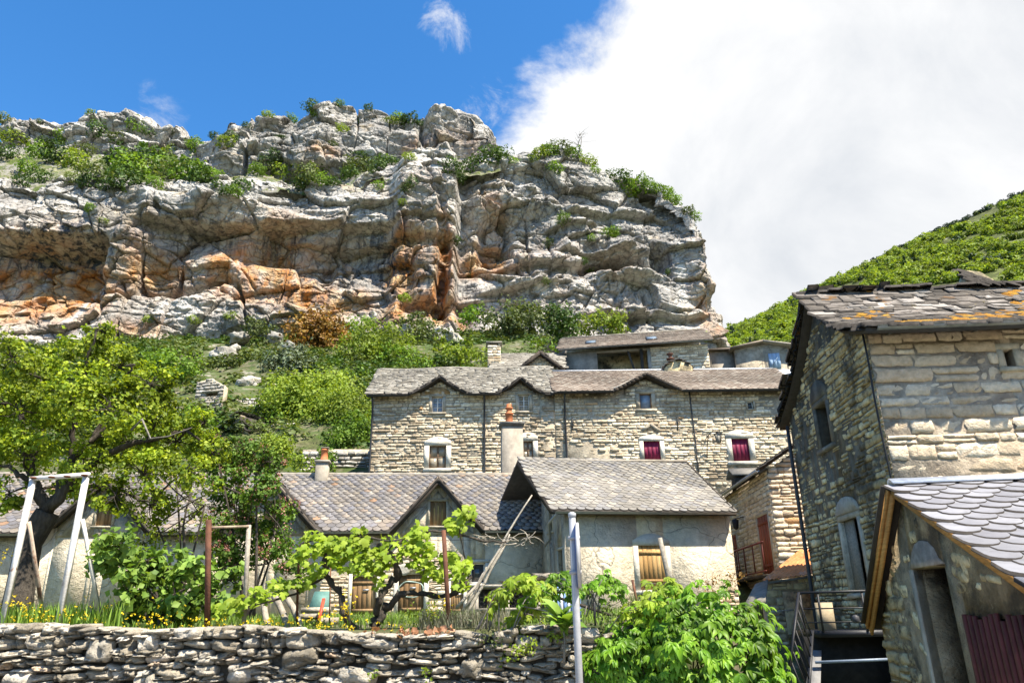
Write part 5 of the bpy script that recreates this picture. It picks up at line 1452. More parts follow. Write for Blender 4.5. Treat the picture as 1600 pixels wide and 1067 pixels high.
def house_big():
    rng = random.Random(7); f = FG
    root = thing('gable_house', 'big limestone house with mossy slab roof and dark lichened gable wall', 'house', f.o, f.yaw)
    G = np.eye(4); G[:3, 0] = [0, 1, 0]; G[:3, 1] = [1, 0, 0]
    ze = f.loc(1350, 512, -.25)[2] - .02
    ap = f.locx(1262, 462, -.15); be = f.locx(1224, 650, -.15); RY, zr = ap[1], ap[2]; YB, zb = be[1], be[2]
    LEN = 9.0

    def h(x, y):
        if y <= RY:
            t = (y + .3) / (RY + .3); z = ze + (zr - ze) * (t - .16 * math.sin(math.pi * t))
        else:
            t = (y - RY) / (YB - RY); z = zr - (zr - zb) * (t + .13 * math.sin(math.pi * min(t, 1)))
        return z + .03 * math.sin(x * 1.1) * math.sin(y * 1.3)
    roof_deck(h, -.22, LEN, -.62, YB + .3, 30, 30, .14).build('roof_deck', M_deck, root)
    pc = Pieces(LAUZES)
    lay_roof(pc, h, -.25, LEN, -.62, RY, rng, .40, .19, .46, .05, .06, wj=.45, tip=.08, lift=.05)
    Q = np.eye(4); Q[:3, 0] = [-1, 0, 0]; Q[:3, 1] = [0, -1, 0]
    p2 = Pieces(LAUZES); lay_roof(p2, lambda x, y: h(-x, -y), -2.0, .25, -YB - .3, -RY, rng, .40, .2, .46, .05, .05, wj=.4, tip=.08, lift=.05)
    pc.M += [Q @ m for m in p2.M]; pc.k += p2.k
    # verge slabs stepping along the gable edge
    for y in np.arange(-.3, YB + .3, .17):
        g = (h(0, y + .05) - h(0, y - .05)) / .1
        pc.add(TRS((-.14 + rng.uniform(-.05, .05), y, h(0, y) - .03), rot('x', math.atan(g)) @ rot('z', rng.gauss(0, .15)), .38, .34, .07), rng=rng)
    for x in np.arange(-.2, LEN, .36): pc.add(TRS((x, RY + rng.uniform(-.1, .1), zr + .07), rot('z', rng.gauss(0, .1)) @ rot('x', rng.gauss(0, .08)), .46, .42, .06), rng=rng)
    pc.emit('roof_slab', 'roof_slabs', M_lauze_moss, root)
    # moss cushions
    g = np.random.default_rng(5); mu = [Unit(*_lump(g)) for _ in range(4)]; pm = Pieces(mu)
    for k in range(150):
        cx, cy = rng.uniform(-.1, 6), rng.uniform(-.25, RY - .1)
        if vnoise(np.array([[cx * 1.1, cy * 1.3, 0.5]]), 3)[0] < .0: continue
        for q in range(rng.randrange(2, 6)):
            x, y = cx + rng.gauss(0, .16), cy + rng.gauss(0, .09); s_ = rng.uniform(.05, .13)
            if not (-.3 < y < RY): continue
            pm.add(TRS((x, y, h(x, y) + .07), rot('x', math.atan((zr - ze) / RY)) @ rot('z', rng.random() * 6), s_ * 1.6, s_, s_ * .4), rng=rng)
    pm.emit('moss_cushion', 'moss_cushions', M_moss, root, keep=120)
    # walls
    sw = pxwin(f, 1569, 1585, 546, 573)
    fh = [(sw[0] - sw[2] / 2, sw[0] + sw[2] / 2, sw[1], sw[1] + sw[3])]
    ft = [(0, ze - .02), (LEN, ze - .02)]
    def gw(px, py): q = f.locx(px, py, 0.0); return q[1], q[2]
    a, b = gw(1279, 668), gw(1297, 662); w_y = sorted((a[0], b[0])); wz1 = gw(1283, 632)[1]; wz0 = gw(1296, 695)[1]
    a, b = gw(1322, 860), gw(1350, 860); d_y = sorted((a[0], b[0])); dz1 = gw(1322, 813)[1]; dz0 = gw(1345, 925)[1]
    gh = [(w_y[0], w_y[1], wz0, wz1), (d_y[0], d_y[1], dz0, dz1)]
    gt = [(y, h(0, y) - .16) for y in np.linspace(0, YB, 50)]
    mb = MB(); wall_core(mb, ft, 0, fh, .5, I4); mb.build('front_wall', M_mortar_big, root)
    MB().box(.5, LEN, YB - .4, YB, 0, zb - .2).build('back_wall', M_mortar_big, root)
    gt2 = [(y, z) for y, z in gt if y >= .5 - .02]; gt2[0] = (.5, gt2[0][1])
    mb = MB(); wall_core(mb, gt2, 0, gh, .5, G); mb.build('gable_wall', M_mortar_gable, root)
    pc = Pieces(STONES_FINE); lay_stones(pc, ft, 1.5, [(c - .12, d + .12, e - .1, q + .12) for c, d, e, q in fh], I4, rng, (.16, .34), (.26, .95), .2, .022, .03, tilt=.012, jit=.4, flush=9.2)
    pc.emit('stone', 'stonework', M_stone_big, root)
    pc = Pieces(STONES); hs = [(c - .14, d + .14, e - .16, q + (.55 if k == 0 else .5)) for k, (c, d, e, q) in enumerate(gh)]
    lay_stones(pc, gt, .2, hs, G, rng, (.09, .23), (.14, .5), .16, .03, .02, tilt=.03, wav=.015, jit=.4, flush=7.7)
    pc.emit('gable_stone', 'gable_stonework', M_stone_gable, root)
    M_lint = mat('dark_lintel', [(0, (.15, .135, .11)), (1, (.22, .20, .16))], rand=False, patches=[((.05, .046, .04), 1.5, .5, .62, .8)])
    for k, (c, d, e, q) in enumerate(gh):
        wn = window(root, (c + d) / 2, e, d - c, q - e, 0, G, sur_m=M_surround_old if k else M_lint, sur=.15, recess=.3, proud=.04, cols=1, rows=1, name=('window', 'doorway')[k], sill=True)
        MB().box(c, d, .32, .34, e, q, G).build('dark_opening' if k == 0 else 'inner_door', M_black if k == 0 else M_cement, wn)
        if k == 0: MB().box(c, c + (d - c) * .45, .10, .14, e, q, G).build('leaf_shutter', M_greywood, wn)
        else: MB().box((c + d) / 2 - .03, d, .06, .1, e, q, G).build('door_leaf', M_greywood, wn)
        arch = [(c - .16, q + .14), (d + .16, q + .14)] + [((c + d) / 2 + (d - c + .32) / 2 * math.cos(t), q + .14 + (.5 if k == 0 else .38) * math.sin(t)) for t in np.linspace(0.12, math.pi - .12, 8)]
        poly = np.array([(-.06, y, z) for y, z in arch]); MB().prism(poly[::-1] if k < 9 else poly, .2, (1, 0, 0)).build('lintel', M_lint if k == 0 else M_surround_old, wn)
    c, d, e, q = fh[0]; wn = window(root, (c + d) / 2, e, d - c, q - e, 0, I4, sur_m=M_surround_old, sur=.14, recess=.3, proud=.03, cols=1, rows=1); MB().box(c, d, .3, .32, e, q).build('dark_opening', M_black, wn)
    mb = MB(); gutter(mb, (-.05, -.62, ze - .10), (LEN, -.62, ze - .05), .095); mb.build('gutter', M_zinc, root)
    for x in np.arange(.4, 6, .9): MB().bar((x, -.60, ze - .2), (x, .0, ze - .08), .02).build('gutter_bracket', M_zinc, root)
    MB().tube([f.loc(px, py, -.06) for px, py in ((1347, 518), (1356, 560), (1366, 620), (1378, 680), (1390, 735), (1400, 790))], .022, 6).build('corner_cable', M_iron, root)
    pts = [(-.09, YB - .02, zb - .3), (-.10, YB - .02, zb - 1.5), (-.09, YB - .0, 2.5), (-.1, YB, 0)]; MB().tube(pts, .05, 8).build('downpipe', M_pipe, root)
    # stone-capped dormer hump on the ridge
    hp = bpy.data.objects.new('ridge_hump', None); COL.objects.link(hp); hp.parent = root
    a = f.loc(1512, 450, RY); b = f.loc(1590, 452, RY); ht = f.loc(1520, 424, RY)[2]
    V = np.array([(a[0], RY - .1, zr - .1), (a[0], RY + 1.1, zr - .2), (a[0] + .08, RY + .15, ht + .12), (b[0], RY + .2, zr), (b[0] - .2, RY + .9, zr), (a[0] + .5, RY + .15, ht + .05)])
    MB().raw(V, [(0, 2, 1), (0, 3, 5, 2), (1, 2, 5, 4), (3, 4, 5)]).build('hump_core', M_stone_gable, hp)
    ps = Pieces(LAUZES)
    for k in range(60):
        t = rng.random(); x = a[0] + (b[0] - a[0]) * t * .9; zz = ht + (zr - ht) * max(0, (t - .1) / .9); u = rng.random()
        ps.add(TRS((x, RY + .2 - u * .4, zz + .1 - u * (zz + .1 - zr) * .95 + .02), rot('x', .5) @ rot('y', .35) @ rot('z', rng.gauss(0, .4)), .26, .3, .045), rng=rng)
    ps.emit('roof_slab', 'roof_slabs', M_lauze_moss, hp)
    return root


def _lump(g):
    V = []; F = []; n = 7
    for j, (r, z) in enumerate(((1, 0), (.85, .55), (.45, .9))):
        for i in range(n):
            a = 2 * math.pi * i / n; k = g.uniform(.75, 1.2); V.append((r * k * math.cos(a), r * k * math.sin(a), z * g.uniform(.8, 1.2)))
    V.append((0, 0, 1.0))
    for j in range(2):
        for i in range(n): F.append((j * n + i, j * n + (i + 1) % n, (j + 1) * n + (i + 1) % n, (j + 1) * n + i))
    F += [(2 * n + i, 2 * n + (i + 1) % n, 3 * n) for i in range(n)]
    return V, F


house_big()


# ---------- near shed with new slates
FH = Frame((P(1395, 755, 9.5)[0] + .1, 9.5, -0.2), R(-8.0))


def house_shed():
    rng = random.Random(8); f = FH
    root = thing('slate_shed', 'small stone shed with new violet-grey fish-scale slates and orange pine verge board', 'shed', f.o, f.yaw)
    G = np.eye(4); G[:3, 0] = [0, 1, 0]; G[:3, 1] = [1, 0, 0]
    zr = f.locx(1395, 757, -.12)[2]; fe = f.locx(1600, 903, -.12); be = f.locx(1359, 974, -.12)
    sf = (zr - fe[2]) / (-fe[1]); YF = -3.6; sb = (zr - be[2]) / be[1]; YB = be[1]; LEN = 5.0
    def h(x, y): return zr + sf * y if y <= 0 else zr - sb * y
    roof_deck(h, -.1, LEN, YF, 0, 3, 3, .07).build('roof_deck', M_deck, root); roof_deck(h, -.1, LEN, 0, YB, 3, 3, .07).build('roof_deck', M_deck, root)
    pc = Pieces(SLATES); lay_roof(pc, h, -.06, LEN, YF, 0, rng, .335, .19, .42, .022, .008, tip=.06, lift=.03, inside=lambda x, y: y < -.12)
    pc.emit('slate', 'slates', M_slate_new, root, keep=300)
    Q = np.eye(4); Q[:3, 0] = [-1, 0, 0]; Q[:3, 1] = [0, -1, 0]
    p2 = Pieces(SLATES); lay_roof(p2, lambda x, y: h(-x, -y), -LEN, .06, -YB, -.45, rng, .335, .19, .42, .012, .006, tip=.05, lift=.02)
    p2.M = [Q @ m for m in p2.M]; p2.emit('rear_slate', 'rear_slates', M_slate_new, root, keep=30)
    mb = MB()
    for y0_, y1_ in ((-.17, 0), (0, .17)):
        mb.prism(np.array([(-.14, y0_, h(0, y0_) + .07), (LEN, y0_, h(0, y0_) + .07), (LEN, y1_, h(0, y1_) + .07), (-.14, y1_, h(0, y1_) + .07)]), .02, (0, 0, 1))
    mb.build('ridge_flashing', plain('white_zinc', (.62, .63, .65), rough=.4, metal=.3), root)
    # verge boards
    MB().bar((-.13, .02, zr - .10), (-.13, YB, be[2] - .08), .03, .19).build('verge_board', M_newwood, root)
    MB().bar((-.165, .02, zr - .06), (-.165, YB, be[2] - .04), .03, .07).build('verge_batten', M_newwood, root)
    MB().bar((-.13, -.02, zr - .09), (-.13, YF, h(0, YF) - .09), .03, .085).build('front_verge_board', M_newwood, root)
    MB().prism(np.array([(-.10, 0.02, zr - .02), (-.24, 0.02, zr - .02), (-.24, YB, be[2] + .0), (-.10, YB, be[2] + .0)]), .03, (0, 0, 1)).build('verge_slates', M_deck, root)
    def gw(px, py): q = f.locx(px, py, 0.0); return q[1], q[2]
    oy = sorted((gw(1427, 890)[0], gw(1476, 884)[0])); oz = gw(1450, 886)[1]
    sy = sorted((gw(1519, 1000)[0], gw(1640, 1000)[0])); sz = gw(1560, 966)[1]
    gh = [(oy[0], oy[1], 0, oz), (sy[0], sy[1], 0.3, sz)]
    gt = [(YF + .15, h(0, YF + .15) - .1), (0, zr - .12), (YB - .12, h(0, YB - .12) - .1)]
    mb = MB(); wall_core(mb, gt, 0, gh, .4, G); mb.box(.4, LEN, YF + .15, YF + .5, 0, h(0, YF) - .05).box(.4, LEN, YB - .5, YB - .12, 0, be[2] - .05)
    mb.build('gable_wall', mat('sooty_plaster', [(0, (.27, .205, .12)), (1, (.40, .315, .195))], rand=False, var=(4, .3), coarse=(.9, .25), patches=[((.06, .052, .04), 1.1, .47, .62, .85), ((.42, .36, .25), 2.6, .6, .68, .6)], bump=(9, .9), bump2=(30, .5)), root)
    pc = Pieces(STONES_FINE); yl = gw(1405, 900)[0]
    lay_stones(pc, [(yl, gw(1412, 850)[1]), (YB - .1, h(0, YB - .1) - .12)], .2, gh, G, rng, (.1, .22), (.16, .42), .14, .02, .025, tilt=.05, jit=.5)
    lay_stones(pc, [(oy[1] + .05, 1.0), (YB - .1, 1.0)], .0, gh, G, rng, (.14, .26), (.2, .5), .14, .02, .025, tilt=.03)
    for k in range(130):
        y = rng.uniform(YF + .5, YB - .6); z = rng.uniform(.5, h(0, y) - .35)
        if any(a - .15 < y < b + .15 and c < z < d + .3 for a, b, c, d in gh): continue
        pc.add(G @ TRS((y, .060, z), rot('y', rng.gauss(0, .2)), rng.uniform(.10, .32), .14, rng.uniform(.07, .16)), rng=rng)
    pc.emit('stone', 'stonework', M_stone_gable, root)
    a, b, c, d = gh[0]; wn = bpy.data.objects.new('doorway', None); COL.objects.link(wn); wn.parent = root
    MB().box(a, b, .7, .74, 0, d, G).build('dark_opening', M_black, wn)
    arch = [(a - .03, d + .01), (b + .03, d + .01)] + [((a + b) / 2 + .03 + (b - a) * .42 * math.cos(t), d + .01 + .30 * math.sin(t)) for t in np.linspace(0.25, math.pi - .25, 7)]
    MB().prism(np.array([(-.03, y, z) for y, z in arch])[::-1], .2, (1, 0, 0)).build('lintel', plain('scraped_lintel', (.34, .28, .22), var=.3, bump=.4), wn)
    MB().box(b, b + .12, -.015, .1, 0, d, G).build('jamb', M_surround_old, wn)
    MB().box(a + .02, a + (b - a) * .42, .25, .29, 0, d - .02, G).build('door_leaf', M_darkwood, wn)
    # oxblood slatted shutter
    a, b, c, d = gh[1]; sh = bpy.data.objects.new('slatted_shutter', None); COL.objects.link(sh); sh.parent = root
    n = 13
    for k in range(n):
        y = a + (b - a) * (k + .5) / n
        MB().box(y - .038, y + .038, -.06, -.03, c, d + rng.uniform(-.03, .05), G).build('slat', M_redpaint, sh)
    for zz in (c + .2, d - .12): MB().box(a, b, -.03, .0, zz - .04, zz + .04, G).build('rail', M_redpaint, sh)
    MB().box(a, b, .3, .33, c, d, G).build('dark_opening', M_black, sh)
    return root


house_shed()
# ================================================================== vegetation kit
def depth_c(p): return float(-((np.asarray(p) - EYE) @ CAMR)[2])


def curve(a, b, g, bend=0.15, n=5, sag=0.0):
    a = np.asarray(a, float); b = np.asarray(b, float); d = np.linalg.norm(b - a)
    off = g.normal(size=3) * bend * d; t = np.linspace(0, 1, n)[:, None]
    return a + (b - a) * t + off * np.sin(t * math.pi) + np.array([0, 0, -sag * d]) * np.sin(t * math.pi)


def crown_points(clusters, g, per, sub=9, tight=0.26, flat=0.85):
    """leaf centres and outward directions for ball clusters (c, r); returns also the sub-clump centres"""
    C, O, subs = [], [], []
    for c, r in clusters:
        c = np.asarray(c); m = max(4, int(sub))
        d = g.normal(size=(m, 3)); d /= np.linalg.norm(d, axis=1)[:, None]
        sc_ = c + d * (r * g.uniform(0.35, 0.95, m) ** 0.6)[:, None] * np.array([1, 1, flat]); subs.append((c, sc_))
        n = int(per * r * r) + 8
        k = g.integers(0, m, n); q = g.normal(size=(n, 3)) * r * tight * g.uniform(.6, 1.25, m)[k][:, None]
        p = sc_[k] + q * np.array([1, 1, .8]); C.append(p); O.append((p - c) / r + q / (r * tight) * .4 + np.array([0, 0, .7]))
    return np.concatenate(C), np.concatenate(O), subs


def tree(name, label, cat, base, clusters, per, leaf, lm, bark, trunk_r, fork=None, seed=0, group=None, sub=9, wide=.75, tight=.26, stems=None, twigs=True, flower=None):
    g = np.random.default_rng(seed); base = np.asarray(base, float)
    root = thing(name, label, cat, base, 0, group)
    cl = [(np.asarray(c) - base, r) for c, r in clusters]
    fork = np.asarray(fork, float) - base if fork is not None else np.array([0, 0, min(c[2] - r for c, r in cl) * .8 + .2])
    if stems is None:
        tp = curve((0, 0, -.15), fork, g, .06, 7); rad = np.linspace(trunk_r * 1.25, trunk_r * .8, 7); rad[0] *= 1.25
        MB().tube(tp, rad, 9).build('trunk', bark, root, smooth=True)
    else:
        for a, b, r in stems: MB().tube(curve(a, b, g, .08, 7), np.linspace(r, r * .5, 7), 6).build('stem', bark, root, smooth=True)
    C, O, subs = crown_points(cl, g, per, sub, tight)
    mb = MB()
    for (c, sc_), (c0, r) in zip(subs, cl):
        st = fork if stems is None else np.array(stems[g.integers(len(stems))][1])
        d = np.linalg.norm(c - st)
        if d > .05: mb.tube(curve(st, c, g, .10, 6), np.linspace(trunk_r * .55, trunk_r * .16, 6) if stems is None else np.linspace(.02, .01, 6), 6)
        if twigs:
            for q in sc_: mb.tube(curve(c + g.normal(size=3) * r * .1, q, g, .15, 4), np.linspace(trunk_r * .15 + .004, trunk_r * .05 + .002, 4), 4, cap=False)
    mb.build('branches', bark, root, smooth=True)
    V, lo = leaf_cards(C, O, leaf * g.uniform(.65, 1.3, len(C)), g, wide)
    leaf_obj('crown', V, lo, lm, root)
    if flower:
        fm, n, fs = flower; k = g.choice(len(C), n, replace=False); cc = C[k]; P_ = []; 
        for c in cc: P_.append(c + np.stack([g.normal(size=22) * fs * .22, g.normal(size=22) * fs * .22, g.uniform(-.5, .8, 22) * fs], 1))
        P_ = np.concatenate(P_); V, lo = leaf_cards(P_, g.normal(size=P_.shape), fs * .22, g, .9); leaf_obj('flower_spikes', V, lo, fm, root)['kind'] = 'stuff'
    return root


def pxc(lst, Y, g, dy=.5):
    out = []
    for px, py, r in lst:
        c = P(px, py, Y + g.uniform(-dy, dy)); out.append((c, r * depth_c(c) / FPX))
    return out


L_pear = leafmat('fresh_pear_leaf', (.10, .165, .014), (.20, .275, .018), (.35, .41, .035), transl=.42, coarse=(.9, .4))
L_lilac = leafmat('deep_green_leaf', (.05, .105, .014), (.09, .165, .02), (.145, .225, .03), transl=.3, coarse=(.9, .3))
L_round = leafmat('soft_green_leaf', (.10, .185, .03), (.16, .265, .04), (.24, .35, .065), transl=.35, coarse=(1.2, .25))
L_vine = leafmat('lime_vine_leaf', (.19, .29, .022), (.27, .37, .03), (.36, .45, .06), transl=.48, coarse=(1.5, .2))
L_creep = leafmat('glossy_creeper_leaf', (.07, .17, .010), (.125, .25, .014), (.20, .33, .03), transl=.35, coarse=(2.2, .45), rough=.45)
L_olive = leafmat('olive_leaf', (.065, .095, .028), (.105, .14, .04), (.155, .19, .06), transl=.3, coarse=(.12, .3))
L_greyg = leafmat('grey_green_leaf', (.075, .105, .06), (.12, .155, .09), (.17, .205, .125), transl=.25, coarse=(.12, .3))
L_mid = leafmat('spring_green_leaf', (.085, .165, .018), (.135, .235, .028), (.20, .30, .045), transl=.38, coarse=(.15, .3))
L_light = leafmat('yellow_green_leaf', (.12, .185, .02), (.19, .26, .03), (.26, .325, .05), transl=.38, coarse=(.15, .3))
L_rust = leafmat('rust_brown_leaf', (.17, .085, .018), (.25, .125, .025), (.27, .18, .04), transl=.3, coarse=(.2, .3))
L_dark = leafmat('dark_green_leaf', (.03, .065, .014), (.055, .105, .018), (.09, .145, .025), transl=.22, coarse=(.1, .3))
L_pink = leafmat('faded_pink_flower', (.33, .13, .10), (.46, .22, .23), (.30, .11, .055), transl=.25)
L_yellow = leafmat('yellow_flower', (.62, .42, .015), (.70, .52, .02), (.72, .58, .05), transl=.3)
L_grass = leafmat('iris_blade', (.09, .17, .02), (.15, .25, .028), (.22, .32, .05), transl=.35, coarse=(1, .3))
L_dry = leafmat('dry_brown_leaf', (.30, .14, .07), (.40, .20, .11), (.47, .28, .18), transl=.15)
L_lav = leafmat('lavender_grey', (.13, .135, .085), (.19, .20, .12), (.25, .22, .17), transl=.2)
BARK = mat('dark_bark', [(0, (.045, .036, .028)), (1, (.085, .07, .055))], rand=False, var=(7, .35), stretch=(3, 3, .6), bump=(18, .9))
BARK_GREY = mat('grey_bark', [(0, (.13, .115, .095)), (1, (.21, .19, .16))], rand=False, var=(7, .35), stretch=(3, 3, .6), bump=(18, .7))

# ------------------------------------------------------------------ trees on the slope under the cliff
def slope_trees():
    T = [  # px, py, rx, ry, Y, material, name, label
        (505, 532, 48, 46, 92, L_rust, 'rust_tree', 'rust-brown tree at the foot of the orange cliff band'),
        (455, 690, 58, 40, 48, L_mid, 'green_tree', 'round bright green tree above the small chimney of the row house'),
        (540, 640, 44, 46, 47, L_light, 'pale_tree', 'tall light-green tree right of the full fresh-green tree'),
        (380, 655, 34, 20, 54, L_olive, 'olive_tree', 'olive bush above the tiny hut'),
        (640, 500, 34, 22, 108, L_olive, 'olive_tree', 'olive scrub under the right foot of the orange buttress'),
        (560, 515, 30, 24, 104, L_mid, 'green_bush', 'green bush right of the rust-brown tree'),
        (330, 620, 30, 22, 60, L_olive, 'olive_tree', 'olive bush right of the ruined wall'),
        (420, 625, 40, 22, 60, L_mid, 'green_bush', 'green thicket under the grey-green bush'),
        (300, 700, 40, 26, 40, L_light, 'lime_bush', 'lime thicket behind the thin young tree'),
        (410, 675, 30, 20, 46, L_olive, 'olive_tree', 'olive thicket right of the tiny hut'),
        (350, 730, 46, 24, 36, L_mid, 'green_bush', 'green thicket just behind the lilac'),
        (520, 720, 40, 22, 40, L_mid, 'green_bush', 'green thicket right of the small chimney'),
        (620, 555, 36, 24, 78, L_mid, 'green_bush', 'green thicket above the first eyebrow dormer'),
        (695, 545, 34, 22, 84, L_light, 'lime_bush', 'lime thicket above the long house roof middle'),
        (545, 600, 36, 26, 66, L_mid, 'green_bush', 'green thicket above the roof corner of the long house'),
        (480, 565, 40, 26, 84, L_olive, 'olive_tree', 'olive thicket below the rust-brown tree'),
        (452, 585, 62, 40, 76, L_greyg, 'willow_bush', 'broad grey-green bush above the ruined terrace walls'),
        (590, 552, 56, 46, 80, L_light, 'pale_tree', 'pale yellow-green tree above the left end of the long house roof'),
        (492, 640, 84, 62, 50, L_light, 'green_tree', 'full fresh-green tree left of the long stone house'),
        (552, 688, 40, 52, 44, L_mid, 'green_tree', 'slim green tree touching the left corner of the long house'),
        (425, 715, 46, 34, 38, L_light, 'lime_bush', 'lime-green bush behind the row house roof'),
        (470, 730, 40, 22, 36, L_light, 'lime_bush', 'low lime-green bush just left of the small chimney'),
        (733, 492, 34, 24, 112, L_mid, 'green_bush', 'round green bush under the cave at the cliff foot'),
        (800, 510, 52, 40, 100, L_olive, 'olive_tree', 'olive-coloured tree under the middle of the cliff'),
        (872, 505, 44, 34, 104, L_dark, 'dark_tree', 'dark green tree above the left end of the porch house'),
        (940, 510, 52, 26, 106, L_light, 'lime_bush', 'bright lime bushes behind the porch house roof'),
        (662, 530, 46, 32, 96, L_olive, 'olive_tree', 'olive scrub tree left of the green bush at the cliff foot'),
        (722, 556, 42, 26, 72, L_light, 'pale_tree', 'pale feathery tree left of the stone chimney with a slab cap'),
        (648, 572, 40, 18, 70, L_mid, 'green_bush', 'green scrub just above the long house ridge'),
        (408, 524, 26, 26, 100, L_olive, 'olive_tree', 'small olive tree on the rocks below the cliff'),
        (380, 575, 24, 30, 84, L_mid, 'green_bush', 'small green bush among the boulders'),
        (265, 585, 56, 36, 66, L_mid, 'green_bush', 'dense green bush at the cliff foot behind the big tree'),
        (120, 650, 70, 40, 50, L_dark, 'dark_tree', 'dark green tree behind the big fruit tree on the left'),
        (560, 585, 34, 24, 70, L_olive, 'olive_tree', 'olive bush left of the long house roof corner'),
        (835, 540, 36, 22, 86, L_mid, 'green_bush', 'green bush behind the pointed cottage gable'),
        (770, 560, 26, 22, 80, L_light, 'lime_bush', 'small lime bush behind the slab-capped chimney'),
        (300, 655, 40, 30, 44, L_mid, 'green_bush', 'green bush beside the small stone hut'),
        (1095, 524, 18, 10, 90, L_light, 'lime_bush', 'small lime bush at the right end of the porch house roof'),
        (20, 600, 60, 50, 60, L_olive, 'olive_tree', 'olive tree at the left edge under the cliff'),
        (395, 640, 20, 14, 58, L_light, 'lime_bush', 'small bright bush above the hut on the old terrace'),
        (600, 640, 30, 60, 50, L_light, 'pale_tree', 'pale tree half hidden by the long house corner'),
    ]
    for i, (px, py, rx, ry, Y, lm, nm, lb) in enumerate(T):
        g = np.random.default_rng(900 + i); k = FPX
        n = max(5, int(rx * ry / 150)); cl = []
        for j in range(n):
            a = g.uniform(0, 6.28); u = g.uniform(0, 1) ** .5
            c = P(px + rx * .68 * u * math.cos(a), py + ry * .66 * u * math.sin(a), Y + g.uniform(-1, 1) * rx * Y / k * .4)
            cl.append((c, g.uniform(.42, .68) * min(rx, ry) * 1.2 * depth_c(c) / k))
        b = P(px, py + ry * .9, Y); gz = float(ground_h(b[0], b[1])); b[2] = min(gz, b[2]) if gz > b[2] - 6 else b[2] - 2.0
        leaf = 5.6 * Y / k * g.uniform(.85, 1.1)
        tree(nm, lb, 'bush' if 'bush' in nm else 'tree', b, cl, 13.5 / (leaf * leaf) * .75, leaf, lm, BARK, .02 * ry * Y / k, seed=910 + i, sub=10, tight=.25, wide=.7)


slope_trees()


def undergrowth():
    g = np.random.default_rng(555); cl = [blob_leaf_unit(120, 560 + k, leaf=.24, up=.8) for k in range(5)]; out = {0: [], 1: []}; LL = {0: [], 1: []}; off = {0: 0, 1: 0}
    for i in range(4200):
        X = g.uniform(-75, 42); Y = g.uniform(42, 128)
        pp = proj(np.array([X, Y, float(ground_h(X, Y))]))
        if not (-30 < pp[0] < 1130): continue
        dens = float(vnoise(np.array([[X / 14, Y / 14, 0.]]), 9)[0])
        if dens < -.62 or (320 < pp[0] < 410 and 515 < pp[1] < 600 and g.uniform() < .6): continue
        s_ = g.uniform(.5, 1.5) * (.6 + Y / 130); j = int(g.uniform() < .5); cv, c_ = cl[g.integers(5)]
        out[j].append(cv * np.array([s_ * 1.2, s_ * 1.2, s_ * .8]) @ rot('z', g.uniform(0, 6)).T + np.array([X, Y, float(ground_h(X, Y)) + s_ * .3])); LL[j].append(c_ + off[j]); off[j] += len(cv)
    for j, (m_, lb) in enumerate(((L_olive, 'olive scrub covering the slope under the cliff'), (L_dark, 'dark green scrub covering the slope under the cliff'))):
        tag(leaf_obj('undergrowth', np.concatenate(out[j]), np.concatenate(LL[j]), m_), lb, 'scrub', kind='stuff')


undergrowth()

# ------------------------------------------------------------------ shrubs on the cliff, set on the rock by ray casting
def ordinal(n):
    ones = ['zeroth', 'first', 'second', 'third', 'fourth', 'fifth', 'sixth', 'seventh', 'eighth', 'ninth', 'tenth', 'eleventh', 'twelfth', 'thirteenth', 'fourteenth', 'fifteenth', 'sixteenth', 'seventeenth', 'eighteenth', 'nineteenth']
    tens = {2: 'twent', 3: 'thirt', 4: 'fort', 5: 'fift', 6: 'sixt'}
    if n < 20: return ones[n]
    t, o = divmod(n, 10)
    return tens[t] + 'ieth' if o == 0 else tens[t] + 'y-' + ones[o]


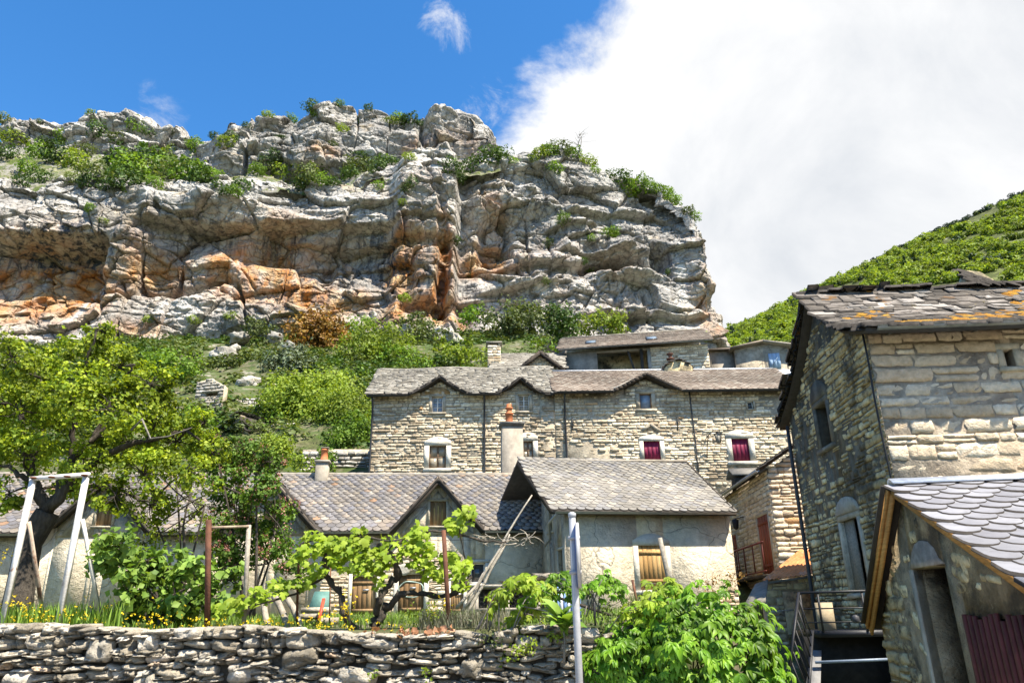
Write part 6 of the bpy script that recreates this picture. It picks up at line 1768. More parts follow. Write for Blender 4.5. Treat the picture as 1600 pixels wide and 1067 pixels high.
def cliff_shrubs():
    zones = {  # pixel hints; each is set on the rock it hits
        'terrace': ('dense green shrub on the terrace between the cliff tiers, %s from the left', [(90, 245, 20), (60, 240, 17), (115, 255, 19), (40, 262, 15), (20, 215, 15), (8, 240, 14), (150, 272, 20), (135, 285, 14), (60, 277, 14), (185, 255, 23), (205, 268, 25), (225, 255, 24), (195, 285, 20), (245, 264, 23), (270, 268, 26), (295, 268, 22), (310, 277, 18), (265, 240, 13), (330, 274, 14), (375, 290, 14), (352, 300, 9), (415, 262, 15), (425, 248, 13), (436, 270, 17), (400, 267, 12), (480, 277, 19), (490, 260, 17), (475, 290, 15), (500, 282, 13), (555, 264, 17), (560, 247, 12), (545, 272, 12), (520, 286, 10), (590, 262, 12), (600, 252, 10), (605, 254, 12), (570, 257, 12), (640, 286, 10), (705, 262, 15), (715, 277, 11), (735, 260, 13), (765, 247, 18), (780, 245, 15), (110, 282, 12), (165, 292, 12), (30, 285, 12), (240, 285, 12), (340, 290, 10)]),
        'skyline': ('small shrub on the upper crag of the cliff, %s from the left', [(5, 175, 10), (60, 176, 5), (140, 176, 6), (210, 197, 12), (228, 207, 9), (270, 208, 9), (305, 205, 11), (335, 190, 7), (352, 222, 13), (360, 213, 9), (385, 174, 6), (418, 180, 8), (455, 164, 8), (488, 167, 11), (495, 178, 9), (530, 158, 7), (535, 202, 8), (560, 192, 8), (575, 164, 7), (610, 168, 8), (620, 184, 9), (632, 190, 9), (640, 168, 13), (655, 170, 6), (300, 225, 10), (150, 205, 14), (100, 215, 13), (180, 215, 12), (440, 215, 6), (520, 225, 6), (130, 235, 12), (70, 222, 10)]),
        'dome': ('green shrub on the rounded right shoulder of the cliff, %s from the left', [(800, 252, 8), (835, 246, 8), (845, 240, 11), (860, 236, 13), (875, 232, 14), (895, 240, 13), (920, 242, 11), (868, 264, 11), (930, 267, 8), (965, 277, 15), (975, 287, 13), (985, 302, 9), (1000, 287, 13), (1015, 290, 11), (1030, 284, 9), (1040, 302, 11), (1050, 312, 11), (1075, 318, 9), (1085, 326, 8), (1102, 346, 7)]),
        'face': ('tuft of green growing from a crack in the cliff face, %s from the left', [(140, 325, 8), (160, 345, 6), (365, 300, 9), (630, 318, 8), (632, 465, 8), (635, 295, 8), (640, 245, 8), (710, 375, 8), (730, 430, 8), (850, 440, 8), (858, 382, 9), (880, 340, 9), (910, 408, 7), (915, 420, 11), (925, 372, 6), (955, 365, 12), (1046, 425, 5), (590, 290, 8), (300, 500, 8), (360, 495, 9), (230, 500, 8)]),
    }
    vs = []
    for k in range(5):
        V, lo = blob_leaf_unit(620, 500 + k, spread=(1.1, 1.0, .8), leaf=.15, up=.5, wide=.7)
        vs.append((V, lo))
    mats_ = [L_dark, L_mid, L_olive, L_light]
    meshes = [[np_mesh('shrub', V, lo, np.arange(len(lo) // 3) * 3, m_) for m_ in mats_] for V, lo in vs]
    dg = bpy.context.evaluated_depsgraph_get(); dg.update(); rng = random.Random(77)
    for zn, (lb, lst) in zones.items():
        for i, (px, py, r) in enumerate(sorted(lst)):
            d = ray(px, py + r * .5); ok, loc, nrm, _, ob, _ = SC.ray_cast(dg, Vector(EYE.tolist()), Vector(d.tolist()), distance=400)
            if not ok or ob.name.split('.')[0] not in ('cliff', 'upper_cliff', 'terrace'):
                for q in (8, 16, 26):
                    d = ray(px, py + q); ok, loc, nrm, _, ob, _ = SC.ray_cast(dg, Vector(EYE.tolist()), Vector(d.tolist()), distance=400)
                    if ok and ob.name.split('.')[0] in ('cliff', 'upper_cliff', 'terrace'): break
                else: continue
            p = np.array(loc); s_ = r * depth_c(p) / FPX * 1.75
            w = {'terrace': (6, 3, 2, 1), 'skyline': (3, 3, 2, 1), 'dome': (2, 5, 1, 2), 'face': (1, 3, 2, 2)}[zn]
            o = link('cliff_shrub', meshes[rng.randrange(5)][rng.choices(range(4), w)[0]])
            o.location = (p + np.array([0, .15, s_ * .35])).tolist(); o.scale = (s_ * rng.uniform(.9, 1.15), s_, s_ * rng.uniform(.75, 1.1)); o.rotation_euler = (0, 0, rng.random() * 6.3)
            tag(o, lb % ordinal(i + 1), 'shrub', 'shrubs on the cliff')
    # one bare tree on the shoulder
    g = np.random.default_rng(3); b = P(900, 246, 131); root = thing('bare_tree', 'leafless grey tree on the rounded cliff top', 'tree', b); mb = MB()
    tp = P(905, 205, 131) - b; mb.tube(curve((0, 0, -.5), tp, g, .05, 6), np.linspace(.12, .03, 6), 5)
    for k in range(16):
        t = g.uniform(.35, .95); a = tp * t; mb.tube(curve(a, a + np.array([g.normal() * 1.6, g.normal(), g.uniform(.6, 2.0)]), g, .15, 4), np.linspace(.045, .015, 4), 4)
    mb.build('branches', BARK_GREY, root)


cliff_shrubs()

# ------------------------------------------------------------------ boulders and old terrace walls on the slope
def boulder_unit(seed, sub=3):
    g = np.random.default_rng(seed); n, m = 26, 17; V = []; F = []
    for j in range(m):
        th = math.pi * (j + .0) / (m - 1)
        for i in range(n):
            a = 2 * math.pi * i / n; V.append((math.sin(th) * math.cos(a), math.sin(th) * math.sin(a), math.cos(th)))
    V = np.array(V); f1, f2, rid = worley(V * 1.3 + seed * 3.1, seed)
    V *= (1 + .25 * fbm(V * 1.3 + seed, 4, seed) + .8 * facets(V * 1.7 + seed, seed)[0] * .5 + .12 * facets(V * 4 + seed, seed + 5)[0])[:, None]
    V[:, 2] = np.where(V[:, 2] > .55, .55 + (V[:, 2] - .55) * .3, V[:, 2])
    for j in range(m - 1):
        for i in range(n): F.append((j * n + i, (j + 1) * n + i, (j + 1) * n + (i + 1) % n, j * n + (i + 1) % n))
    return Unit(V, F)


BOULD = [boulder_unit(40 + i) for i in range(5)]
M_rock = mat('slope_limestone', [(0, (.30, .28, .245)), (1, (.46, .43, .38))], var=(2, .3), coarse=(.4, .25), patches=[((.13, .125, .115), 1.0, .55, .68, .6)], bump=(5, .9))


def slope_rocks():
    g = random.Random(12)
    L_ = [(375, 528, 16, 'rounded pale boulder below the cliff, left of the small olive tree'), (365, 545, 10, 'smaller boulder leaning against the rounded pale boulder'), (350, 560, 22, 'broad grey rock on the slope above the hut'), (390, 600, 18, 'grey rock below the grey-green bush'), (430, 530, 14, 'grey rock between the boulders and the rust-brown tree'),
          (700, 530, 26, 'grey outcrop among the scrub above the long house'), (640, 520, 16, 'pale rock in the scrub left of the outcrop'), (455, 545, 14, 'rock at the foot of the cliff by the rust-brown tree')]
    for px, py, r, lb in L_:
        Y = 100 if py < 535 else (84 if py < 575 else 62)
        c = P(px, py, Y); s_ = r * depth_c(c) / FPX
        o = link('boulder', BOULD[g.randrange(5)].mesh('boulder', M_rock)); o.location = c.tolist(); o.scale = (s_ * 1.0, s_ * .9, s_ * .7); o.rotation_euler = (g.uniform(-.5, .5), g.uniform(-.5, .5), g.random() * 6)
        tag(o, lb, 'boulder', 'boulders on the slope')
    # dry-stone terrace walls
    for k, (xa, xb, yt, yb, Y, lb) in enumerate(((372, 455, 598, 618, 62, 'mossy dry-stone terrace wall under the grey-green bush'), (345, 470, 622, 650, 56, 'lower dry-stone terrace wall beside the fresh-green tree'), (420, 545, 660, 690, 47, 'rough garden wall below the fresh-green tree'), (470, 580, 700, 738, 41, 'old stone wall left of the long house foot'))):
        rng = random.Random(60 + k); f = Frame(P(xa, yb, Y), R(4)); root = thing('terrace_wall', lb, 'wall', f.o, f.yaw, 'old terrace walls on the slope')
        x1 = f.loc(xb, yb)[0]; zt = f.loc(xa, yt)[2]
        MB().box(0, x1, .1, .6, -1.2, zt - .05).build('wall_core', M_mortar_main, root)
        pc = Pieces(STONES); lay_stones(pc, [(0, zt * .8), (x1 * .3, zt), (x1 * .7, zt * .9), (x1, zt)], -.9, [], I4, rng, (.16, .32), (.25, .7), .4, .06, .03, tilt=.08, jit=.5); pc.emit('stone', 'stonework', M_rock, root)
    # ruined wall with a dark opening, and the small hut
    rng = random.Random(70); f = Frame(P(302, 640, 52), R(-12)); root = thing('ruin', 'ruined stone wall with small dark opening above the hut', 'ruin', f.o, f.yaw)
    x1 = f.loc(346, 640)[0]; zt = f.loc(320, 592)[2]; hz = f.loc(330, 613)[2]
    hole = [(x1 * .35, x1 * .8, hz - .35, hz)]
    mb = MB(); wall_core(mb, [(0, zt * .9), (x1 * .5, zt), (x1, zt * .7)], -1, hole, .5, I4); mb.box(x1 * .35, x1 * .8, .45, .48, hz - .35, hz).build('wall', M_mortar_main, root)
    pc = Pieces(STONES); lay_stones(pc, [(0, zt * .9), (x1 * .5, zt), (x1, zt * .7)], -1, hole, I4, rng, (.14, .28), (.2, .6), .3, .05, .02, tilt=.06); pc.emit('stone', 'stonework', M_rock, root)
    MB().box(x1 * .25, x1 * .9, -.1, .4, hz + .02, hz + .12).build('lintel_slab', M_lauze, root)
    f = Frame(P(338, 688, 47), R(-28)); root = thing('stone_hut', 'tiny hut with sunlit cream gable and stone-slab roof', 'hut', f.o, f.yaw)
    x1 = f.loc(386, 680)[0]; zt = f.loc(374, 648)[2]; xa = f.loc(374, 660)[0]; z0 = f.loc(336, 682)[2]; z2 = f.loc(385, 674)[2]
    top = [(0, z0), (xa, zt), (x1, z2)]; mb = MB(); wall_core(mb, top, -2, [], .4, I4); mb.box(0, x1, .4, 3.2, -2, min(z0, z2)).build('wall', M_plaster, root)
    def hh(x, y): return np.interp(x, [p[0] for p in top], [p[1] for p in top]) + .05
    roof_deck(hh, -.2, x1 + .15, -.2, 3.4, 16, 3, .1).build('roof_deck', M_deck, root)
    Q = np.eye(4); Q[:3, 0] = [0, -1, 0]; Q[:3, 1] = [1, 0, 0]
    pc = Pieces(LAUZES); lay_roof(pc, lambda x, y: hh(y, 0), -3.4, .25, -.25, xa, rng, .34, .2, .4, .05, .05, wj=.3, lift=.04); pc.M = [Q @ m for m in pc.M]
    pc.emit('roof_slab', 'roof_slabs', M_lauze, root)


slope_rocks()

# ------------------------------------------------------------------ dry-stone garden wall in front
def rubble_unit(seed):
    g = np.random.default_rng(seed); nx, nz = 8, 6
    xs = np.linspace(-.5, .5, nx); zs = np.linspace(-.5, .5, nz); V = []
    for x in xs:
        for z in zs:
            ex = max(abs(x), abs(z)) * 2; r = 1 - .13 * max(0, (abs(x) * 2) ** 4 * (abs(z) * 2) ** 4)
            V.append([x * r, -.5 + .22 * ex ** 7, z * r])
    V = np.array(V); q = np.stack([V[:, 0] * 2.2, V[:, 2] * 1.6, V[:, 0] * 0], 1) + seed * 5.3
    V[:, 1] += .12 * fbm(q * 1.3, 4, seed) + .30 * facets(q * 1.5 + .3, seed)[0]; V[:, 0] += .07 * fbm(q + 9, 3, seed + 1); V[:, 2] += .11 * fbm(q * 1.2 + 5, 3, seed + 2)
    F = [(i * nz + j, (i + 1) * nz + j, (i + 1) * nz + j + 1, i * nz + j + 1) for i in range(nx - 1) for j in range(nz - 1)]
    ring = [i * nz for i in range(nx)] + [(nx - 1) * nz + j for j in range(1, nz)] + [i * nz + nz - 1 for i in range(nx - 2, -1, -1)] + [j for j in range(nz - 2, 0, -1)]
    n0 = len(V); back = V[ring] * np.array([.92, 0, .92]) + np.array([0, .5, 0]); k = len(ring)
    F += [(ring[i], n0 + i, n0 + (i + 1) % k, ring[(i + 1) % k]) for i in range(k)]
    return Unit(np.concatenate([V, back]), F)


RUB = [rubble_unit(700 + i) for i in range(14)]
M_rubble = mat('weathered_rubble', [(0, (.25, .215, .16)), (.4, (.375, .33, .26)), (.8, (.485, .435, .355)), (.95, (.57, .52, .445)), (1, (.43, .26, .13))], var=(8, .3), coarse=(1.2, .2), patches=[((.10, .092, .08), 2.6, .56, .66, .75), ((.40, .30, .18), 1.4, .62, .72, .5), ((.60, .57, .52), 4, .62, .70, .5)], bump=(14, 1.0), bump2=(50, .6))
M_dirt = mat('dark_wall_earth', [(0, (.045, .037, .028)), (1, (.10, .082, .06))], rand=False, var=(8, .3), bump=(14, .8))


def front_wall():
    rng = random.Random(21); f = Frame(P(-420, 1060, 11.0) * np.array([1, 1, 0]), 0.0)
    root = thing('dry_stone_wall', 'long dry-stone garden wall of grey limestone rubble along the bottom', 'wall', f.o, f.yaw)
    xr = f.loc(1010, 1030)[0]
    topl = [(f.loc(px, py)[0], f.loc(px, py)[2]) for px, py in ((-420, 974), (-40, 976), (100, 975), (160, 980), (230, 985), (300, 982), (400, 978), (480, 984), (560, 990), (640, 992), (720, 990), (790, 985), (860, 975), (930, 985), (1010, 995))]
    tx = [t[0] for t in topl]; tz = [t[1] for t in topl]
    mb = MB(); wall_core(mb, [(x, z - .07) for x, z in topl], 0, [], .4, I4, .10); mb.build('wall_core', M_dirt, root)
    pc = Pieces(RUB); holes = []
    for k in range(46):                                              # large stones first
        w, h = rng.uniform(.25, .55), rng.uniform(.13, .28); x = rng.uniform(0, xr - w); z = rng.uniform(.05, np.interp(x + w / 2, tx, tz) - h - .02)
        if any(x < b and x + w > a and z < d and z + h > c for a, b, c, d in holes): continue
        holes.append((x, x + w, z, z + h))
        pc.add(TRS((x + w / 2, .10 - rng.uniform(0, .05), z + h / 2), rot('y', rng.gauss(0, .08)) @ rot('z', rng.gauss(0, .1)), w * 1.02, .34, h * 1.04), rng=rng)
    z = 0.0
    while z < 1.75:
        hc = rng.choice((.045, .06, .07, .085, .10, .14)) * rng.uniform(.9, 1.15); x = rng.uniform(-.2, 0)
        while x < xr:
            w = rng.uniform(.13, .46) * (.7 + hc * 2.4); xm = x + w / 2; zc = z + hc / 2 + .035 * math.sin(x * 1.3 + z * 7) + rng.uniform(-.02, .02)
            top = np.interp(xm, tx, tz)
            if zc + hc * .4 < top and not any(a - .02 < xm < b + .02 and c - .0 < zc < d + .0 for a, b, c, d in holes):
                hh = hc * rng.uniform(.8, 1.15)
                pc.add(TRS((xm, .11 - rng.uniform(-.03, .06), zc), rot('y', rng.gauss(0, .10)) @ rot('z', rng.gauss(0, .14)) @ rot('x', rng.gauss(0, .1)), w * rng.uniform(.85, 1.12), .30, hh * rng.uniform(.8, 1.35)), rng=rng)
            x += w
        z += hc * .97
    # capping stones, some standing proud
    x = -.1
    while x < xr:
        w = rng.uniform(.22, .5); t = np.interp(x + w / 2, tx, tz); h = rng.uniform(.07, .17)
        pc.add(TRS((x + w / 2, .14, t - h * .35), rot('y', rng.gauss(0, .09)) @ rot('z', rng.gauss(0, .15)), w, .42, h), rng=rng); x += w * rng.uniform(.92, 1.15)
    pc.emit('stone', 'rubble', M_rubble, root, keep=300)
    return root


front_wall()

# ------------------------------------------------------------------ the big fruit tree on the left
def big_tree():
    g = np.random.default_rng(31); Y = 16.0
    cl = pxc([(60, 585, 50), (20, 560, 42), (130, 545, 44), (150, 515, 26), (185, 575, 46), (110, 610, 52), (170, 640, 56), (30, 640, 52), (90, 670, 54), (235, 600, 40), (245, 655, 52), (200, 690, 52), (275, 690, 46), (40, 710, 46), (130, 735, 46), (225, 740, 46), (290, 735, 38), (15, 770, 34), (180, 775, 34), (235, 790, 34), (100, 765, 30), (-25, 620, 60), (-20, 700, 50), (320, 660, 26), (330, 705, 28), (-40, 560, 40)], Y, g, 1.0)
    b = P(32, 925, Y - .3); b[2] = float(ground_h(b[0], b[1]))
    root = thing('fruit_tree', 'big fruit tree with dark forked trunk and yellow-green spring leaves on the left', 'tree', b)
    fk = P(75, 800, Y) - b; mid = P(45, 850, Y) - b
    MB().tube(np.array([(0, 0, -.2), mid * .4, mid, fk * .8 + mid * .2, fk]), [.33, .27, .25, .25, .24], 11).build('trunk', BARK, root, smooth=True)
    limbs = [[(75, 800), (60, 765), (48, 735), (40, 690), (25, 630)], [(75, 800), (95, 765), (110, 720), (140, 690), (200, 640)], [(80, 795), (110, 750), (165, 712), (225, 690), (290, 672)], [(60, 765), (30, 740), (-10, 720)], [(110, 720), (115, 660), (130, 590), (150, 520)], [(140, 690), (190, 600), (210, 570)], [(48, 735), (70, 650), (62, 590)], [(95, 765), (150, 760), (200, 770), (240, 790)]]
    rads = [.15, .13, .12, .08, .07, .06, .06, .06]
    for l, r in zip(limbs, rads):
        pts = np.array([P(x, y, Y + g.uniform(-.3, .3)) - b for x, y in l]); t = np.linspace(0, len(pts) - 1, 14)
        pts = np.stack([np.interp(t, range(len(pts)), pts[:, k]) for k in range(3)], 1) + g.normal(size=(14, 3)) * .03
        MB().tube(pts, np.linspace(r, r * .3, 14), 8).build('limb', BARK, root, smooth=True)
    cll = [(c - b, r) for c, r in cl]
    C, O, subs = crown_points(cll, g, 2900, 15, .175)
    mb = MB(); ends = [np.array([P(x, y, Y) - b for x, y in l]) for l in limbs]; allp = np.concatenate(ends)
    for (c, sc_), (c0, r) in zip(subs, cll):
        st = allp[np.argmin(np.linalg.norm(allp - c, axis=1))]; mb.tube(curve(st, c, g, .12, 5), np.linspace(.035, .014, 5), 5)
        for q in sc_: mb.tube(curve(c, q, g, .15, 4), np.linspace(.013, .005, 4), 4, cap=False)
    mb.build('twigs', BARK, root)['kind'] = 'stuff'
    V, lo = leaf_cards(C, O, .088 * g.uniform(.6, 1.3, len(C)), g, .8); leaf_obj('crown', V, lo, L_pear, root)
    # a dead pale branch poking out
    MB().tube(np.array([P(x, y, Y - 1.2) - b for x, y in ((205, 672), (222, 655), (235, 685), (262, 682), (300, 668))]), np.linspace(.03, .008, 5), 5).build('dead_branch', BARK_GREY, root)


big_tree()


def lilac():
    g = np.random.default_rng(41); Y = 19.0
    cl = pxc([(385, 730, 34), (350, 745, 30), (410, 770, 34), (365, 790, 34), (400, 820, 36), (345, 830, 28), (430, 850, 30), (380, 860, 34), (420, 720, 24), (330, 700, 24), (440, 800, 24), (375, 700, 24), (455, 880, 24), (350, 870, 26)], Y, g, .8)
    b = P(385, 970, Y); b[2] = float(ground_h(b[0], b[1]))
    st = [((g.normal() * .25, g.normal() * .2, -.1), tuple(P(x, y, Y) - b), .045) for x, y in ((350, 760), (400, 740), (430, 830), (370, 850), (420, 880))]
    tree('lilac', 'tall lilac bush with fading pink-brown flower spikes beside the row house', 'shrub', b, cl, 3300, .095, L_lilac, BARK, .05, seed=42, stems=st, sub=12, tight=.22, flower=(L_pink, 260, .17))
    # dark thin shrub with bare stems to its left
    cl = pxc([(290, 760, 20), (265, 790, 20), (310, 800, 22), (285, 830, 20), (250, 740, 18), (225, 850, 20), (245, 830, 22), (330, 770, 18)], 17.5, g, .6)
    b = P(290, 960, 17.5); b[2] = float(ground_h(b[0], b[1]))
    st = [((g.normal() * .3, g.normal() * .2, -.1), tuple(P(x, y, 17.5) - b), .04) for x, y in ((275, 750), (300, 770), (320, 790), (245, 820), (290, 830))]
    tree('young_tree', 'thin young tree with several bare dark stems between fruit tree and lilac', 'tree', b, cl, 1100, .085, L_pear, BARK, .05, seed=43, stems=st, sub=8, tight=.26)
    # broad bush with rounder leaves
    g = np.random.default_rng(44); Y = 12.9
    cl = pxc([(190, 850, 34), (165, 880, 26), (225, 880, 36), (265, 890, 34), (205, 920, 36), (250, 930, 38), (300, 900, 32), (295, 940, 34), (330, 900, 24), (180, 860, 24), (230, 955, 28), (340, 940, 26), (285, 965, 22), (365, 905, 20), (155, 855, 16)], Y, g, .45)
    b = P(255, 985, Y); b[2] = float(ground_h(b[0], b[1]))
    st = [((g.normal() * .15, g.normal() * .1, -.1), tuple(P(x, y, Y) - b), .03) for x, y in ((190, 880), (230, 900), (270, 900), (310, 920), (250, 940))]
    tree('hazel_bush', 'broad bush with rounded soft-green leaves between the two metal frames', 'shrub', b, cl, 1900, .12, L_round, BARK, .04, seed=45, stems=st, sub=11, tight=.27, wide=.95)


lilac()

# ------------------------------------------------------------------ leaf shapes for near plants
def leaf_unit(seed, lobed=False):
    """curved leaf: y from stalk (0) to tip (1)"""
    g = np.random.default_rng(seed)
    if lobed:
        pts = [(0, 0), (.28, -.10), (.52, .12), (.36, .34), (.50, .62), (.22, .66), (0, 1.0), (-.22, .66), (-.50, .62), (-.36, .34), (-.52, .12), (-.28, -.10)]
        V = [(x + g.normal() * .02, y + g.normal() * .02, -.28 * abs(x) + .12 * math.sin(y * 3) - .15 * y * y) for x, y in pts] + [(0, .35, .06)]
        n = len(pts); return Unit(V, [(i, (i + 1) % n, n) for i in range(n)])
    ys = [0, .25, .55, .8, 1.0]; ws = [.03, .17, .20, .12, .0]; V = []
    for y, w in zip(ys, ws):
        zc = .10 * math.sin(y * 2.6) - .28 * y * y
        V += [(-w, y, zc + w * .45), (0, y, zc), (w, y, zc + w * .45)]
    F = []
    for k in range(4): F += [(3 * k, 3 * k + 1, 3 * k + 4, 3 * k + 3), (3 * k + 1, 3 * k + 2, 3 * k + 5, 3 * k + 4)]
    return Unit(V, F)


LEAFS = [leaf_unit(800 + i) for i in range(3)]
VINEL = [leaf_unit(820 + i, True) for i in range(4)]


def leaf_basis(axis, nrm):
    y = np.asarray(axis, float); y /= np.linalg.norm(y); z = np.asarray(nrm, float); z = z - y * (z @ y); z /= np.linalg.norm(z) + 1e-9
    return np.stack([np.cross(y, z), y, z], 1)


def palmate(pc, c, out, size, g, rng, n=5):
    """five drooping leaflets from one stalk end"""
    out = out / np.linalg.norm(out); main = out * .55 + np.array([0, 0, -.75]) + g.normal(size=3) * .22; main /= np.linalg.norm(main)
    side = np.cross(main, out); side /= np.linalg.norm(side) + 1e-9; up = np.cross(side, main)
    if up @ out < 0: up = -up
    for k in range(n):
        a = (k - (n - 1) / 2) * .52 + g.normal() * .08; ax = main * math.cos(a) + side * math.sin(a)
        s_ = size * (1.0 - .12 * abs(k - (n - 1) / 2)) * g.uniform(.85, 1.15)
        pc.add(TRS(c, leaf_basis(ax, up + g.normal(size=3) * .18), s_, s_, s_), rng=rng)


def creeper():
    g = np.random.default_rng(51); rng = random.Random(51)
    # the big mound hanging over the wall end
    b = P(1110, 1067, 10.6); b[2] = .0
    root = thing('creeper', 'bright green mound of drooping creeper leaves over the wall end', 'creeper', b)
    cen = P(1105, 1060, 10.9) - b; pc = Pieces(LEAFS)
    rx, ry, rz = 1.03, .85, 1.12
    ang = []
    core = []
    for k in range(1050):
        th = g.uniform(-math.pi, 0.0); ph = math.acos(g.uniform(-.35, 1.0))
        d = np.array([math.sin(ph) * math.cos(th), math.sin(ph) * math.sin(th), math.cos(ph)])
        lump = 1 + .34 * float(fbm(d[None] * 2.6, 3, 88)[0]); r = lump * g.uniform(.7, 1.04) + (g.uniform(.05, .22) if g.random() < .08 else 0)
        c = cen + d * np.array([rx, ry, rz]) * r
        palmate(pc, c, d * np.array([1 / rx, 1 / ry, 1 / rz]) + np.array([0, -.2, .1]), .16 * g.choice((.55, .75, .95, 1.2)) * g.uniform(.9, 1.1), g, rng, int(g.choice((3, 5, 5))))
    pc.emit('leaf', 'foliage', L_creep, root, keep=300)
    mb = MB()
    for k in range(30):
        th = g.uniform(-math.pi, 0); ph = math.acos(g.uniform(-.2, 1)); d = np.array([math.sin(ph) * math.cos(th) * rx, math.sin(ph) * math.sin(th) * ry, math.cos(ph) * rz])
        mb.tube(curve(cen + np.array([0, .4, -.6]), cen + d * .92, g, .12, 6), np.linspace(.018, .006, 6), 4)
    mb.build('stems', BARK, root)
    # a lower second mound to its left
    b = P(975, 1067, 10.7); b[2] = .3; root = thing('creeper', 'lower creeper cushion between the grey pole and the big green mound', 'creeper', b); cen = P(975, 1035, 10.95) - b; pc = Pieces(LEAFS)
    for k in range(330):
        th = g.uniform(-math.pi, 0); ph = math.acos(g.uniform(-.5, 1)); d = np.array([math.sin(ph) * math.cos(th), math.sin(ph) * math.sin(th), math.cos(ph)])
        c = cen + d * np.array([.55, .35, .48]) * (1 + .4 * float(fbm(d[None] * 2.4, 2, 89)[0])) * g.uniform(.7, 1.06); palmate(pc, c, d + np.array([0, -.3, .1]), .13 * g.choice((.6, .8, 1.0, 1.2)), g, rng, int(g.choice((3, 5))))
    pc.emit('leaf', 'foliage', L_creep, root, keep=150)
    # sprays along the top of the wall
    S = [('creeper_spray', 'arching leafy creeper spray right of the crossed poles', [(760, 985), (775, 930), (820, 905), (850, 925)], .15), ('creeper_spray', 'leafy creeper sprays on the wall top behind the grey pole', [(800, 985), (830, 935), (870, 905), (905, 925)], .15), ('creeper_spray', 'creeper spray hanging down the wall left of the grey pole', [(850, 960), (820, 950), (795, 985), (790, 1030)], .13),
         ('creeper_spray', 'thin creeper spray against the plastered wall right of the grey pole', [(920, 960), (930, 915), (950, 905), (965, 925)], .13), ('creeper_spray', 'creeper spray climbing below the honey-coloured shutter', [(980, 985), (1000, 940), (1035, 915), (1060, 925)], .15), ('creeper_spray', 'creeper shoots spilling left of the big mound', [(1010, 1060), (985, 1000), (960, 990), (940, 1010)], .15), ('creeper_spray', 'creeper shoots between the grey pole and the mound', [(960, 1000), (985, 960), (1020, 945), (1040, 960)], .15)]
    for i, (nm, lb, pts, sz) in enumerate(S):
        Y = 11.0 + .15 * (i % 3); b = P(*pts[0], Y); root = thing(nm, lb, 'creeper', b, 0, 'creeper sprays on the garden wall'); pc = Pieces(LEAFS); mb = MB()
        for s_ in range(7):
            q = np.array([P(x + g.normal() * 9, y + g.normal() * 9, Y + g.normal() * .18) - b for x, y in pts]); t = np.linspace(0, 3, 12); q = np.stack([np.interp(t, range(4), q[:, k]) for k in range(3)], 1)
            mb.tube(q, np.linspace(.010, .003, 12), 4)
            for j in range(3, 12): palmate(pc, q[j] + g.normal(size=3) * .035, np.array([g.normal() * .5, -1, .5]), sz * g.uniform(.7, 1.1), g, rng, 5)
        mb.build('stems', BARK_GREY, root); pc.emit('leaf', 'foliage', L_creep if i % 2 else L_vine, root, keep=60)
    # broad-leaved plant in the wall
    b = P(880, 1000, 10.85); root = thing('broadleaf_plant', 'upright broad-leaved plant growing in the wall left of the grey pole', 'plant', b)
    for k in range(17):
        a = g.uniform(0, 6.28); el = g.uniform(.2, 1.3); ax = np.array([math.cos(a) * math.cos(el), -abs(math.sin(a)) * math.cos(el) * .8, math.sin(el)])
        s_ = g.uniform(.26, .42); o = link('leaf', LEAFS[k % 3].mesh('leaf', L_round), root); o.matrix_local = Matrix(TRS((g.normal() * .03, 0, .05 + .22 * g.random()), leaf_basis(ax, (0, -.5, 1)), s_ * 1.2, s_, s_).tolist())
    MB().tube([(0, 0, -.3), (.02, -.02, 0), (0, 0, .3)], [.018, .015, .01], 6).build('stem', BARK_GREY, root)


creeper()


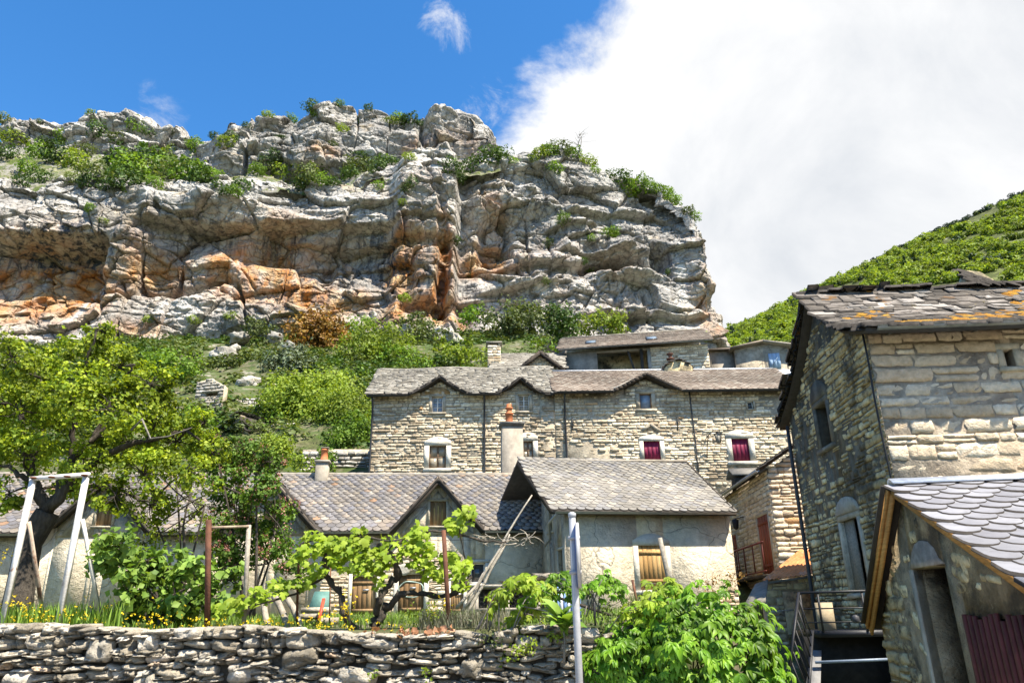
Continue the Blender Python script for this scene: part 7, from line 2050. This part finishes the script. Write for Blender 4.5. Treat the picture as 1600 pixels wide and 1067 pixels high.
def vine():
    g = np.random.default_rng(61); rng = random.Random(61); Y = 12.1
    b = P(578, 990, Y); b[2] = float(ground_h(b[0], b[1]))
    root = thing('grape_vine', 'old gnarled grape vine with twisted dark trunk and lime-green leaves', 'vine', b)
    stems = [([(578, 992), (552, 985), (538, 955), (532, 925), (512, 905), (507, 880), (512, 850), (500, 838)], .06), ([(582, 990), (588, 965), (592, 938), (605, 915), (622, 900), (618, 875), (602, 862), (590, 850)], .07), ([(590, 975), (602, 950), (625, 930), (655, 925), (690, 932), (715, 925), (735, 900)], .06), ([(603, 862), (632, 842), (668, 828), (700, 830), (745, 842), (790, 848)], .032), ([(500, 838), (470, 850), (460, 880)], .02), ([(512, 850), (560, 838), (610, 845), (650, 838)], .022), ([(715, 925), (728, 880), (718, 830), (722, 800)], .016), ([(668, 828), (668, 870), (660, 900)], .014), ([(507, 900), (470, 925), (420, 940), (350, 955)], .018)]
    for l, r in stems:
        pts = np.array([P(x, y, Y + .12 * math.sin(i * 2.1)) - b for i, (x, y) in enumerate(l)]); n = len(l) * 4; t = np.linspace(0, len(l) - 1, n)
        pts = np.stack([np.interp(t, range(len(l)), pts[:, k]) for k in range(3)], 1) + g.normal(size=(n, 3)) * r * .22
        MB().tube(pts, np.linspace(r, r * .55, n) * (1 + .25 * g.normal(size=n)).clip(.6, 1.5), 8).build('stem', BARK, root, smooth=True)
    pc = Pieces(VINEL)
    cl = [(545, 865, 34, 150), (580, 880, 30, 120), (610, 858, 26, 70), (520, 858, 26, 70), (490, 848, 24, 60), (560, 838, 20, 40), (640, 848, 18, 35), (655, 830, 14, 30), (660, 860, 20, 70), (668, 890, 16, 50), (715, 815, 20, 55), (730, 798, 12, 25), (700, 870, 14, 35), (722, 885, 15, 45), (722, 912, 12, 30), (475, 905, 18, 40), (440, 915, 18, 45), (405, 930, 18, 45), (370, 942, 16, 40), (345, 952, 14, 25), (470, 870, 16, 30), (495, 890, 14, 25), (690, 895, 12, 22), (590, 910, 10, 10), (645, 880, 8, 12)]
    for x, y, r, n in cl:
        for k in range(n):
            rr = r * g.uniform(0, 1) ** .5; a = g.uniform(0, 6.28)
            c = P(x + rr * math.cos(a), y + rr * math.sin(a) * .85, Y + g.normal() * .16) - b
            ax = np.array([g.normal() * .6, -.5 + g.normal() * .3, -.55 + g.normal() * .5]); s_ = g.uniform(.075, .135)
            pc.add(TRS(c, leaf_basis(ax, (g.normal() * .4, -.7 + g.normal() * .3, .8)), s_ * 1.05, s_, s_), rng=rng)
    pc.emit('leaf', 'foliage', L_vine, root, keep=300)
    # pruned dry canes on the wires, right
    mb = MB()
    for k in range(26):
        x = g.uniform(745, 830); y = g.uniform(838, 858); mb.tube(curve(P(x, y, Y + .6) - b, P(x + g.normal() * 26, y - abs(g.normal()) * 12 + 4, Y + .6) - b, g, .2, 5), np.linspace(.010, .004, 5), 4)
    mb.build('dry_canes', M_greywood, root)


vine()

# ------------------------------------------------------------------ grass, flowers, small plants on the wall top
def ground_cover():
    g = np.random.default_rng(71)

    def blades(n, xr, Yr, hgt, wid, lean=.35):
        px = g.uniform(*xr, n); Y = g.uniform(*Yr, n)
        X = np.array([P(a, 985, b_)[0] for a, b_ in zip(px, Y)]); z = ground_h(X, Y); c = np.stack([X, Y, z], 1)
        a = g.uniform(0, 6.28, n); h = hgt * g.uniform(.5, 1.2, n); w = wid * g.uniform(.7, 1.3, n)
        d = np.stack([np.cos(a), np.sin(a), 0 * a], 1); s_ = np.stack([-np.sin(a), np.cos(a), 0 * a], 1); L_ = lean * g.uniform(.3, 1.4, n)
        m = c + d * (h * L_ * .35)[:, None] + np.array([0, 0, 1]) * (h * .6)[:, None]; t = c + d * (h * L_)[:, None] + np.array([0, 0, 1]) * h[:, None]
        V = np.stack([c - s_ * w[:, None] / 2, c + s_ * w[:, None] / 2, m + s_ * w[:, None] * .45, m - s_ * w[:, None] * .45, t], 1).reshape(-1, 3)
        b_ = (np.arange(n) * 5)[:, None]; lo = (b_ + np.array([[0, 1, 2, 0, 2, 3, 3, 2, 4]])).ravel(); return V, lo
    V, lo = blades(2000, (-160, 190), (11.6, 14.5), .42, .022); tag(leaf_obj('iris_leaves', V, lo, L_grass), 'tall green iris blades behind the wall under the white frame', 'grass', kind='stuff')
    V, lo = blades(11000, (-400, 1000), (11.6, 24), .16, .012, .6); tag(leaf_obj('grass', V, lo, L_grass), 'short garden grass on top of the wall', 'grass', kind='stuff')
    V, lo = blades(1600, (655, 800), (11.4, 12.2), .26, .008, .5); tag(leaf_obj('lavender', V, lo, L_lav), 'grey-green lavender tufts on the wall right of the vine', 'lavender', kind='stuff')
    V, lo = blades(1500, (985, 1060), (11.2, 11.9), .42, .008, .4); tag(leaf_obj('broom', V, lo, L_olive), 'olive broom tufts behind the creeper mound', 'broom', kind='stuff')
    # yellow flowers in loose patches
    C = []
    for px, py, sx, sy, n, Y in ((30, 945, 20, 8, 50, 11.9), (10, 870, 8, 10, 18, 12.2), (60, 960, 30, 8, 60, 11.7), (130, 965, 30, 6, 40, 11.8), (190, 955, 40, 12, 60, 12.4), (255, 968, 30, 8, 60, 12.2), (340, 975, 30, 6, 40, 11.7), (410, 972, 40, 6, 70, 11.7), (510, 970, 24, 12, 90, 11.7), (545, 945, 8, 14, 40, 11.8), (680, 952, 16, 8, 50, 12.0), (600, 980, 20, 6, 20, 11.7), (895, 985, 30, 8, 25, 11.3)):
        for k in range(int(n * .55)): C.append(P(px + g.normal() * sx, py + g.normal() * sy, Y + g.normal() * .15))
    C = np.array(C); V, lo = leaf_cards(np.repeat(C, 4, 0) + g.normal(size=(len(C) * 4, 3)) * .012, g.normal(size=(len(C) * 4, 3)) + np.array([0, -.5, 1]), .030, g, .9)
    tag(leaf_obj('yellow_flowers', V, lo, L_yellow), 'little yellow flowers along the top of the garden wall', 'flowers', kind='stuff')
    # low leafy clumps
    for i, (px, py, rx, ry, Y, lm, lb) in enumerate(((655, 968, 42, 20, 11.7, L_light, 'bushy light-green sedum clump right of the vine trunk'), (500, 975, 26, 12, 11.7, L_light, 'yellow-green low clump left of the vine trunk'), (740, 975, 30, 14, 11.6, L_greyg, 'grey-green low clump under the crossed poles'), (960, 965, 50, 24, 11.4, L_olive, 'olive shrublet between the grey pole and the mound'), (1010, 960, 40, 30, 11.6, L_mid, 'dense green rosemary-like shrublet left of the creeper mound'), (840, 985, 50, 16, 11.3, L_light, 'light green trailing clump on the wall left of the grey pole'), (130, 978, 40, 9, 11.7, L_round, 'low green clump at the foot of the white frame'), (905, 1035, 26, 20, 10.95, L_light, 'small light-green weed on the wall face'), (665, 1050, 16, 10, 10.9, L_light, 'tiny yellow-green weed low on the wall'), (585, 1055, 14, 9, 10.9, L_light, 'tiny weed on the wall under the vine'), (815, 1015, 34, 24, 10.9, L_vine, 'bright trailing plant hanging over the wall right of the vine'), (765, 1000, 22, 18, 10.9, L_olive, 'olive tuft hanging from the wall edge under the poles'), (955, 1025, 38, 26, 10.9, L_creep, 'dark green trailing clump on the wall beside the mound'), (885, 1000, 30, 16, 10.95, L_light, 'light green fringe on the wall top behind the grey pole'), (1140, 905, 34, 20, 15.5, L_rust, 'dry brownish shrub under the red balcony'), (1125, 925, 26, 14, 15.0, L_olive, 'olive weed in front of the plastered wall corner'))):
        cl = pxc([(px + g.normal() * rx * .5, py + g.normal() * ry * .45, ry * g.uniform(.5, .8)) for _ in range(max(4, int(rx / 6)))], Y, g, .2); b = P(px, py + ry, Y)
        root = thing('garden_clump', lb, 'plant', b); C, O, _ = crown_points([(c - b, r) for c, r in cl], g, 1500 if Y < 14 else 900, 9, .3); V, lo = leaf_cards(C, O, .05 * g.uniform(.6, 1.3, len(C)), g, .6); leaf_obj('foliage', V, lo, lm, root)
    # dry fallen leaves caught on the wall top
    C = np.array([P(x + g.normal() * 9, y + g.normal() * 3.5, 11.02 + g.normal() * .05) for x, y in ((580, 985), (625, 986), (640, 990), (672, 985), (685, 984), (690, 982), (655, 988), (640, 995), (672, 992)) for _ in range(7)])
    V, lo = leaf_cards(C, g.normal(size=C.shape) + np.array([0, -1, 1.]), .085 * g.uniform(.7, 1.3, len(C)), g, .9); tag(leaf_obj('dry_leaves', V, lo, L_dry), 'curled dry brown leaves caught on the wall top', 'leaves', kind='stuff')


ground_cover()
# ================================================================== garden and street props
M_whitesteel = mat('flaking_white_steel', [(0, (.55, .52, .47)), (1, (.68, .66, .62))], rand=False, var=(6, .15), coarse=(2, .1), patches=[((.25, .10, .04), 4.5, .60, .68, .85), ((.40, .33, .27), 2.2, .58, .72, .5)], bump=(30, .2), rough=.6)
M_ruststeel = mat('brown_rusty_steel', [(0, (.085, .035, .02)), (1, (.16, .065, .032))], rand=False, var=(8, .3), bump=(30, .3), rough=.8)
M_galv = plain('galvanised_steel', (.36, .36, .37), rough=.6, metal=.2, var=.12, scale=12, bump=.06)


def props():
    g = np.random.default_rng(81); rng = random.Random(81)
    # white rusty A-frame
    Y = 11.75; b = P(70, 975, Y); root = thing('metal_a_frame', 'flaking white steel A-frame of square tube with rusty joints', 'frame', b)
    w = .082
    tl, tr = P(52, 748, Y + .35) - b, P(135, 743, Y + .35) - b
    for top, bot, n_ in ((tl, P(3, 978, Y) - b, 'front_post'), (tr, P(90, 980, Y) - b, 'front_post')): MB().bar(bot, top, w * .9, w * .9, up=(0, 1, 0)).build('post', M_whitesteel, root)
    MB().bar(tl + [-.05, 0, 0], tr + [.05, 0, .02], w * .8, w * .8).build('cross_bar', M_whitesteel, root)
    for t, bt in (((45, 815), (70, 980)), ((129, 811), (160, 982))): MB().bar(P(*bt, Y + 1.1) - b, P(*t, Y + .25) - b, w * .55, w * .55, up=(0, 1, 0)).build('rear_strut', M_whitesteel if bt[0] > 100 else mat('rusty_white_strut', [(0, (.30, .22, .16)), (1, (.45, .38, .31))], rand=False, patches=[((.12, .05, .025), 3, .5, .62, .9)]), root)
    for px, py in ((54, 747), (83, 746), (107, 745), (134, 743)): MB().lathe([(.045, -.012), (.055, 0), (.045, .012)], 8, P(px, py, Y + .32) - b + [0, -.04, 0]).build('rusty_joint', M_ruststeel, root)
    # rusty clothes frame
    Y = 11.7; b = P(355, 978, Y); root = thing('clothes_frame', 'narrow rusty steel frame with one dark and one pale post', 'frame', b)
    MB().bar(P(324, 980, Y) - b, P(326, 812, Y) - b, .075, .05, up=(0, 1, 0)).build('post', M_ruststeel, root)
    MB().bar(P(381, 978, Y + .5) - b, P(389, 820, Y + .5) - b, .06, .05, up=(0, 1, 0)).build('pale_post', M_greywood, root)
    MB().bar(P(325, 824, Y + .06) - b, P(389, 822, Y + .5) - b, .05, .035).build('cross_bar', mat('worn_rusty_bar', [(0, (.22, .15, .10)), (1, (.33, .26, .19))], rand=False), root)
    # dark vine stake and thin stakes
    for i, (a, c, Y, r, lb, m_) in enumerate((((703, 980), (693, 828), 11.6, .035, 'dark rusty steel stake leaning right of the vine', M_ruststeel), ((464, 985), (467, 862), 12.4, .022, 'thin rusty stake in front of the row house doors', M_ruststeel), ((515, 985), (517, 868), 12.8, .012, 'very thin rusty rod behind the vine trunk', M_ruststeel), ((1002, 965), (988, 905), 12.0, .02, 'short dark stake below the plastered wall', M_ruststeel), ((930, 985), (928, 928), 12.0, .02, 'short dark stake right of the grey pole', M_iron), ((1052, 935), (1031, 840), 17.0, .05, 'leaning grey-brown post beside the honey-coloured shutter', M_greywood))):
        b = P(*a, Y); tag(MB().tube([(0, 0, -.15), P(*c, Y) - b], r, 6).build('stake', m_), lb, 'stake', 'garden stakes').location = b.tolist()
    MBW = MB()
    for y0, y1, Y in ((868, 866, 12.4),): MBW.tube([P(466, y0, Y), P(520, y1, Y)], .012, 5)
    tag(MBW.build('wire_rail', M_ruststeel), 'thin rusty rail between the thin stakes', 'rail')
    mb = MB(); mb.tube(curve(P(600, 842, 12.7), P(845, 838, 12.7), g, .004, 8, .01), .004, 4); tag(mb.build('trellis_wire', M_iron), 'taut trellis wire carrying the vine canes', 'wire')
    # crossed bare poles leaning
    for i, (a, c, Y, lb) in enumerate((((722, 955), (832, 772), 13.0, 'long pale bare pole leaning up past the dormer'), ((728, 960), (800, 832), 12.9, 'shorter pale pole crossing behind the long bare pole'), ((715, 950), (792, 850), 13.1, 'third bare pole at the left of the leaning bundle'))):
        b = P(*a, Y); l = P(*c, Y + .3) - b; n = 9; t = np.linspace(0, 1, n)[:, None]; pts = l * t + g.normal(size=(n, 3)) * .018
        tag(MB().tube(pts, np.linspace(.030, .012, n), 6).build('leaning_pole', M_greywood), lb, 'pole', 'leaning bare poles').location = b.tolist()
    # wood heap
    for i, (a, c, r, lb) in enumerate((((425, 985), (412, 940), .05, 'leftmost log leaning on the heap by the rusty stake'), ((450, 985), (428, 930), .055, 'second leaning log of the heap'), ((475, 985), (440, 925), .055, 'third leaning log of the heap'), ((480, 988), (455, 945), .03, 'thin leaning branch of the heap'))):
        b = P(*a, 12.6); tag(MB().tube(curve((0, 0, -.1), P(*c, 13.2) - b, g, .03, 5), r, 8).build('log', M_greywood), lb, 'log', 'logs of the wood heap').location = b.tolist()
    for i, (x0, x1, y0, y1, lb) in enumerate(((462, 498, 958, 968, 'squared timber lying lowest in the wood heap'), (470, 512, 948, 957, 'squared timber on top of the heap'), (478, 525, 964, 976, 'thick squared timber at the right of the heap'))):
        a = P(x0, y1, 13.4); c = P(x1, y0, 13.4); tag(MB().box(0, c[0] - a[0], 0, .25, 0, c[2] - a[2]).build('timber', M_greywood), lb, 'timber', 'timbers of the wood heap').location = a.tolist()
    a = P(478, 960, 14.5); c = P(514, 922, 14.5); tag(MB().prism(np.array([(0, 0, 0), (c[0] - a[0], 0, 0), (c[0] - a[0] - .05, .35, c[2] - a[2]), (.04, .35, c[2] - a[2])]), .03).build('teal_board', plain('teal_sheet', (.10, .20, .17), rough=.5)), 'teal board leaning behind the wood heap', 'board').location = a.tolist()
    b = P(498, 970, 13.0); tag(MB().bar((0, 0, 0), P(506, 935, 13.3) - b, .05, .03, up=(0, 1, 0)).build('red_strut', plain('red_paint', (.50, .07, .035), rough=.5)), 'short red metal strut beside the teal board', 'strut').location = b.tolist()
    # hose hanging on the second door
    a = FR.world((pxwin(FR, 622, 662, 897, 972)[0], -.12, 0)); hp = []
    for k in range(50):
        t = k / 49 * 4 * math.pi; hp.append(P(642, 918, a[1]) + np.array([.42 * math.cos(t) + .02 * g.normal(), -.02 * k / 50, .26 * math.sin(t) * (1 + .08 * math.sin(k)) - .05]))
    tag(MB().tube(hp, .014, 5).build('hose', plain('pale_green_hose', (.36, .46, .40), rough=.5)), 'pale green hose looped over the second plank door', 'hose')
    # cold frame with wire mesh and flower pot
    Y = 14.0; b = P(745, 957, Y); root = thing('wire_hutch', 'low weathered wood hutch with wire mesh right of the leaning poles', 'hutch', b)
    x1 = P(842, 957, Y)[0] - b[0]; zt = P(745, 918, Y)[2] - b[2]; zl = P(745, 952, Y)[2] - b[2]
    MB().box(-.05, x1 + .05, -.05, .7, zt, zt + .05).build('top_board', M_greywood, root); MB().box(-.03, x1, -.03, .65, zl - .02, zl + .02).build('shelf_board', M_greywood, root)
    for x in (0, x1 * .5, x1): MB().box(x - .03, x + .03, -.02, .04, -.5, zt - .001).build('post', M_greywood, root)
    MB().box(0, x1, .6, .63, -.4, zt - .005).build('back_board', M_darkwood, root)
    mb = MB(); s_ = .07
    for k in range(int(x1 / s_)):
        for j in range(6):
            x = k * s_; z = zl + .02 + j * .075 + (.037 if k % 2 else 0)
            if z + .05 > zt: continue
            mb.bar((x, -.01, z), (x + s_ * .5, -.01, z), .006); mb.bar((x + s_ * .5, -.01, z), (x + s_, -.01, z + .037), .006); mb.bar((x + s_ * .5, -.01, z), (x + s_, -.01, z - .037), .006)
    mb.build('wire_mesh', M_iron, root)
    c = P(769, 952, Y + .2); pot = thing('flower_pot', 'orange flower pot inside the wire hutch', 'pot', c); MB().lathe([(.07, 0), (.11, .2), (.125, .2), (.125, .25), (.10, .25), (.09, .1)], 12).build('pot_body', M_terra, pot)
    for i, (px, py, s_, lb) in enumerate(((805, 912, .22, 'flat grey stone lying on the hutch top'), (850, 900, .2, 'stone on the end of the hutch beside the shaded gable'))):
        o = link('loose_stone', BOULD[i].mesh('loose_stone', M_rubble)); o.location = P(px, py, Y + .3).tolist(); o.scale = (s_ * 1.3, s_, s_ * .4); tag(o, lb, 'stone')
    # blue and white crate behind the creeper
    a = P(858, 948, 13.2); root = thing('striped_cloth', 'blue and white striped cloth hanging behind the creeper', 'cloth', a)
    for k in range(9): MB().box(k * .06, k * .06 + .055, 0, .015, -.25, .32).build('stripe', plain('white_cloth', (.6, .62, .66)) if k % 2 else plain('blue_cloth', (.16, .26, .48)), root)
    # dark rail sloping behind the plants
    b = P(848, 925, 12.6); tag(MB().bar((0, 0, 0), P(952, 960, 12.2) - b, .06, .04).build('sloping_rail', M_darkwood), 'dark sloping rail behind the creeper sprays', 'rail').location = b.tolist()
    # street sign on a galvanised pole, seen edge-on
    Y = 5.6; c = P(905, 1060, Y); x = c[0]; b = np.array([x, Y, 0.0]); root = thing('sign_pole', 'grey galvanised sign pole with its plate seen edge-on', 'sign pole', b)
    zt = P(900, 808, Y)[2]; MB().lathe([(.026, 0), (.026, zt), (.021, zt + .006)], 14).build('pole', M_galv, root); MB().lathe([(.029, zt), (.029, zt + .03), (.012, zt + .04)], 14).build('cap', plain('grey_cap', (.33, .34, .36)), root)
    sg = bpy.data.objects.new('sign_plate', None); COL.objects.link(sg); sg.parent = root
    M = np.eye(4); M[:3, :3] = rot('z', R(84)); M[:3, 3] = (.044, -.02, zt - .27)
    prof = [(.23 * math.cos(t), .23 * math.sin(t)) for t in np.linspace(0, 2 * math.pi, 28, endpoint=False)]
    MB().prism(np.array([(xx, 0, zz) for xx, zz in prof]), .022).build('plate', M_galv, sg, M=M)
    MB().prism(np.array([(xx * .96, .0235, zz * .96) for xx, zz in prof]), .002).build('blue_face', plain('blue_reflective', (.05, .12, .42), rough=.3, var=.05, bump=0), sg, M=M)
    for dz in (.12, -.12): MB().box(-.036, .048, -.036, .036, zt - .27 + dz - .012, zt - .27 + dz + .012).build('clamp', M_galv, sg)
    # bracket lamp on the long house
    q = FB.loc(1103, 700, 0); l = thing('street_lantern', 'black wrought-iron bracket lantern on the sunlit long house', 'lantern', FB.world(q))
    MB().tube([(0, -.02, -.5), (.02, -.15, 0), (.08, -.4, .55), (.2, -.7, .62), (.45, -.9, .6)], .022, 6).tube([(0, -.02, .4), (.08, -.4, .55)], .018, 6).build('bracket', M_iron, l)
    MB().lathe([(.03, .56), (.17, .50), (.19, .46)], 6, (.40, -.9, 0)).build('lamp_cap', M_iron, l); MB().lathe([(.165, .455), (.085, .05), (.05, .02)], 6, (.40, -.9, 0)).build('glass', mat('lantern_glass', [(0, (.22, .20, .16)), (1, (.3, .28, .22))], rough=.2, bump=(10, 0)), l)
    mb = MB()
    for k in range(6):
        t = k * math.pi / 3; mb.bar((.40 + .175 * math.cos(t), -.9 + .175 * math.sin(t), .46), (.40 + .09 * math.cos(t), -.9 + .09 * math.sin(t), .04), .014)
    mb.build('lamp_ribs', M_iron, l)


props()


# ------------------------------------------------------------------ rusty lean-to, landing and iron stair by the gable
def leanto():
    rng = random.Random(91)
    a, b, c, d = P(1189, 907, 21.6), P(1340, 886, 21.6), P(1380, 846, 24.4), P(1250, 858, 24.4)
    root = thing('rusty_lean_to', 'small lean-to with rusty orange corrugated roof between corner house and gable house', 'lean-to', (a[0], a[1], .5)); o = np.array([a[0], a[1], .5])
    mb = MB(); nu, nv = 110, 6; V = []
    for i in range(nu):
        u = i / (nu - 1)
        for j in range(nv):
            v = j / (nv - 1); p = (a * (1 - u) + b * u) * (1 - v) + (d * (1 - u) + c * u) * v; V.append(p - o + [0, 0, .018 * math.sin(i * 1.15)])
    V = np.array(V); m = len(V); F = [(i * nv + j, (i + 1) * nv + j, (i + 1) * nv + j + 1, i * nv + j + 1) for i in range(nu - 1) for j in range(nv - 1)]
    mb.raw(np.concatenate([V, V - [0, 0, .014]]), F + [tuple(k + m for k in ff[::-1]) for ff in F]); mb.build('corrugated_roof', M_rust, root)
    mb = MB(); gutter(mb, a - o + [-.05, -.06, -.05], b - o + [0, -.06, -.05], .055); mb.build('gutter', M_zinc, root)
    x1 = b[0] - a[0]; za, zb = a[2] - .56, b[2] - .56
    wall = [(.15, za), (x1, zb)]; hole = [(.62, x1 - .1, -.2, za - .22)]; G = np.eye(4); G[1, 3] = .22
    mb = MB(); wall_core(mb, wall, -.3, hole, .35, G); mb.build('wall', M_mortar_big, root)
    pc = Pieces(STONES); lay_stones(pc, wall, -.2, hole, G, rng, (.12, .22), (.18, .4), .12, .025, .02); pc.emit('stone', 'stonework', M_stone_gable, root)
    MB().box(.5, x1, 1.7, 1.75, -.3, za).build('dark_back', M_stone_gable, root)
    MB().bar((.1, -.1, za - .75), (.75, -.1, za - .71), .06, .04).build('board', M_greywood, root)
    # low slab roof below it
    a = P(1165, 945, 16.5); b2 = P(1200, 920, 17.5); o = MB(); o.prism(np.array([P(1160, 950, 16.3), P(1196, 935, 16.3), P(1200, 905, 17.8), P(1180, 912, 17.8)]), .08, (0, 0, -1))
    tag(o.build('low_slab_roof', M_lauze), 'low grey slab roof edge under the red balcony', 'roof')
    # landing with dark void and iron stair
    f = Frame(FG.world((-2.05, .35, 0)) * np.array([1, 1, 0]), FG.yaw); root = thing('iron_stair', 'black iron landing and stair with railings in front of the gable door', 'stair', f.o, f.yaw)
    zl = f.loc(1300, 985, -.1)[2]; x0, x1 = f.loc(1282, 985, -.1)[0], 2.0
    zr_ = f.loc(1300, 925, -.1)[2]
    MB().box(x0, x1, -.1, 1.6, zl - .12, zl).build('landing', M_iron, root)
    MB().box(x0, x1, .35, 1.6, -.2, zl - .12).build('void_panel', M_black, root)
    xl = f.loc(1248, 928, -.1)[0]
    MB().bar((xl, -.1, zr_), (x1, -.1, zr_ + .02), .045).build('top_rail', M_iron, root)
    for k, zz in enumerate((zr_ - (zr_ - zl) * .42, zr_ - (zr_ - zl) * .78)): MB().bar((xl + .05, -.1, zz), (x1, -.1, zz), .025).build('mid_rail', M_iron, root)
    for x in (xl + .02, x0 + .05, (x0 + x1) * .5, x1 - .1): MB().bar((x, -.1, zl - .02), (x, -.1, zr_), .035).build('rail_post', M_iron, root)
    # descending stringer with balusters towards the street
    e = f.loc(1240, 1067, -.9)
    MB().bar((xl, -.12, zr_), (e[0] - .05, -1.0, zr_ - 1.25), .045).build('handrail', M_iron, root); MB().bar((xl + .15, -.12, zl), (e[0] + .15, -1.0, zl - 1.25), .06, .03).build('stringer', M_iron, root)
    for k in range(7):
        t = (k + .5) / 7; p0 = np.array([xl, -.12, zr_]) * (1 - t) + np.array([e[0] - .05, -1.0, zr_ - 1.25]) * t; p1 = np.array([xl + .15, -.12, zl]) * (1 - t) + np.array([e[0] + .15, -1.0, zl - 1.25]) * t
        MB().bar(p0, p1, .02).build('baluster', M_iron, root)
    MB().prism(np.array([(xl + .12, .1, zl - .35), (xl + .34, .1, zl - .35), (e[0] + .28, -.9, zl - 1.9), (e[0] - .05, -.9, zl - 1.9)]), .06, (0, .5, -.5)).build('pale_side_panel', plain('pale_render', (.16, .155, .15)), root)
    MB().box(xl + .40, xl + .72, .2, .3, zl - .05, zr_ - .18).build('tan_panel', plain('tan_render', (.34, .27, .17)), root)
    MB().bar((x0 - .2, -.15, zl - .55), (x1, -.15, zl - .5), .05).build('cross_pipe', plain('blue_grey_pipe', (.16, .20, .26), rough=.4), root)
    MB().box(x1 - .45, x1 - .18, -.2, .1, -.2, zl - .02).build('pier', M_cement, root)
    c = P(1338, 973, 13.0); tag(MB().lathe([(.04, 0), (.06, .02), (.06, .10), (.02, .13)], 10).build('floodlight', M_pipe), 'small grey lamp at the lower corner of the pine verge board', 'lamp').location = c.tolist()


leanto()
# unseen street along the wall foot, coloured pale to bounce light onto walls
M_street_bounce = mat('pale_bounce_concrete', [(0, (.24, .215, .18)), (1, (.33, .30, .255))], rand=False, var=(20, .25), coarse=(.6, .2), bump=(60, .4))
_st = MB().box(-40, 40, -8, 10.9, -.2, .004).build('street', M_street_bounce); _st['kind'] = 'structure'; _st['label'] = 'narrow unseen street in front of the garden wall, made pale to bounce light'
